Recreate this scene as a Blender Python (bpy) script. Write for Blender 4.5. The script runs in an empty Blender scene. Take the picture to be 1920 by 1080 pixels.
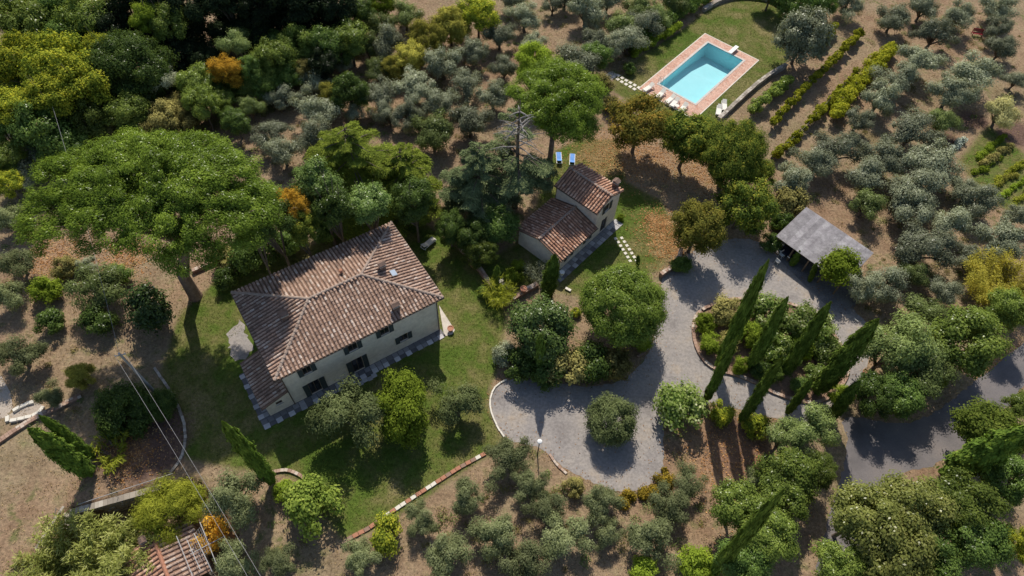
import bpy, math, random
import numpy as np
from mathutils import Vector, Matrix

R = math.radians
scene = bpy.context.scene
col = scene.collection

# ---------------------------------------------------------------- camera
cam_d = bpy.data.cameras.new('camera')
cam = bpy.data.objects.new('camera', cam_d)
col.objects.link(cam)
scene.camera = cam
cam_d.sensor_fit = 'HORIZONTAL'
cam_d.sensor_width = 36.0
cam_d.lens = 36.0 * 1260.19 / 1920.0
cam_d.clip_end = 2000
PITCH, ROLL, CAM_H = R(55.611), R(3.31), 60.0
_fw = Vector((0, math.cos(PITCH), -math.sin(PITCH)))
_up = Vector((0, math.sin(PITCH), math.cos(PITCH)))
_ri = Vector((1, 0, 0))
_ri2 = _ri * math.cos(ROLL) + _up * math.sin(ROLL)
_up2 = -_ri * math.sin(ROLL) + _up * math.cos(ROLL)
_m = Matrix((_ri2, _up2, -_fw)).transposed().to_4x4()
_m.translation = (0, 0, CAM_H)
cam.matrix_world = _m

# ---------------------------------------------------------------- light
SUN = Vector((-0.082, 0.896, 1.0)).normalized()
world = bpy.data.worlds.new('World')
scene.world = world
world.use_nodes = True
wn = world.node_tree
wn.nodes.clear()
sky = wn.nodes.new('ShaderNodeTexSky')
sky.sky_type = 'NISHITA'
sky.sun_disc = False
sky.sun_elevation = math.asin(SUN.z)
sky.sun_rotation = math.atan2(SUN.x, SUN.y)
sky.air_density = 1.0
sky.dust_density = 1.0
bg = wn.nodes.new('ShaderNodeBackground')
bg.inputs['Strength'].default_value = 0.115
wo = wn.nodes.new('ShaderNodeOutputWorld')
wn.links.new(sky.outputs[0], bg.inputs[0])
wn.links.new(bg.outputs[0], wo.inputs[0])
sun_d = bpy.data.lights.new('sun', 'SUN')
sun_d.energy = 4.6
sun_d.angle = R(0.53)
sun_d.color = (1.0, 0.94, 0.84)
sun_o = bpy.data.objects.new('sun', sun_d)
col.objects.link(sun_o)
sun_o.rotation_euler = SUN.to_track_quat('Z', 'Y').to_euler()
sun_o.location = (0, 0, 120)
scene.view_settings.view_transform = 'Standard'
scene.view_settings.look = 'None'
scene.view_settings.exposure = 0.08
scene.view_settings.gamma = 1.0
scene.render.engine = 'CYCLES'
scene.cycles.max_bounces = 5
scene.cycles.diffuse_bounces = 3
scene.cycles.glossy_bounces = 2
scene.cycles.transmission_bounces = 3
scene.cycles.transparent_max_bounces = 6

# ---------------------------------------------------------------- places, in metres
DRIVE = [(16.2, 43.63), (17.88, 45.95), (20.32, 47.49), (23.58, 49.27), (26.46, 50.04), (28.64, 49.33), (30.05, 47.59), (34.03, 43.45), (36.94, 40.86), (38.29, 38.93), (37.68, 35.66), (35.73, 32.46), (33.24, 29.84), (30.97, 27.84), (28.96, 26.89), (27.5, 27.35), (25.48, 27.61), (23.49, 28.1), (21.71, 28.44), (19.94, 28.84), (17.54, 28.4), (15.35, 27.15), (15.04, 24.43), (15.02, 22.37), (14.43, 21.08), (13.24, 20.07), (11.61, 19.49), (9.69, 19.67), (7.54, 20.57), (5.44, 21.49), (4.44, 22.65), (3.34, 23.41), (1.59, 23.41), (0.22, 23.96), (-0.55, 25.08), (-1.37, 26.66), (-1.61, 28.05), (-1.27, 29.21), (-0.27, 30.03), (2.63, 30.28), (5.81, 29.9), (8.98, 29.81), (11.38, 30.55), (13.06, 32.08), (14.31, 33.87), (14.99, 35.74), (15.77, 38.73), (16.22, 41.5)]
ISLAND = [(20.54, 39.73), (19.58, 38.79), (19.13, 37.18), (19.19, 35.07), (19.92, 33.25), (21.16, 32.36), (22.74, 32.1), (24.62, 31.39), (26.45, 30.22), (28.54, 29.55), (30.5, 29.33), (32.41, 30.37), (34.12, 32.24), (34.91, 34.23), (34.42, 36.39), (33.41, 38.93), (31.16, 40.8), (27.81, 41.47), (24.31, 41.37), (22.2, 40.67)]
APRON = [(29.39, 48.0), (30.65, 50.27), (36.39, 48.81), (38.48, 45.8), (37.0, 40.18), (34.82, 40.17), (32.74, 42.93)]
ROAD = [(26.53, 12.43), (28.62, 16.9), (30.99, 21.55), (32.4, 24.43), (32.94, 26.32), (32.48, 27.66), (33.93, 28.3), (36.4, 27.79), (39.0, 27.84), (41.62, 28.78), (45.37, 31.42), (49.7, 34.57), (57.45, 40.22), (58.11, 37.64), (51.07, 31.66), (48.95, 29.52), (45.54, 27.25), (42.77, 25.05), (40.04, 23.6), (37.09, 22.86), (35.72, 21.83), (33.63, 19.04), (31.73, 15.29), (30.63, 12.65)]
LAWN_HOUSE = [(-34.23, 35.32), (-31.9, 39.52), (-28.63, 42.24), (-23.88, 44.42), (-14.11, 50.61), (-10.23, 49.29), (-5.72, 45.59), (-1.99, 40.58), (-0.42, 37.96), (-0.5, 34.39), (-1.1, 30.69), (-1.62, 28.9), (-1.61, 27.21), (-0.75, 25.07), (0.07, 23.95), (-0.84, 22.44), (-3.85, 20.25), (-6.92, 17.66), (-11.15, 14.67), (-13.29, 13.89), (-15.61, 16.23), (-17.32, 18.73), (-20.38, 19.52), (-24.0, 19.55), (-28.57, 20.27), (-31.85, 24.23), (-33.85, 28.58)]
LAWN_GUEST = [(-4.25, 43.63), (1.48, 48.58), (3.71, 61.63), (7.08, 64.78), (12.58, 65.24), (13.24, 57.82), (17.28, 55.09), (18.92, 50.67), (18.38, 47.5), (16.45, 44.52), (14.01, 43.48), (9.78, 39.67), (5.2, 40.73), (2.86, 42.11), (-0.5, 39.65), (-1.84, 40.94)]
LAWN_POOL = [(12.37, 77.98), (14.23, 78.15), (15.39, 81.54), (22.25, 88.41), (27.78, 95.12), (32.73, 98.15), (37.3, 98.03), (38.92, 95.93), (38.7, 90.23), (37.73, 83.22), (34.16, 79.35), (30.07, 74.49), (26.4, 70.23), (23.55, 65.16), (18.88, 66.75), (14.99, 71.57), (12.24, 74.58)]
VEG = [(55.71, 64.89), (62.67, 72.99), (65.99, 66.68), (61.33, 54.66), (56.27, 58.53)]
LITTER = [(11.1, 62.2, 6), (16.1, 61.7, 5), (17.7, 48.2, 3.2), (16.7, 51.3, 2.5), (-50.0, 41.8, 4), (-42.1, 42.4, 3), (-34.0, 20.5, 3), (23.0, 60.4, 5), (21.3, 23.2, 6), (50.8, 34.6, 3)]
TILLED_AND_SHADE = [(60.8, 72.8, 2.5), (65.4, 70.6, 3.5), (55.5, 68.6, 2.5), (-32.9, 21.5, 5.5), (21.9, 24.3, 4)]  # patch by the left bed is pine shade painted into the ground
PIT = [(-37.98, 13.83), (-36.96, 15.11), (-33.14, 16.34), (-29.59, 17.86), (-26.84, 18.17), (-22.64, 14.7), (-19.77, 9.14), (-38.67, 7.74), (-37.88, 9.78), (-37.1, 11.49)]
POOLRECT = (24.896, 79.635, -38.547, 5.856, 12.676)
DECK = [(15.92, 75.24), (21.3, 68.16), (33.21, 82.81), (26.48, 88.81)]
CARPORT = [(29.09, 48.5, 2.45), (33.02, 52.56, 3.0), (39.12, 46.41, 3.0), (36.79, 43.92, 2.45)]
WALLS = {'pool_lawn': [(25.89, 69.57), (29.24, 73.76), (33.29, 78.58), (37.09, 81.84)], 'pool_top': [(26.69, 94.18), (29.22, 96.8), (32.79, 98.59), (37.35, 98.32), (38.86, 96.48)], 'terrace_left': [(-5.99, 45.88), (-4.02, 43.71), (-2.05, 40.64)], 'terrace_right': [(-0.68, 38.68), (1.07, 40.24), (2.99, 41.7)], 'drive_end': [(16.2, 43.63), (17.54, 44.74), (18.51, 46.3), (18.89, 47.69)], 'lawn_left': [(-34.41, 40.61), (-32.63, 41.95), (-30.17, 43.59)], 'guest_corner': [(5.78, 41.4), (6.65, 40.9)], 'left_path': [(-46.69, 19.69), (-45.16, 21.56), (-43.51, 23.34), (-41.97, 24.41), (-40.06, 25.9)], 'left_bed': [(-34.56, 29.11), (-31.82, 26.42), (-29.54, 23.3), (-28.88, 20.5), (-29.6, 18.73)]}
EDGING = [(-13.27, 13.76), (-11.21, 15.03), (-9.57, 16.44), (-7.02, 18.46), (-3.91, 20.84), (-1.2, 22.62)]
BED = [(-20.52, 19.46), (-19.72, 19.76), (-18.43, 19.59), (-17.42, 18.96)]
KERB_TURN_LEFT = [(-0.0, 30.05), (-1.02, 29.4), (-1.56, 28.05), (-1.42, 26.66), (-0.76, 25.23), (0.12, 23.95)]
KERB_TURN_RIGHT = [(4.35, 22.65), (5.1, 21.62), (6.13, 20.74)]
KERB_TREE = [(14.83, 36.56), (14.56, 35.08), (13.82, 33.84), (12.86, 33.28)]
KERB_LOT = [(36.66, 39.69), (37.25, 38.86)]
TROUGH = [(-45.95, 22.71), (-46.2, 23.44), (-45.57, 24.13), (-44.83, 24.72), (-44.29, 24.86), (-43.31, 24.49), (-43.52, 23.72), (-44.02, 23.36)]
CORNERSLAB = [(-7.62, 38.34), (-7.21, 37.7), (-5.64, 35.38), (-5.86, 34.86), (-6.66, 34.55)]
HEDGE = [(15.12, 82.24), (17.65, 84.68), (20.15, 86.93), (22.49, 89.35)]
HEDGE2 = [(14.25, 83.13), (17.41, 86.93), (20.85, 90.64), (24.38, 93.96), (27.56, 96.78)]
OCHRE = [(10.86, 18.78), (12.55, 19.07), (14.16, 20.08), (15.39, 21.48)]
VINES = [[(45.72, 90.9), (42.58, 85.5)], [(49.27, 89.67), (44.01, 83.19), (37.96, 75.73), (32.32, 68.37)], [(53.18, 86.48), (47.82, 79.99), (42.69, 73.95), (41.12, 70.13)], [(46.28, 79.85), (40.72, 73.25), (36.39, 67.71), (32.09, 62.98)], [(36.51, 77.84), (33.3, 74.23), (29.87, 70.73)]]
STONES_POOL = [(12.73, 77.67), (13.3, 77.14), (13.87, 76.63), (14.5, 76.12), (15.14, 75.61), (15.69, 75.11)]
STONES_GUEST = [(11.88, 48.8), (12.22, 48.21), (12.5, 47.61), (12.78, 47.02), (13.05, 46.43), (13.32, 45.85), (13.53, 45.34)]
PATCHES = {'pool_pad': [(11.17, 77.76), (12.17, 78.77), (13.11, 78.04), (12.1, 76.81)]}
LOUNGERS = [(17.03, 75.19, 0.3), (18.61, 74.01, 0.3), (19.83, 73.03, 0.3), (20.35, 72.43, 0.3), (21.41, 71.45, 0.3), (26.18, 71.44, 0.3), (27.03, 72.47, 0.3), (-9.67, 46.28, 0.3), (4.9, 60.86, 0.3), (6.56, 60.72, 0.3)]
PT = {'lamp': (3.24, 22.56, 0.0), 'pole': (-33.19, 26.22, -0.0), 'farpole': (-54.05, 58.98, 0.0), 'bench': (67.76, 92.06, 0.0), 'chair1': (29.62, 46.5, -0.0), 'chair2': (30.27, 47.45, -0.0), 'car': (31.72, 49.4, 0.0), 'pot1': (-6.07, 35.29, 0.0), 'table': (20.58, 71.73, 0.0), 'pot2': (1.24, 40.32, -0.0), 'pot3': (-4.39, 43.18, 0.0), 'urn': (5.36, 43.08, 0.0), 'pine1': (-33.2, 37.65, -0.0), 'pine2': (3.53, 56.62, -0.0), 'cedar1': (-17.9, 50.97, 0.0), 'cedar2': (-4.27, 51.77, 0.0), 'dead': (-0.24, 52.65, 0.0), 'bamboo': (-33.03, 10.79, 0.0), 'ladder': (19.18, 76.65, 0.0), 'rail': (37.57, 82.36, 0.0), 'fern': (-35.15, 20.38, 0.0), 'yshrub': (52.1, 43.29, -0.0), 'art': (56.48, 67.28, 0.0), 'pole2': (-57.07, 63.86, 0.0), 'gardenpost': (-6.28, 40.28, -0.0), 'steps': (-0.29, 41.05, 0.0), 'island_pot': (30.67, 33.83, 0.0), 'pot4': (36.16, 33.09, 0.0)}
STAIR = [(-37.62, 14.7, 0.0), (-36.6, 15.13, 0.0), (-37.6, 12.81, -2.4)]
PITWALL = [(-36.75, 15.25, 0.0), (-32.98, 16.53, 0.0), (-29.92, 17.85, 0.0)]
SHED = [(-28.9, 13.33, 0.7), (-26.5, 10.06, 0.7)]
PERG = [[(-26.64, 13.08, 1.0), (-24.75, 10.62, 1.0)], [(-25.74, 12.91, 1.0), (-24.37, 11.22, 1.0)], [(-25.28, 13.41, 1.0), (-23.51, 11.27, 1.0)], [(-25.06, 14.3, 1.0), (-23.22, 11.78, 1.0)], [(-25.07, 12.06, 1.0), (-23.27, 13.26, 1.0)]]
SOLO_OLIVE = (9.97, 25.53, 4.94, 2.1)
BAMBOO = [(-34.63, 10.02, 0), (-31.52, 11.0, 0)]
SIDE = [(-28.62, 33.65), (-27.72, 35.12), (-25.62, 31.8), (-25.98, 30.74), (-27.0, 30.2), (-27.94, 31.64)]
WIRE_END = [(-16.97, 8.45, 8.0), (-16.2, 8.67, 8.0)]
BROOM = (-28.26, 15.49, 6.34)
PALM = (-1.37, 39.46, 0)
CREEP = (-24.6, 13.9, 0)
FEATH = (2.92, 42.48, 0)
VEGROWS = [[(54.69, 65.57), (56.76, 67.69), (58.67, 69.25)], [(58.52, 65.12), (61.64, 68.1), (64.09, 70.0)], [(58.68, 63.99), (61.49, 66.12), (64.05, 68.0)], [(56.34, 61.67), (59.07, 63.74), (61.56, 65.55)], [(58.94, 60.51), (61.87, 63.03), (65.06, 65.16)], [(57.33, 59.32), (59.93, 61.04), (62.46, 62.8)], [(59.24, 58.58), (61.61, 60.54), (64.15, 62.29)], [(60.16, 57.53), (63.45, 59.79)]]
TREES = [
('olive', 'oliveg', 'olive_tree', 'olive tree', -24.92, 87.41, 4.08, 1.99, 'greener olive tree, first from left in top row right of dark wood', 'olives'),
('olive', 'oliveg', 'olive_tree', 'olive tree', -20.77, 82.69, 5.32, 2.59, 'greener olive tree, second from left in top row right of dark wood', 'olives'),
('olive', 'oliveg', 'olive_tree', 'olive tree', -17.4, 85.34, 5.06, 2.47, 'greener olive tree, third from left in top row right of dark wood', 'olives'),
('olive', 'olive', 'olive_tree', 'olive tree', -19.13, 78.16, 6.0, 2.92, 'silver-green olive tree, first from left in top row right of dark wood', 'olives'),
('olive', 'olive', 'olive_tree', 'olive tree', -7.19, 78.39, 4.7, 2.29, 'silver-green olive tree, second from left in top row right of dark wood', 'olives'),
('olive', 'olive', 'olive_tree', 'olive tree', -3.75, 82.1, 4.97, 2.42, 'silver-green olive tree, third from left in top row right of dark wood', 'olives'),
('olive', 'olive', 'olive_tree', 'olive tree', -24.5, 75.07, 3.31, 1.61, 'silver-green olive tree, first from left in second row right of dark wood', 'olives'),
('olive', 'olive', 'olive_tree', 'olive tree', -10.96, 74.97, 5.88, 2.86, 'silver-green olive tree, second from left in second row right of dark wood', 'olives'),
('olive', 'olive', 'olive_tree', 'olive tree', -7.68, 71.46, 4.97, 2.42, 'silver-green olive tree, third from left in second row right of dark wood', 'olives'),
('olive', 'olive', 'olive_tree', 'olive tree', -2.8, 75.61, 4.29, 2.09, 'silver-green olive tree, fourth from left in second row right of dark wood', 'olives'),
('olive', 'oliveg', 'olive_tree', 'olive tree', -19.68, 73.98, 3.93, 1.91, 'greener olive tree in second row right of dark wood', 'olives'),
('olive', 'olive', 'olive_tree', 'olive tree', -30.99, 66.85, 4.52, 2.2, 'silver-green olive tree, first from left in third row right of dark wood', 'olives'),
('olive', 'olive', 'olive_tree', 'olive tree', -27.36, 70.25, 4.62, 2.25, 'silver-green olive tree, second from left in third row right of dark wood', 'olives'),
('olive', 'olive', 'olive_tree', 'olive tree', -21.09, 65.82, 3.58, 1.74, 'silver-green olive tree, third from left in third row right of dark wood', 'olives'),
('olive', 'olive', 'olive_tree', 'olive tree', -18.29, 67.99, 5.17, 2.52, 'silver-green olive tree, fourth from left in third row right of dark wood', 'olives'),
('olive', 'olive', 'olive_tree', 'olive tree', -14.08, 69.92, 5.7, 2.77, 'silver-green olive tree, fifth from left in third row right of dark wood', 'olives'),
('olive', 'olive', 'olive_tree', 'olive tree', -10.86, 67.39, 4.84, 2.36, 'silver-green olive tree, sixth from left in third row right of dark wood', 'olives'),
('olive', 'olive', 'olive_tree', 'olive tree', -3.84, 69.41, 4.91, 2.39, 'silver-green olive tree, seventh from left in third row right of dark wood', 'olives'),
('olive', 'olive', 'olive_tree', 'olive tree', -30.44, 60.39, 4.63, 2.25, 'silver-green olive tree, first from left in row just behind cedars', 'olives'),
('olive', 'olive', 'olive_tree', 'olive tree', -28.15, 57.19, 4.81, 2.34, 'silver-green olive tree, second from left in row just behind cedars', 'olives'),
('olive', 'olive', 'olive_tree', 'olive tree', -24.94, 60.04, 4.91, 2.39, 'silver-green olive tree, third from left in row just behind cedars', 'olives'),
('olive', 'olive', 'olive_tree', 'olive tree', -25.1, 64.32, 5.79, 2.82, 'silver-green olive tree, fourth from left in row just behind cedars', 'olives'),
('olive', 'olive', 'olive_tree', 'olive tree', -16.7, 65.03, 3.71, 1.81, 'silver-green olive tree, fifth from left in row just behind cedars', 'olives'),
('olive', 'olive', 'olive_tree', 'olive tree', -13.99, 65.23, 4.48, 2.18, 'silver-green olive tree, sixth from left in row just behind cedars', 'olives'),
('olive', 'olive', 'olive_tree', 'olive tree', -6.35, 63.98, 5.78, 2.81, 'silver-green olive tree, seventh from left in row just behind cedars', 'olives'),
('olive', 'oliveg', 'olive_tree', 'olive tree', -10.65, 61.57, 5.69, 2.77, 'greener olive tree in row just behind cedars', 'olives'),
('olive', 'olive', 'olive_tree', 'olive tree', -0.34, 86.47, 5.44, 2.65, 'silver-green olive tree, first from left between umbrella pine and pool hedge', 'olives'),
('olive', 'olive', 'olive_tree', 'olive tree', 0.99, 81.1, 4.44, 2.16, 'silver-green olive tree, second from left between umbrella pine and pool hedge', 'olives'),
('olive', 'olive', 'olive_tree', 'olive tree', 3.64, 90.97, 3.81, 1.85, 'silver-green olive tree, third from left between umbrella pine and pool hedge', 'olives'),
('olive', 'olive', 'olive_tree', 'olive tree', 6.41, 75.49, 7.01, 3.41, 'silver-green olive tree, fourth from left between umbrella pine and pool hedge', 'olives'),
('olive', 'olive', 'olive_tree', 'olive tree', 8.46, 88.96, 5.87, 2.86, 'silver-green olive tree, fifth from left between umbrella pine and pool hedge', 'olives'),
('olive', 'olive', 'olive_tree', 'olive tree', 9.13, 87.6, 3.39, 1.65, 'silver-green olive tree, sixth from left between umbrella pine and pool hedge', 'olives'),
('olive', 'olive', 'olive_tree', 'olive tree', 9.57, 82.36, 4.47, 2.18, 'silver-green olive tree, seventh from left between umbrella pine and pool hedge', 'olives'),
('olive', 'olive', 'olive_tree', 'olive tree', 48.2, 94.61, 4.79, 2.33, 'silver-green olive tree, first from left in topmost row beyond vineyard', 'olives'),
('olive', 'olive', 'olive_tree', 'olive tree', 54.06, 91.62, 5.07, 2.47, 'silver-green olive tree, second from left in topmost row beyond vineyard', 'olives'),
('olive', 'olive', 'olive_tree', 'olive tree', 59.43, 94.89, 5.16, 2.51, 'silver-green olive tree, third from left in topmost row beyond vineyard', 'olives'),
('olive', 'olive', 'olive_tree', 'olive tree', 64.08, 93.1, 5.65, 2.75, 'silver-green olive tree, fourth from left in topmost row beyond vineyard', 'olives'),
('olive', 'olive', 'olive_tree', 'olive tree', 70.5, 95.56, 5.72, 2.79, 'silver-green olive tree, fifth from left in topmost row beyond vineyard', 'olives'),
('olive', 'olive', 'olive_tree', 'olive tree', 59.0, 88.19, 6.19, 3.01, 'silver-green olive tree, first from left in row level with red bench', 'olives'),
('olive', 'olive', 'olive_tree', 'olive tree', 69.45, 91.14, 4.7, 2.29, 'silver-green olive tree, second from left in row level with red bench', 'olives'),
('olive', 'olive', 'olive_tree', 'olive tree', 68.18, 86.18, 4.74, 2.31, 'silver-green olive tree, third from left in row level with red bench', 'olives'),
('olive', 'olive', 'olive_tree', 'olive tree', 68.13, 79.73, 3.74, 1.82, 'silver-green olive tree, fourth from left in row level with red bench', 'olives'),
('olive', 'olive', 'olive_tree', 'olive tree', 47.17, 73.2, 5.66, 2.76, 'silver-green olive tree, first from left in row beside upper end of vines', 'olives'),
('olive', 'olive', 'olive_tree', 'olive tree', 50.87, 77.37, 5.97, 2.91, 'silver-green olive tree, second from left in row beside upper end of vines', 'olives'),
('olive', 'olive', 'olive_tree', 'olive tree', 54.69, 81.39, 6.11, 2.98, 'silver-green olive tree, third from left in row beside upper end of vines', 'olives'),
('olive', 'olive', 'olive_tree', 'olive tree', 57.13, 75.01, 5.88, 2.86, 'silver-green olive tree, fourth from left in row beside upper end of vines', 'olives'),
('olive', 'olive', 'olive_tree', 'olive tree', 61.07, 78.67, 7.15, 3.48, 'silver-green olive tree, fifth from left in row beside upper end of vines', 'olives'),
('olive', 'olive', 'olive_tree', 'olive tree', 43.66, 69.25, 4.44, 2.16, 'silver-green olive tree, first from left in row beside lower end of vines', 'olives'),
('olive', 'olive', 'olive_tree', 'olive tree', 49.27, 66.74, 6.63, 3.23, 'silver-green olive tree, second from left in row beside lower end of vines', 'olives'),
('olive', 'oliveg', 'olive_tree', 'olive tree', 54.52, 69.72, 4.14, 2.02, 'greener olive tree in row beside lower end of vines', 'olives'),
('olive', 'olivep', 'olive_tree', 'olive tree', 62.78, 71.59, 4.98, 2.42, 'pale sparse olive tree in row beside lower end of vines', 'olives'),
('olive', 'olive', 'olive_tree', 'olive tree', 36.21, 60.44, 5.5, 2.68, 'silver-green olive tree, first from left between vegetable plot and vines', 'olives'),
('olive', 'olive', 'olive_tree', 'olive tree', 38.85, 62.59, 6.02, 2.93, 'silver-green olive tree, second from left between vegetable plot and vines', 'olives'),
('olive', 'olive', 'olive_tree', 'olive tree', 42.09, 58.95, 5.87, 2.86, 'silver-green olive tree, third from left between vegetable plot and vines', 'olives'),
('olive', 'olive', 'olive_tree', 'olive tree', 44.32, 61.67, 5.98, 2.91, 'silver-green olive tree, fourth from left between vegetable plot and vines', 'olives'),
('olive', 'olive', 'olive_tree', 'olive tree', 49.72, 60.38, 6.93, 3.38, 'silver-green olive tree, fifth from left between vegetable plot and vines', 'olives'),
('olive', 'olive', 'olive_tree', 'olive tree', 32.38, 56.62, 5.5, 2.68, 'silver-green olive tree, first from left in row just above carport roof', 'olives'),
('olive', 'olive', 'olive_tree', 'olive tree', 45.44, 53.81, 6.22, 3.03, 'silver-green olive tree, second from left in row just above carport roof', 'olives'),
('olive', 'olive', 'olive_tree', 'olive tree', 47.08, 56.9, 6.49, 3.16, 'silver-green olive tree, third from left in row just above carport roof', 'olives'),
('olive', 'olive', 'olive_tree', 'olive tree', 53.48, 58.11, 3.98, 1.94, 'silver-green olive tree, fourth from left in row just above carport roof', 'olives'),
('olive', 'olive', 'olive_tree', 'olive tree', 53.95, 55.65, 5.18, 2.52, 'silver-green olive tree, fifth from left in row just above carport roof', 'olives'),
('olive', 'oliveg', 'olive_tree', 'olive tree', 40.73, 54.41, 5.14, 2.5, 'greener olive tree in row just above carport roof', 'olives'),
('olive', 'olive', 'olive_tree', 'olive tree', 45.31, 47.88, 6.22, 3.03, 'silver-green olive tree, first from left in row right of carport roof', 'olives'),
('olive', 'olive', 'olive_tree', 'olive tree', 49.53, 52.11, 5.05, 2.46, 'silver-green olive tree, second from left in row right of carport roof', 'olives'),
('olive', 'olive', 'olive_tree', 'olive tree', 51.02, 47.6, 3.69, 1.8, 'silver-green olive tree, third from left in row right of carport roof', 'olives'),
('olive', 'olive', 'olive_tree', 'olive tree', 54.58, 49.59, 5.5, 2.68, 'silver-green olive tree, fourth from left in row right of carport roof', 'olives'),
('olive', 'olive', 'olive_tree', 'olive tree', 58.97, 54.6, 3.32, 1.62, 'silver-green olive tree, fifth from left in row right of carport roof', 'olives'),
('olive', 'olive', 'olive_tree', 'olive tree', 37.39, 42.33, 4.7, 2.29, 'silver-green olive tree, first from left in row below carport corner', 'olives'),
('olive', 'olive', 'olive_tree', 'olive tree', 40.19, 43.05, 4.98, 2.43, 'silver-green olive tree, second from left in row below carport corner', 'olives'),
('olive', 'olive', 'olive_tree', 'olive tree', 46.28, 42.5, 4.2, 2.04, 'silver-green olive tree, third from left in row below carport corner', 'olives'),
('olive', 'oliveg', 'olive_tree', 'olive tree', 43.82, 44.85, 4.01, 1.95, 'greener olive tree, first from left in row below carport corner', 'olives'),
('olive', 'oliveg', 'olive_tree', 'olive tree', 42.8, 39.28, 5.09, 2.48, 'greener olive tree, second from left in row below carport corner', 'olives'),
('olive', 'olivem', 'olive_tree', 'olive tree', -6.69, 15.74, 3.33, 1.62, 'grey-green olive tree, first from left in upper row under turning circle', 'olives'),
('olive', 'olivem', 'olive_tree', 'olive tree', -2.79, 17.95, 4.03, 1.96, 'grey-green olive tree, second from left in upper row under turning circle', 'olives'),
('olive', 'olivem', 'olive_tree', 'olive tree', 0.54, 21.47, 4.16, 2.03, 'grey-green olive tree, third from left in upper row under turning circle', 'olives'),
('olive', 'olivem', 'olive_tree', 'olive tree', 2.53, 19.05, 3.75, 1.83, 'grey-green olive tree, fourth from left in upper row under turning circle', 'olives'),
('olive', 'olivem', 'olive_tree', 'olive tree', 8.87, 17.97, 4.13, 2.01, 'grey-green olive tree, fifth from left in upper row under turning circle', 'olives'),
('olive', 'olivem', 'olive_tree', 'olive tree', 14.68, 18.11, 3.82, 1.86, 'grey-green olive tree, sixth from left in upper row under turning circle', 'olives'),
('olive', 'olivem', 'olive_tree', 'olive tree', 16.55, 20.15, 3.47, 1.69, 'grey-green olive tree, seventh from left in upper row under turning circle', 'olives'),
('olive', 'olivem', 'olive_tree', 'olive tree', 23.02, 20.63, 2.85, 1.39, 'grey-green olive tree, eighth from left in upper row under turning circle', 'olives'),
('olive', 'olivem', 'olive_tree', 'olive tree', -0.28, 14.68, 4.2, 2.04, 'grey-green olive tree, first from left in middle row under turning circle', 'olives'),
('olive', 'olivem', 'olive_tree', 'olive tree', 4.29, 17.4, 3.7, 1.8, 'grey-green olive tree, second from left in middle row under turning circle', 'olives'),
('olive', 'olivem', 'olive_tree', 'olive tree', 5.64, 14.81, 4.4, 2.14, 'grey-green olive tree, third from left in middle row under turning circle', 'olives'),
('olive', 'olivem', 'olive_tree', 'olive tree', 13.0, 15.18, 4.72, 2.3, 'grey-green olive tree, fourth from left in middle row under turning circle', 'olives'),
('olive', 'olivem', 'olive_tree', 'olive tree', -17.76, 11.72, 3.11, 1.51, 'grey-green olive tree, first from left along bottom edge of picture', 'olives'),
('olive', 'olivem', 'olive_tree', 'olive tree', -11.2, 12.47, 3.33, 1.62, 'grey-green olive tree, second from left along bottom edge of picture', 'olives'),
('olive', 'olivem', 'olive_tree', 'olive tree', -3.95, 12.79, 4.8, 2.34, 'grey-green olive tree, third from left along bottom edge of picture', 'olives'),
('olive', 'olivem', 'olive_tree', 'olive tree', 2.16, 12.7, 4.12, 2.01, 'grey-green olive tree, fourth from left along bottom edge of picture', 'olives'),
('olive', 'olivem', 'olive_tree', 'olive tree', 9.33, 15.43, 3.12, 1.52, 'grey-green olive tree, fifth from left along bottom edge of picture', 'olives'),
('olive', 'olivem', 'olive_tree', 'olive tree', -51.0, 35.17, 3.84, 1.87, 'grey-green olive tree, first from left at left edge by dry clearing', 'olives'),
('olive', 'olivem', 'olive_tree', 'olive tree', -55.21, 44.84, 4.14, 2.02, 'grey-green olive tree, second from left at left edge by dry clearing', 'olives'),
('olive', 'olivem', 'olive_tree', 'olive tree', -51.63, 39.28, 4.59, 2.24, 'grey-green olive tree, third from left at left edge by dry clearing', 'olives'),
('olive', 'olivem', 'olive_tree', 'olive tree', -46.55, 28.49, 4.77, 2.32, 'grey-green olive tree, fourth from left at left edge by dry clearing', 'olives'),
('olive', 'olivem', 'olive_tree', 'olive tree', -42.37, 24.91, 3.18, 1.55, 'grey-green olive tree, fifth from left at left edge by dry clearing', 'olives'),
('olive', 'olive', 'olive_tree', 'olive tree', -56.16, 51.4, 4.62, 2.25, 'silver-green olive tree, first from left beside big umbrella pine on left', 'olives'),
('olive', 'olive', 'olive_tree', 'olive tree', -56.18, 54.05, 5.12, 2.5, 'silver-green olive tree, second from left beside big umbrella pine on left', 'olives'),
('olive', 'olive', 'olive_tree', 'olive tree', -44.88, 39.84, 2.85, 1.39, 'silver-green olive tree, third from left beside big umbrella pine on left', 'olives'),
('olive', 'oliveg', 'olive_tree', 'olive tree', -41.9, 36.43, 5.69, 2.77, 'greener olive tree beside big umbrella pine on left', 'olives'),
('olive', 'olivem', 'olive_tree', 'olive tree', -21.22, 11.24, 3.87, 1.88, 'grey-green olive tree, first from left beside overhead wires at lower left', 'olives'),
('olive', 'olivem', 'olive_tree', 'olive tree', -22.3, 16.24, 5.17, 2.52, 'grey-green olive tree, second from left beside overhead wires at lower left', 'olives'),
('olive', 'olive', 'olive_tree', 'olive tree', 12.14, 81.66, 4.79, 2.33, 'silver-green olive tree, first from left along left side of pool hedge', 'olives'),
('olive', 'olive', 'olive_tree', 'olive tree', 14.35, 82.72, 5.66, 2.76, 'silver-green olive tree, second from left along left side of pool hedge', 'olives'),
('olive', 'olive', 'olive_tree', 'olive tree', 16.46, 86.31, 5.44, 2.65, 'silver-green olive tree, third from left along left side of pool hedge', 'olives'),
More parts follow.
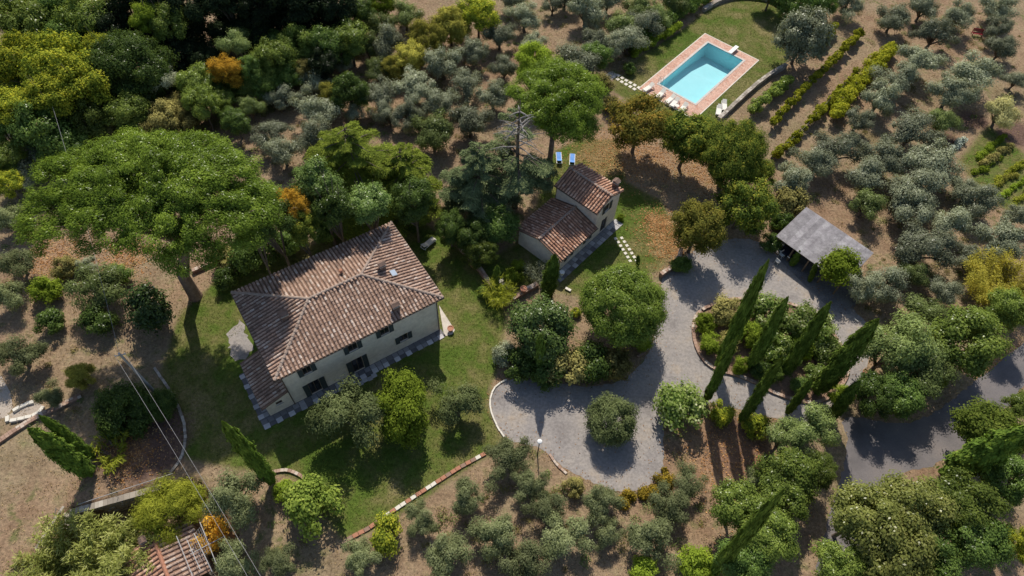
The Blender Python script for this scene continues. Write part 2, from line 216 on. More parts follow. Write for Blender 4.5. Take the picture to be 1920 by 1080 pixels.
('olive', 'oliveg', 'olive_tree', 'olive tree', 13.41, 86.02, 5.26, 2.56, 'greener olive tree, first from left along left side of pool hedge', 'olives'),
('olive', 'oliveg', 'olive_tree', 'olive tree', 15.98, 90.45, 5.04, 2.45, 'greener olive tree, second from left along left side of pool hedge', 'olives'),
('olive', 'oliveg', 'olive_tree', 'olive tree', 19.05, 89.19, 4.65, 2.27, 'greener olive tree, third from left along left side of pool hedge', 'olives'),
('broad', 'broadd', 'broadleaf_tree', 'tree', -66.77, 75.54, 5.11, 7, 'dark green broadleaf tree along top of wood', 'wood'),
('broad', 'broad', 'broadleaf_tree', 'tree', -63.54, 72.77, 8.6, 6, 'mid-green broadleaf tree, first from left along top of wood', 'wood'),
('broad', 'broad', 'broadleaf_tree', 'tree', -56.05, 74.5, 8.0, 7, 'mid-green broadleaf tree, second from left along top of wood', 'wood'),
('broad', 'broad', 'broadleaf_tree', 'tree', -45.9, 74.12, 5.53, 7, 'mid-green broadleaf tree, third from left along top of wood', 'wood'),
('broad', 'dark', 'shade_dark_tree', 'tree', -52.83, 73.79, 5.72, 6, 'shade-painted dark tree along top of wood', 'wood'),
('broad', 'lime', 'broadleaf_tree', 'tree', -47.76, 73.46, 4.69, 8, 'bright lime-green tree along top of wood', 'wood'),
('broad', 'dark', 'shade_dark_tree', 'tree', -50.23, 73.17, 6.59, 4, 'shade-painted dark tree, first from left in dark hollow of wood', 'wood'),
('broad', 'dark', 'shade_dark_tree', 'tree', -45.35, 73.2, 7.26, 3.5, 'shade-painted dark tree, second from left in dark hollow of wood', 'wood'),
('broad', 'dark', 'shade_dark_tree', 'tree', -41.89, 72.75, 5.53, 3, 'shade-painted dark tree, third from left in dark hollow of wood', 'wood'),
('broad', 'dark', 'shade_dark_tree', 'tree', -43.29, 79.66, 7.85, 4, 'shade-painted dark tree, fourth from left in dark hollow of wood', 'wood'),
('broad', 'dark', 'shade_dark_tree', 'tree', -40.63, 77.42, 5.67, 3.5, 'shade-painted dark tree, fifth from left in dark hollow of wood', 'wood'),
('broad', 'dark', 'shade_dark_tree', 'tree', -39.61, 81.31, 6.88, 5, 'shade-painted dark tree, sixth from left in dark hollow of wood', 'wood'),
('broad', 'dark', 'shade_dark_tree', 'tree', -36.45, 77.1, 6.92, 4, 'shade-painted dark tree, seventh from left in dark hollow of wood', 'wood'),
('broad', 'dark', 'shade_dark_tree', 'tree', -33.46, 80.97, 7.59, 4, 'shade-painted dark tree, eighth from left in dark hollow of wood', 'wood'),
('broad', 'dark', 'shade_dark_tree', 'tree', -30.65, 78.37, 5.87, 3.5, 'shade-painted dark tree, ninth from left in dark hollow of wood', 'wood'),
('broad', 'dark', 'shade_dark_tree', 'tree', -29.16, 81.86, 7.59, 4.5, 'shade-painted dark tree, tenth from left in dark hollow of wood', 'wood'),
('broad', 'dark', 'shade_dark_tree', 'tree', -25.86, 80.86, 5.13, 3.5, 'shade-painted dark tree, eleventh from left in dark hollow of wood', 'wood'),
('broad', 'yellow', 'broadleaf_tree', 'tree', -57.31, 57.15, 5.73, 7, 'yellow-green autumn tree, first from left at left edge of wood', 'wood'),
('broad', 'yellow', 'broadleaf_tree', 'tree', -59.4, 64.22, 7.38, 8, 'yellow-green autumn tree, second from left at left edge of wood', 'wood'),
('broad', 'yellow', 'broadleaf_tree', 'tree', -54.28, 59.05, 6.5, 7, 'yellow-green autumn tree, third from left at left edge of wood', 'wood'),
('broad', 'yellow', 'broadleaf_tree', 'tree', -54.71, 63.86, 7.93, 8, 'yellow-green autumn tree, fourth from left at left edge of wood', 'wood'),
('broad', 'yellow', 'broadleaf_tree', 'tree', -51.74, 61.53, 7.32, 7, 'yellow-green autumn tree, fifth from left at left edge of wood', 'wood'),
('broad', 'yellow', 'broadleaf_tree', 'tree', -52.02, 68.1, 3.98, 7, 'yellow-green autumn tree, sixth from left at left edge of wood', 'wood'),
('broad', 'broadd', 'broadleaf_tree', 'tree', -54.56, 56.27, 7.75, 5, 'dark green broadleaf tree below yellow trees of wood', 'wood'),
('broad', 'broad', 'broadleaf_tree', 'tree', -57.63, 52.06, 4.2, 4, 'mid-green broadleaf tree, first from left below yellow trees of wood', 'wood'),
('broad', 'broad', 'broadleaf_tree', 'tree', -50.27, 58.27, 5.22, 4.5, 'mid-green broadleaf tree, second from left below yellow trees of wood', 'wood'),
('broad', 'broad', 'broadleaf_tree', 'tree', -46.98, 60.03, 6.0, 4.5, 'mid-green broadleaf tree, third from left below yellow trees of wood', 'wood'),
('olive', 'oliveg', 'olive_tree', 'olive tree', -51.87, 61.33, 5.16, 4, 'greener olive tree below yellow trees of wood', 'wood'),
('broad', 'yellow', 'broadleaf_tree', 'tree', -56.81, 49.07, 3.49, 3, 'yellow-green autumn tree below yellow trees of wood', 'wood'),
('broad', 'broadd', 'broadleaf_tree', 'tree', -64.02, 64.99, 5.2, 4, 'dark green broadleaf tree, first from left in middle of wood edge', 'wood'),
('broad', 'broadd', 'broadleaf_tree', 'tree', -48.62, 66.48, 10.51, 5.5, 'dark green broadleaf tree, second from left in middle of wood edge', 'wood'),
('broad', 'broadd', 'broadleaf_tree', 'tree', -34.81, 61.27, 3.95, 3, 'dark green broadleaf tree, third from left in middle of wood edge', 'wood'),
('broad', 'broadd', 'broadleaf_tree', 'tree', -34.39, 68.63, 3.47, 5, 'dark green broadleaf tree, fourth from left in middle of wood edge', 'wood'),
('olive', 'olive', 'olive_tree', 'olive tree', -44.38, 65.98, 4.83, 5, 'silver-green olive tree in middle of wood edge', 'wood'),
('olive', 'oliveg', 'olive_tree', 'olive tree', -48.44, 64.51, 5.38, 5, 'greener olive tree, first from left in middle of wood edge', 'wood'),
('olive', 'oliveg', 'olive_tree', 'olive tree', -36.95, 72.18, 4.83, 6, 'greener olive tree, second from left in middle of wood edge', 'wood'),
('broad', 'lime', 'broadleaf_tree', 'tree', -45.99, 64.09, 2.99, 3, 'bright lime-green tree in middle of wood edge', 'wood'),
('broad', 'dull', 'broadleaf_tree', 'tree', -43.23, 60.65, 5.54, 3, 'dull grey-brown green tree, first from left in middle of wood edge', 'wood'),
('broad', 'dull', 'broadleaf_tree', 'tree', -42.55, 63.11, 4.0, 3, 'dull grey-brown green tree, second from left in middle of wood edge', 'wood'),
('broad', 'broad', 'broadleaf_tree', 'tree', -63.06, 71.69, 5.39, 5, 'mid-green broadleaf tree, first from left in middle of wood edge', 'wood'),
('broad', 'broad', 'broadleaf_tree', 'tree', -40.39, 65.83, 4.74, 5, 'mid-green broadleaf tree, second from left in middle of wood edge', 'wood'),
('broad', 'broad', 'broadleaf_tree', 'tree', -38.67, 62.45, 4.51, 4.5, 'mid-green broadleaf tree, third from left in middle of wood edge', 'wood'),
('broad', 'broad', 'broadleaf_tree', 'tree', -37.32, 64.54, 3.29, 3, 'mid-green broadleaf tree, fourth from left in middle of wood edge', 'wood'),
('broad', 'orange', 'broadleaf_tree', 'tree', -36.99, 67.67, 5.1, 5, 'orange-yellow autumn tree in middle of wood edge', 'wood'),
('broad', 'broad', 'broadleaf_tree', 'tree', -33.44, 69.59, 4.91, 4, 'mid-green broadleaf tree, first from left at right end of wood', 'wood'),
('broad', 'broad', 'broadleaf_tree', 'tree', -32.01, 71.2, 6.48, 4.5, 'mid-green broadleaf tree, second from left at right end of wood', 'wood'),
('broad', 'broad', 'broadleaf_tree', 'tree', -29.63, 74.28, 6.14, 4.5, 'mid-green broadleaf tree, third from left at right end of wood', 'wood'),
('broad', 'broad', 'broadleaf_tree', 'tree', -23.45, 76.68, 5.91, 4.5, 'mid-green broadleaf tree, fourth from left at right end of wood', 'wood'),
('broad', 'broadd', 'broadleaf_tree', 'tree', -33.34, 68.14, 4.14, 3, 'dark green broadleaf tree, first from left at right end of wood', 'wood'),
('broad', 'broadd', 'broadleaf_tree', 'tree', -26.37, 74.7, 5.68, 4.5, 'dark green broadleaf tree, second from left at right end of wood', 'wood'),
('broad', 'dark', 'shade_dark_tree', 'tree', -26.12, 71.97, 4.83, 4, 'shade-painted dark tree at right end of wood', 'wood'),
('broad', 'dull', 'broadleaf_tree', 'tree', -28.48, 71.34, 3.6, 3, 'dull grey-brown green tree at right end of wood', 'wood'),
('broad', 'lime', 'broadleaf_tree', 'tree', -21.02, 87.01, 4.31, 3, 'bright lime-green tree, first from left among olives left of umbrella pine', 'wood'),
('broad', 'lime', 'broadleaf_tree', 'tree', 1.28, 72.92, 5.9, 5, 'bright lime-green tree, second from left among olives left of umbrella pine', 'wood'),
('broad', 'yolive', 'broadleaf_tree', 'tree', -24.45, 68.09, 3.85, 2.5, 'yellowish small tree, first from left among olives left of umbrella pine', 'wood'),
('broad', 'yolive', 'broadleaf_tree', 'tree', -17.34, 74.19, 3.86, 2, 'yellowish small tree, second from left among olives left of umbrella pine', 'wood'),
('broad', 'yolive', 'broadleaf_tree', 'tree', -15.27, 75.41, 4.98, 3, 'yellowish small tree, third from left among olives left of umbrella pine', 'wood'),
('broad', 'yolive', 'broadleaf_tree', 'tree', -13.68, 79.97, 5.62, 3, 'yellowish small tree, fourth from left among olives left of umbrella pine', 'wood'),
('broad', 'yolive', 'broadleaf_tree', 'tree', -10.63, 82.45, 6.04, 3, 'yellowish small tree, fifth from left among olives left of umbrella pine', 'wood'),
('broad', 'yellow', 'broadleaf_tree', 'tree', -6.9, 84.42, 6.06, 4, 'yellow-green autumn tree among olives left of umbrella pine', 'wood'),
('broad', 'broadd', 'broadleaf_tree', 'tree', -21.83, 67.0, 5.45, 3.5, 'dark green broadleaf tree, first from left among olives left of umbrella pine', 'wood'),
('broad', 'broadd', 'broadleaf_tree', 'tree', 9.5, 77.91, 4.41, 3, 'dark green broadleaf tree, second from left among olives left of umbrella pine', 'wood'),
('broad', 'broadd', 'broadleaf_tree', 'tree', -61.5, 76.52, 6.55, 7, 'dark green broadleaf tree, first from left along very top edge of wood', 'wood'),
('broad', 'broadd', 'broadleaf_tree', 'tree', -22.89, 83.24, 4.18, 4, 'dark green broadleaf tree, second from left along very top edge of wood', 'wood'),
('broad', 'dark', 'shade_dark_tree', 'tree', -51.3, 76.67, 6.18, 8, 'shade-painted dark tree, first from left along very top edge of wood', 'wood'),
('broad', 'dark', 'shade_dark_tree', 'tree', -47.21, 76.9, 6.13, 9, 'shade-painted dark tree, second from left along very top edge of wood', 'wood'),
('broad', 'dark', 'shade_dark_tree', 'tree', -43.92, 77.17, 7.14, 8, 'shade-painted dark tree, third from left along very top edge of wood', 'wood'),
('broad', 'dark', 'shade_dark_tree', 'tree', -39.02, 77.96, 6.95, 9, 'shade-painted dark tree, fourth from left along very top edge of wood', 'wood'),
('broad', 'dark', 'shade_dark_tree', 'tree', -34.94, 78.29, 7.19, 8, 'shade-painted dark tree, fifth from left along very top edge of wood', 'wood'),
('broad', 'dark', 'shade_dark_tree', 'tree', -31.04, 79.4, 7.24, 8, 'shade-painted dark tree, sixth from left along very top edge of wood', 'wood'),
('broad', 'dark', 'shade_dark_tree', 'tree', -25.92, 80.76, 6.41, 7, 'shade-painted dark tree, seventh from left along very top edge of wood', 'wood'),
('broad', 'broadd', 'broadleaf_tree', 'tree', -60.13, 56.28, 5.6, 4, 'dark green broadleaf tree, first from left in thick undergrowth of wood', 'wood'),
('broad', 'broadd', 'broadleaf_tree', 'tree', -65.29, 76.62, 6.36, 5, 'dark green broadleaf tree, second from left in thick undergrowth of wood', 'wood'),
('broad', 'broadd', 'broadleaf_tree', 'tree', -59.18, 63.96, 5.85, 5, 'dark green broadleaf tree, third from left in thick undergrowth of wood', 'wood'),
('broad', 'broadd', 'broadleaf_tree', 'tree', -58.46, 72.12, 6.49, 5, 'dark green broadleaf tree, fourth from left in thick undergrowth of wood', 'wood'),
('broad', 'broadd', 'broadleaf_tree', 'tree', -51.95, 55.1, 5.02, 3.5, 'dark green broadleaf tree, fifth from left in thick undergrowth of wood', 'wood'),
('broad', 'broadd', 'broadleaf_tree', 'tree', -53.53, 67.47, 5.44, 4, 'dark green broadleaf tree, sixth from left in thick undergrowth of wood', 'wood'),
('broad', 'broadd', 'broadleaf_tree', 'tree', -52.18, 69.79, 5.96, 4.5, 'dark green broadleaf tree, seventh from left in thick undergrowth of wood', 'wood'),
('broad', 'broadd', 'broadleaf_tree', 'tree', -46.29, 64.96, 4.48, 3.5, 'dark green broadleaf tree, eighth from left in thick undergrowth of wood', 'wood'),
('broad', 'broadd', 'broadleaf_tree', 'tree', -42.7, 66.6, 3.8, 3, 'dark green broadleaf tree, ninth from left in thick undergrowth of wood', 'wood'),
('broad', 'broadd', 'broadleaf_tree', 'tree', -39.11, 67.43, 3.97, 3, 'dark green broadleaf tree, tenth from left in thick undergrowth of wood', 'wood'),
('broad', 'broadd', 'broadleaf_tree', 'tree', -34.01, 75.38, 5.6, 3.5, 'dark green broadleaf tree, eleventh from left in thick undergrowth of wood', 'wood'),
('broad', 'broadd', 'broadleaf_tree', 'tree', -30.45, 70.3, 4.36, 3, 'dark green broadleaf tree, twelfth from left in thick undergrowth of wood', 'wood'),
('broad', 'broadd', 'broadleaf_tree', 'tree', -24.61, 75.8, 4.51, 3, 'dark green broadleaf tree, thirteenth from left in thick undergrowth of wood', 'wood'),
('broad', 'dark', 'shade_dark_tree', 'tree', -46.63, 76.6, 6.74, 4, 'shade-painted dark tree in thick undergrowth of wood', 'wood'),
('broad', 'dull', 'broadleaf_tree', 'tree', -49.0, 57.93, 4.74, 2.5, 'dull grey-brown green tree, first from left in thick undergrowth of wood', 'wood'),
('broad', 'dull', 'broadleaf_tree', 'tree', -45.53, 59.47, 4.37, 2.2, 'dull grey-brown green tree, second from left in thick undergrowth of wood', 'wood'),
('broad', 'dull', 'broadleaf_tree', 'tree', -40.42, 60.41, 4.39, 2.5, 'dull grey-brown green tree, third from left in thick undergrowth of wood', 'wood'),
('olive', 'oliveg', 'olive_tree', 'olive tree', -33.85, 64.44, 3.37, 2.5, 'greener olive tree, first from left in thick undergrowth of wood', 'wood'),
('olive', 'oliveg', 'olive_tree', 'olive tree', -21.47, 77.94, 4.17, 2.5, 'greener olive tree, second from left in thick undergrowth of wood', 'wood'),
('broad', 'broad', 'broadleaf_tree', 'tree', -35.47, 67.23, 3.81, 3, 'mid-green broadleaf tree in thick undergrowth of wood', 'wood'),
('broad', 'autumn', 'broadleaf_tree', 'tree', 14.19, 62.93, 7.82, 5.2, 'orange-brown autumn tree in row of trees below pool', 'garden'),
('broad', 'autumng', 'broadleaf_tree', 'tree', 19.88, 60.6, 7.54, 5.4, 'green tree turning yellow, first from left in row of trees below pool', 'garden'),
('broad', 'autumng', 'broadleaf_tree', 'tree', 24.44, 57.56, 8.73, 5.8, 'green tree turning yellow, second from left in row of trees below pool', 'garden'),
('broad', 'autumng', 'broadleaf_tree', 'tree', 25.38, 51.34, 6.61, 4, 'green tree turning yellow, third from left in row of trees below pool', 'garden'),
('broad', 'autumng', 'broadleaf_tree', 'tree', 28.7, 57.88, 4.02, 2.6, 'green tree turning yellow, fourth from left in row of trees below pool', 'garden'),
('broad', 'autumn2', 'broadleaf_tree', 'tree', 19.74, 47.41, 6.51, 4.5, 'round brownish green tree beside gravel drive', 'garden'),
('broad', 'broadb', 'broadleaf_tree', 'tree', 11.11, 36.65, 9.62, 4.8, 'large bright green broadleaf tree beside gravel drive', 'garden'),
('broad', 'gloss', 'broadleaf_tree', 'tree', 3.31, 33.9, 6.9, 4.2, 'glossy green leafy tree beside gravel drive', 'garden'),
('olive', 'oliveD', 'broadleaf_tree', 'tree', -13.88, 24.02, 6.58, 3.6, 'dark grey-green tree, first from left in front of main house', 'garden'),
('olive', 'oliveD', 'broadleaf_tree', 'tree', -4.45, 26.06, 5.1, 2.6, 'dark grey-green tree, second from left in front of main house', 'garden'),
('broad', 'lime', 'broadleaf_tree', 'tree', -9.2, 25.17, 6.35, 3.2, 'bright green tree in front of main house', 'garden'),
('broad', 'gloss', 'broadleaf_tree', 'tree', -19.94, 45.39, 5.76, 10, 'glossy green leafy tree, first from left behind main house', 'garden'),
('broad', 'gloss', 'broadleaf_tree', 'tree', -14.75, 43.94, 4.54, 9.3, 'glossy green leafy tree, second from left behind main house', 'garden'),
('broad', 'orange', 'broadleaf_tree', 'tree', -21.58, 42.21, 3.48, 10.5, 'orange-brown shaded tree behind main house', 'garden'),
('broad', 'broadd', 'broadleaf_tree', 'tree', -24.4, 38.28, 3.9, 11, 'dark green broadleaf tree, first from left behind main house', 'garden'),
('broad', 'broadd', 'broadleaf_tree', 'tree', -23.32, 40.34, 4.79, 10.5, 'dark green broadleaf tree, second from left behind main house', 'garden'),
('broad', 'broadd', 'broadleaf_tree', 'tree', -18.0, 43.16, 4.74, 9.5, 'dark green broadleaf tree, third from left behind main house', 'garden'),
('broad', 'broadd', 'broadleaf_tree', 'tree', -10.8, 46.66, 5.28, 7, 'dark green broadleaf tree, fourth from left behind main house', 'garden'),
('broad', 'autumng', 'broadleaf_tree', 'tree', -20.7, 40.66, 3.5, 9, 'green tree turning yellow behind main house', 'garden'),
('broad', 'broadd', 'broadleaf_tree', 'tree', -7.01, 46.24, 3.91, 3.5, 'dark green broadleaf tree, first from left between two houses', 'garden'),
('broad', 'broadd', 'broadleaf_tree', 'tree', -4.66, 45.7, 4.31, 3, 'dark green broadleaf tree, second from left between two houses', 'garden'),
('broad', 'broadd', 'broadleaf_tree', 'tree', -1.87, 47.41, 4.63, 3, 'dark green broadleaf tree, third from left between two houses', 'garden'),
('broad', 'broad', 'broadleaf_tree', 'tree', -3.67, 43.99, 3.65, 2, 'mid-green broadleaf tree between two houses', 'garden'),
('broad', 'broadd', 'broadleaf_tree', 'tree', 36.46, 95.43, 5.43, 3, 'dark green broadleaf tree, first from left beyond curved pool lawn wall', 'wood'),
('broad', 'broadd', 'broadleaf_tree', 'tree', 39.36, 92.98, 5.53, 3, 'dark green broadleaf tree, second from left beyond curved pool lawn wall', 'wood'),
('broad', 'broadd', 'broadleaf_tree', 'tree', 43.43, 93.46, 4.85, 2.6, 'dark green broadleaf tree, third from left beyond curved pool lawn wall', 'wood'),
('olive', 'olive', 'olive_tree', 'olive tree', -2.47, 91.16, 4.88, 2.38, 'silver-green olive tree, first from left on top edge left of pool lawn', 'olives'),
('olive', 'olive', 'olive_tree', 'olive tree', 5.39, 92.6, 5.1, 2.48, 'silver-green olive tree, second from left on top edge left of pool lawn', 'olives'),
('olive', 'olive', 'olive_tree', 'olive tree', 11.7, 92.41, 5.45, 2.65, 'silver-green olive tree, third from left on top edge left of pool lawn', 'olives'),
('olive', 'oliveg', 'olive_tree', 'olive tree', 21.71, 92.85, 4.75, 2.31, 'greener olive tree on top edge left of pool lawn', 'olives'),
('broad', 'olive', 'broadleaf_tree', 'tree', 38.09, 82.72, 8.13, 4.5, 'large dense grey-green tree beside pool lawn wall', 'garden'),
('olive', 'oliveg', 'olive_tree', 'olive tree', 36.82, 33.27, 5.93, 4, 'greener olive tree, first from left beyond vegetable garden by road', 'garden'),
('olive', 'oliveg', 'olive_tree', 'olive tree', 38.35, 34.27, 7.25, 4.5, 'greener olive tree, second from left beyond vegetable garden by road', 'garden'),
('olive', 'oliveg', 'olive_tree', 'olive tree', 40.12, 31.86, 5.27, 4, 'greener olive tree, third from left beyond vegetable garden by road', 'garden'),
('broad', 'broad', 'broadleaf_tree', 'tree', 44.34, 34.5, 7.1, 5, 'mid-green broadleaf tree, first from left beyond vegetable garden by road', 'garden'),
('broad', 'broad', 'broadleaf_tree', 'tree', 50.26, 39.03, 4.62, 4.5, 'mid-green broadleaf tree, second from left beyond vegetable garden by road', 'garden'),
('broad', 'broadd', 'broadleaf_tree', 'tree', 34.66, 29.0, 4.31, 3.2, 'dark green broadleaf tree, first from left beyond vegetable garden by road', 'garden'),
('broad', 'broadd', 'broadleaf_tree', 'tree', 37.28, 29.38, 4.89, 3.2, 'dark green broadleaf tree, second from left beyond vegetable garden by road', 'garden'),
('olive', 'oliveg', 'olive_tree', 'olive tree', 25.25, 24.12, 3.96, 3.4, 'greener olive tree, first from left between cypresses and road', 'garden'),
('olive', 'oliveg', 'olive_tree', 'olive tree', 27.62, 25.22, 5.31, 3.8, 'greener olive tree, second from left between cypresses and road', 'garden'),
('broad', 'broad', 'broadleaf_tree', 'tree', 23.91, 18.46, 4.57, 4, 'mid-green broadleaf tree, first from left between cypresses and road', 'garden'),
('broad', 'broad', 'broadleaf_tree', 'tree', 24.73, 20.47, 5.39, 4, 'mid-green broadleaf tree, second from left between cypresses and road', 'garden'),
('broad', 'broad', 'broadleaf_tree', 'tree', 27.84, 21.36, 2.94, 3.6, 'mid-green broadleaf tree, third from left between cypresses and road', 'garden'),
('broad', 'bigbroad', 'broadleaf_tree', 'tree', 29.41, 16.69, 6.18, 6.2, 'large light olive-green tree, first from left in thicket at lower right', 'garden'),
('broad', 'bigbroad', 'broadleaf_tree', 'tree', 30.7, 14.27, 7.08, 6, 'large light olive-green tree, second from left in thicket at lower right', 'garden'),
('broad', 'bigbroad', 'broadleaf_tree', 'tree', 33.33, 17.28, 6.58, 6.4, 'large light olive-green tree, third from left in thicket at lower right', 'garden'),
('broad', 'broad', 'broadleaf_tree', 'tree', 19.88, 17.5, 5.22, 4.2, 'mid-green broadleaf tree, first from left in thicket at lower right', 'garden'),
('broad', 'broad', 'broadleaf_tree', 'tree', 21.89, 15.25, 4.65, 5, 'mid-green broadleaf tree, second from left in thicket at lower right', 'garden'),
('broad', 'broad', 'broadleaf_tree', 'tree', 27.42, 13.15, 4.77, 4.5, 'mid-green broadleaf tree, third from left in thicket at lower right', 'garden'),
('broad', 'broad', 'broadleaf_tree', 'tree', 38.18, 18.23, 5.71, 6, 'mid-green broadleaf tree, fourth from left in thicket at lower right', 'garden'),
('broad', 'broad', 'broadleaf_tree', 'tree', 47.61, 28.36, 3.12, 4, 'mid-green broadleaf tree, fifth from left in thicket at lower right', 'garden'),
('broad', 'broadd', 'broadleaf_tree', 'tree', 19.77, 13.32, 4.34, 4, 'dark green broadleaf tree, first from left in thicket at lower right', 'garden'),
('broad', 'broadd', 'broadleaf_tree', 'tree', 34.11, 13.81, 5.15, 5, 'dark green broadleaf tree, second from left in thicket at lower right', 'garden'),
('broad', 'broadd', 'broadleaf_tree', 'tree', 38.12, 15.54, 5.98, 5.5, 'dark green broadleaf tree, third from left in thicket at lower right', 'garden'),
('broad', 'broadd', 'broadleaf_tree', 'tree', 43.29, 20.85, 4.61, 5, 'dark green broadleaf tree, fourth from left in thicket at lower right', 'garden'),
('broad', 'limeg', 'broadleaf_tree', 'tree', 43.96, 25.73, 6.1, 4, 'fresh green spreading tree in thicket at lower right', 'garden'),
('broad', 'yellow', 'broadleaf_tree', 'tree', 41.82, 15.53, 3.21, 5, 'yellow-green autumn tree in thicket at lower right', 'garden'),
('bush', 'glossd', 'laurel_shrub', 'shrub', -36.12, 34.63, 5.26, 2.2, 'round glossy dark green laurel in clearing at left', 'garden'),
('broad', 'broadd', 'broadleaf_tree', 'tree', -34.69, 23.89, 6.29, 1.8, 'dark green broadleaf tree, first from left in clearing at left', 'garden'),
('broad', 'broadd', 'broadleaf_tree', 'tree', -31.89, 24.63, 3.35, 1.5, 'dark green broadleaf tree, second from left in clearing at left', 'garden'),
('broad', 'yolive', 'broadleaf_tree', 'tree', -40.23, 27.01, 3.07, 1.6, 'yellowish small tree in clearing at left', 'garden'),
('bush', 'lime', 'bush', 'bush', -47.96, 36.57, 3.8, 1.36, 'bright green bush at left by big pine', 'shrubs'),
('bush', 'broadd', 'shrub', 'shrub', -45.94, 32.88, 3.1, 1.11, 'thin leafy shrub, first from left at left by big pine', 'shrubs'),
('bush', 'broadd', 'shrub', 'shrub', -30.4, 39.53, 3.15, 1.13, 'thin leafy shrub, second from left at left by big pine', 'shrubs'),
('bush', 'broadd', 'bush', 'bush', -41.09, 33.37, 3.82, 1.37, 'dark green bush, first from left at left by big pine', 'shrubs'),
('bush', 'broadd', 'bush', 'bush', -41.49, 39.19, 2.77, 0.99, 'dark green bush, second from left at left by big pine', 'shrubs'),
('bush', 'dull', 'bush', 'bush', -47.39, 39.71, 3.16, 1.13, 'dull olive-brown bush at left by big pine', 'shrubs'),
('bush', 'limeg', 'bush', 'bush', -15.87, 16.12, 5.37, 1.92, 'mottled yellow and green bush on lawn side of brick edging', 'shrubs'),
('bush', 'lime', 'bush', 'bush', -18.66, 17.65, 2.51, 0.89, 'bright green bush on lawn side of brick edging', 'shrubs'),
('bush', 'yellow', 'bush', 'bush', -9.48, 14.45, 3.52, 1.26, 'yellow-green bush on lawn side of brick edging', 'shrubs'),
('bush', 'var', 'bush', 'bush', 16.47, 27.6, 5.53, 1.97, 'bush with pale spotted leaves around gravel turning circle', 'shrubs'),
('bush', 'yellow', 'bush', 'bush', 6.86, 38.15, 1.38, 0.49, 'yellow-green bush, first from left around gravel turning circle', 'shrubs'),
('bush', 'yellow', 'bush', 'bush', 20.76, 27.33, 2.74, 0.98, 'yellow-green bush, second from left around gravel turning circle', 'shrubs'),
('bush', 'yellow', 'bush', 'bush', 23.9, 26.36, 2.94, 1.05, 'yellow-green bush, third from left around gravel turning circle', 'shrubs'),
('bush', 'olive', 'bush', 'bush', -0.42, 32.42, 3.09, 1.1, 'grey-green bush around gravel turning circle', 'shrubs'),
('bush', 'dull', 'bush', 'bush', 5.88, 31.21, 4.9, 1.9, 'dull olive-brown bush, first from left around gravel turning circle', 'shrubs'),
('bush', 'dull', 'bush', 'bush', 10.6, 31.57, 4.33, 1.8, 'dull olive-brown bush, second from left around gravel turning circle', 'shrubs'),
('bush', 'broadd', 'bush', 'bush', 1.05, 31.05, 3.74, 1.6, 'dark green bush, first from left around gravel turning circle', 'shrubs'),
('bush', 'broadd', 'bush', 'bush', 3.99, 30.66, 4.08, 1.6, 'dark green bush, second from left around gravel turning circle', 'shrubs'),
('bush', 'broadd', 'bush', 'bush', 8.32, 31.43, 5.13, 2.0, 'dark green bush, third from left around gravel turning circle', 'shrubs'),
('bush', 'lime', 'bush', 'bush', 13.6, 34.83, 2.43, 0.87, 'bright green bush around gravel turning circle', 'shrubs'),
('bush', 'lime', 'bush', 'bush', 20.24, 37.44, 2.73, 0.98, 'bright green bush, first from left inside planted island', 'shrubs'),
('bush', 'lime', 'bush', 'bush', 20.65, 34.91, 2.8, 1.0, 'bright green bush, second from left inside planted island', 'shrubs'),
('bush', 'lime', 'bush', 'bush', 23.3, 32.82, 2.16, 0.77, 'bright green bush, third from left inside planted island', 'shrubs'),
('bush', 'lime', 'bush', 'bush', 24.38, 36.63, 3.32, 1.19, 'bright green bush, fourth from left inside planted island', 'shrubs'),
('bush', 'lime', 'bush', 'bush', 25.33, 35.48, 3.05, 1.09, 'bright green bush, fifth from left inside planted island', 'shrubs'),
('bush', 'lime', 'bush', 'bush', 29.85, 35.19, 3.52, 1.26, 'bright green bush, sixth from left inside planted island', 'shrubs'),
('bush', 'lime', 'bush', 'bush', 32.61, 30.04, 2.69, 0.96, 'bright green bush, seventh from left inside planted island', 'shrubs'),
('bush', 'dull', 'bush', 'bush', 22.34, 39.0, 3.76, 1.34, 'dull olive-brown bush, first from left inside planted island', 'shrubs'),
('bush', 'dull', 'bush', 'bush', 22.35, 35.36, 2.69, 0.96, 'dull olive-brown bush, second from left inside planted island', 'shrubs'),
('bush', 'var', 'bush', 'bush', 26.73, 38.55, 4.72, 1.69, 'bush with pale spotted leaves, first from left inside planted island', 'shrubs'),
('bush', 'var', 'bush', 'bush', 26.96, 34.73, 4.22, 1.51, 'bush with pale spotted leaves, second from left inside planted island', 'shrubs'),
('bush', 'var', 'bush', 'bush', 29.34, 37.98, 5.18, 1.85, 'bush with pale spotted leaves, third from left inside planted island', 'shrubs'),
('bush', 'var', 'bush', 'bush', 30.77, 32.31, 2.38, 0.85, 'bush with pale spotted leaves, fourth from left inside planted island', 'shrubs'),
('bush', 'var', 'bush', 'bush', 31.49, 36.72, 4.53, 1.62, 'bush with pale spotted leaves, fifth from left inside planted island', 'shrubs'),
('bush', 'var', 'bush', 'bush', 32.22, 34.75, 3.39, 1.21, 'bush with pale spotted leaves, sixth from left inside planted island', 'shrubs'),
('bush', 'broadd', 'bush', 'bush', 25.18, 32.5, 2.62, 0.94, 'dark green bush, first from left inside planted island', 'shrubs'),
('bush', 'broadd', 'bush', 'bush', 26.48, 32.05, 2.26, 0.81, 'dark green bush, second from left inside planted island', 'shrubs'),
('bush', 'broadd', 'bush', 'bush', 28.2, 33.22, 2.99, 1.07, 'dark green bush, third from left inside planted island', 'shrubs'),
('bush', 'broadd', 'bush', 'bush', 28.92, 30.92, 2.24, 0.8, 'dark green bush, fourth from left inside planted island', 'shrubs'),
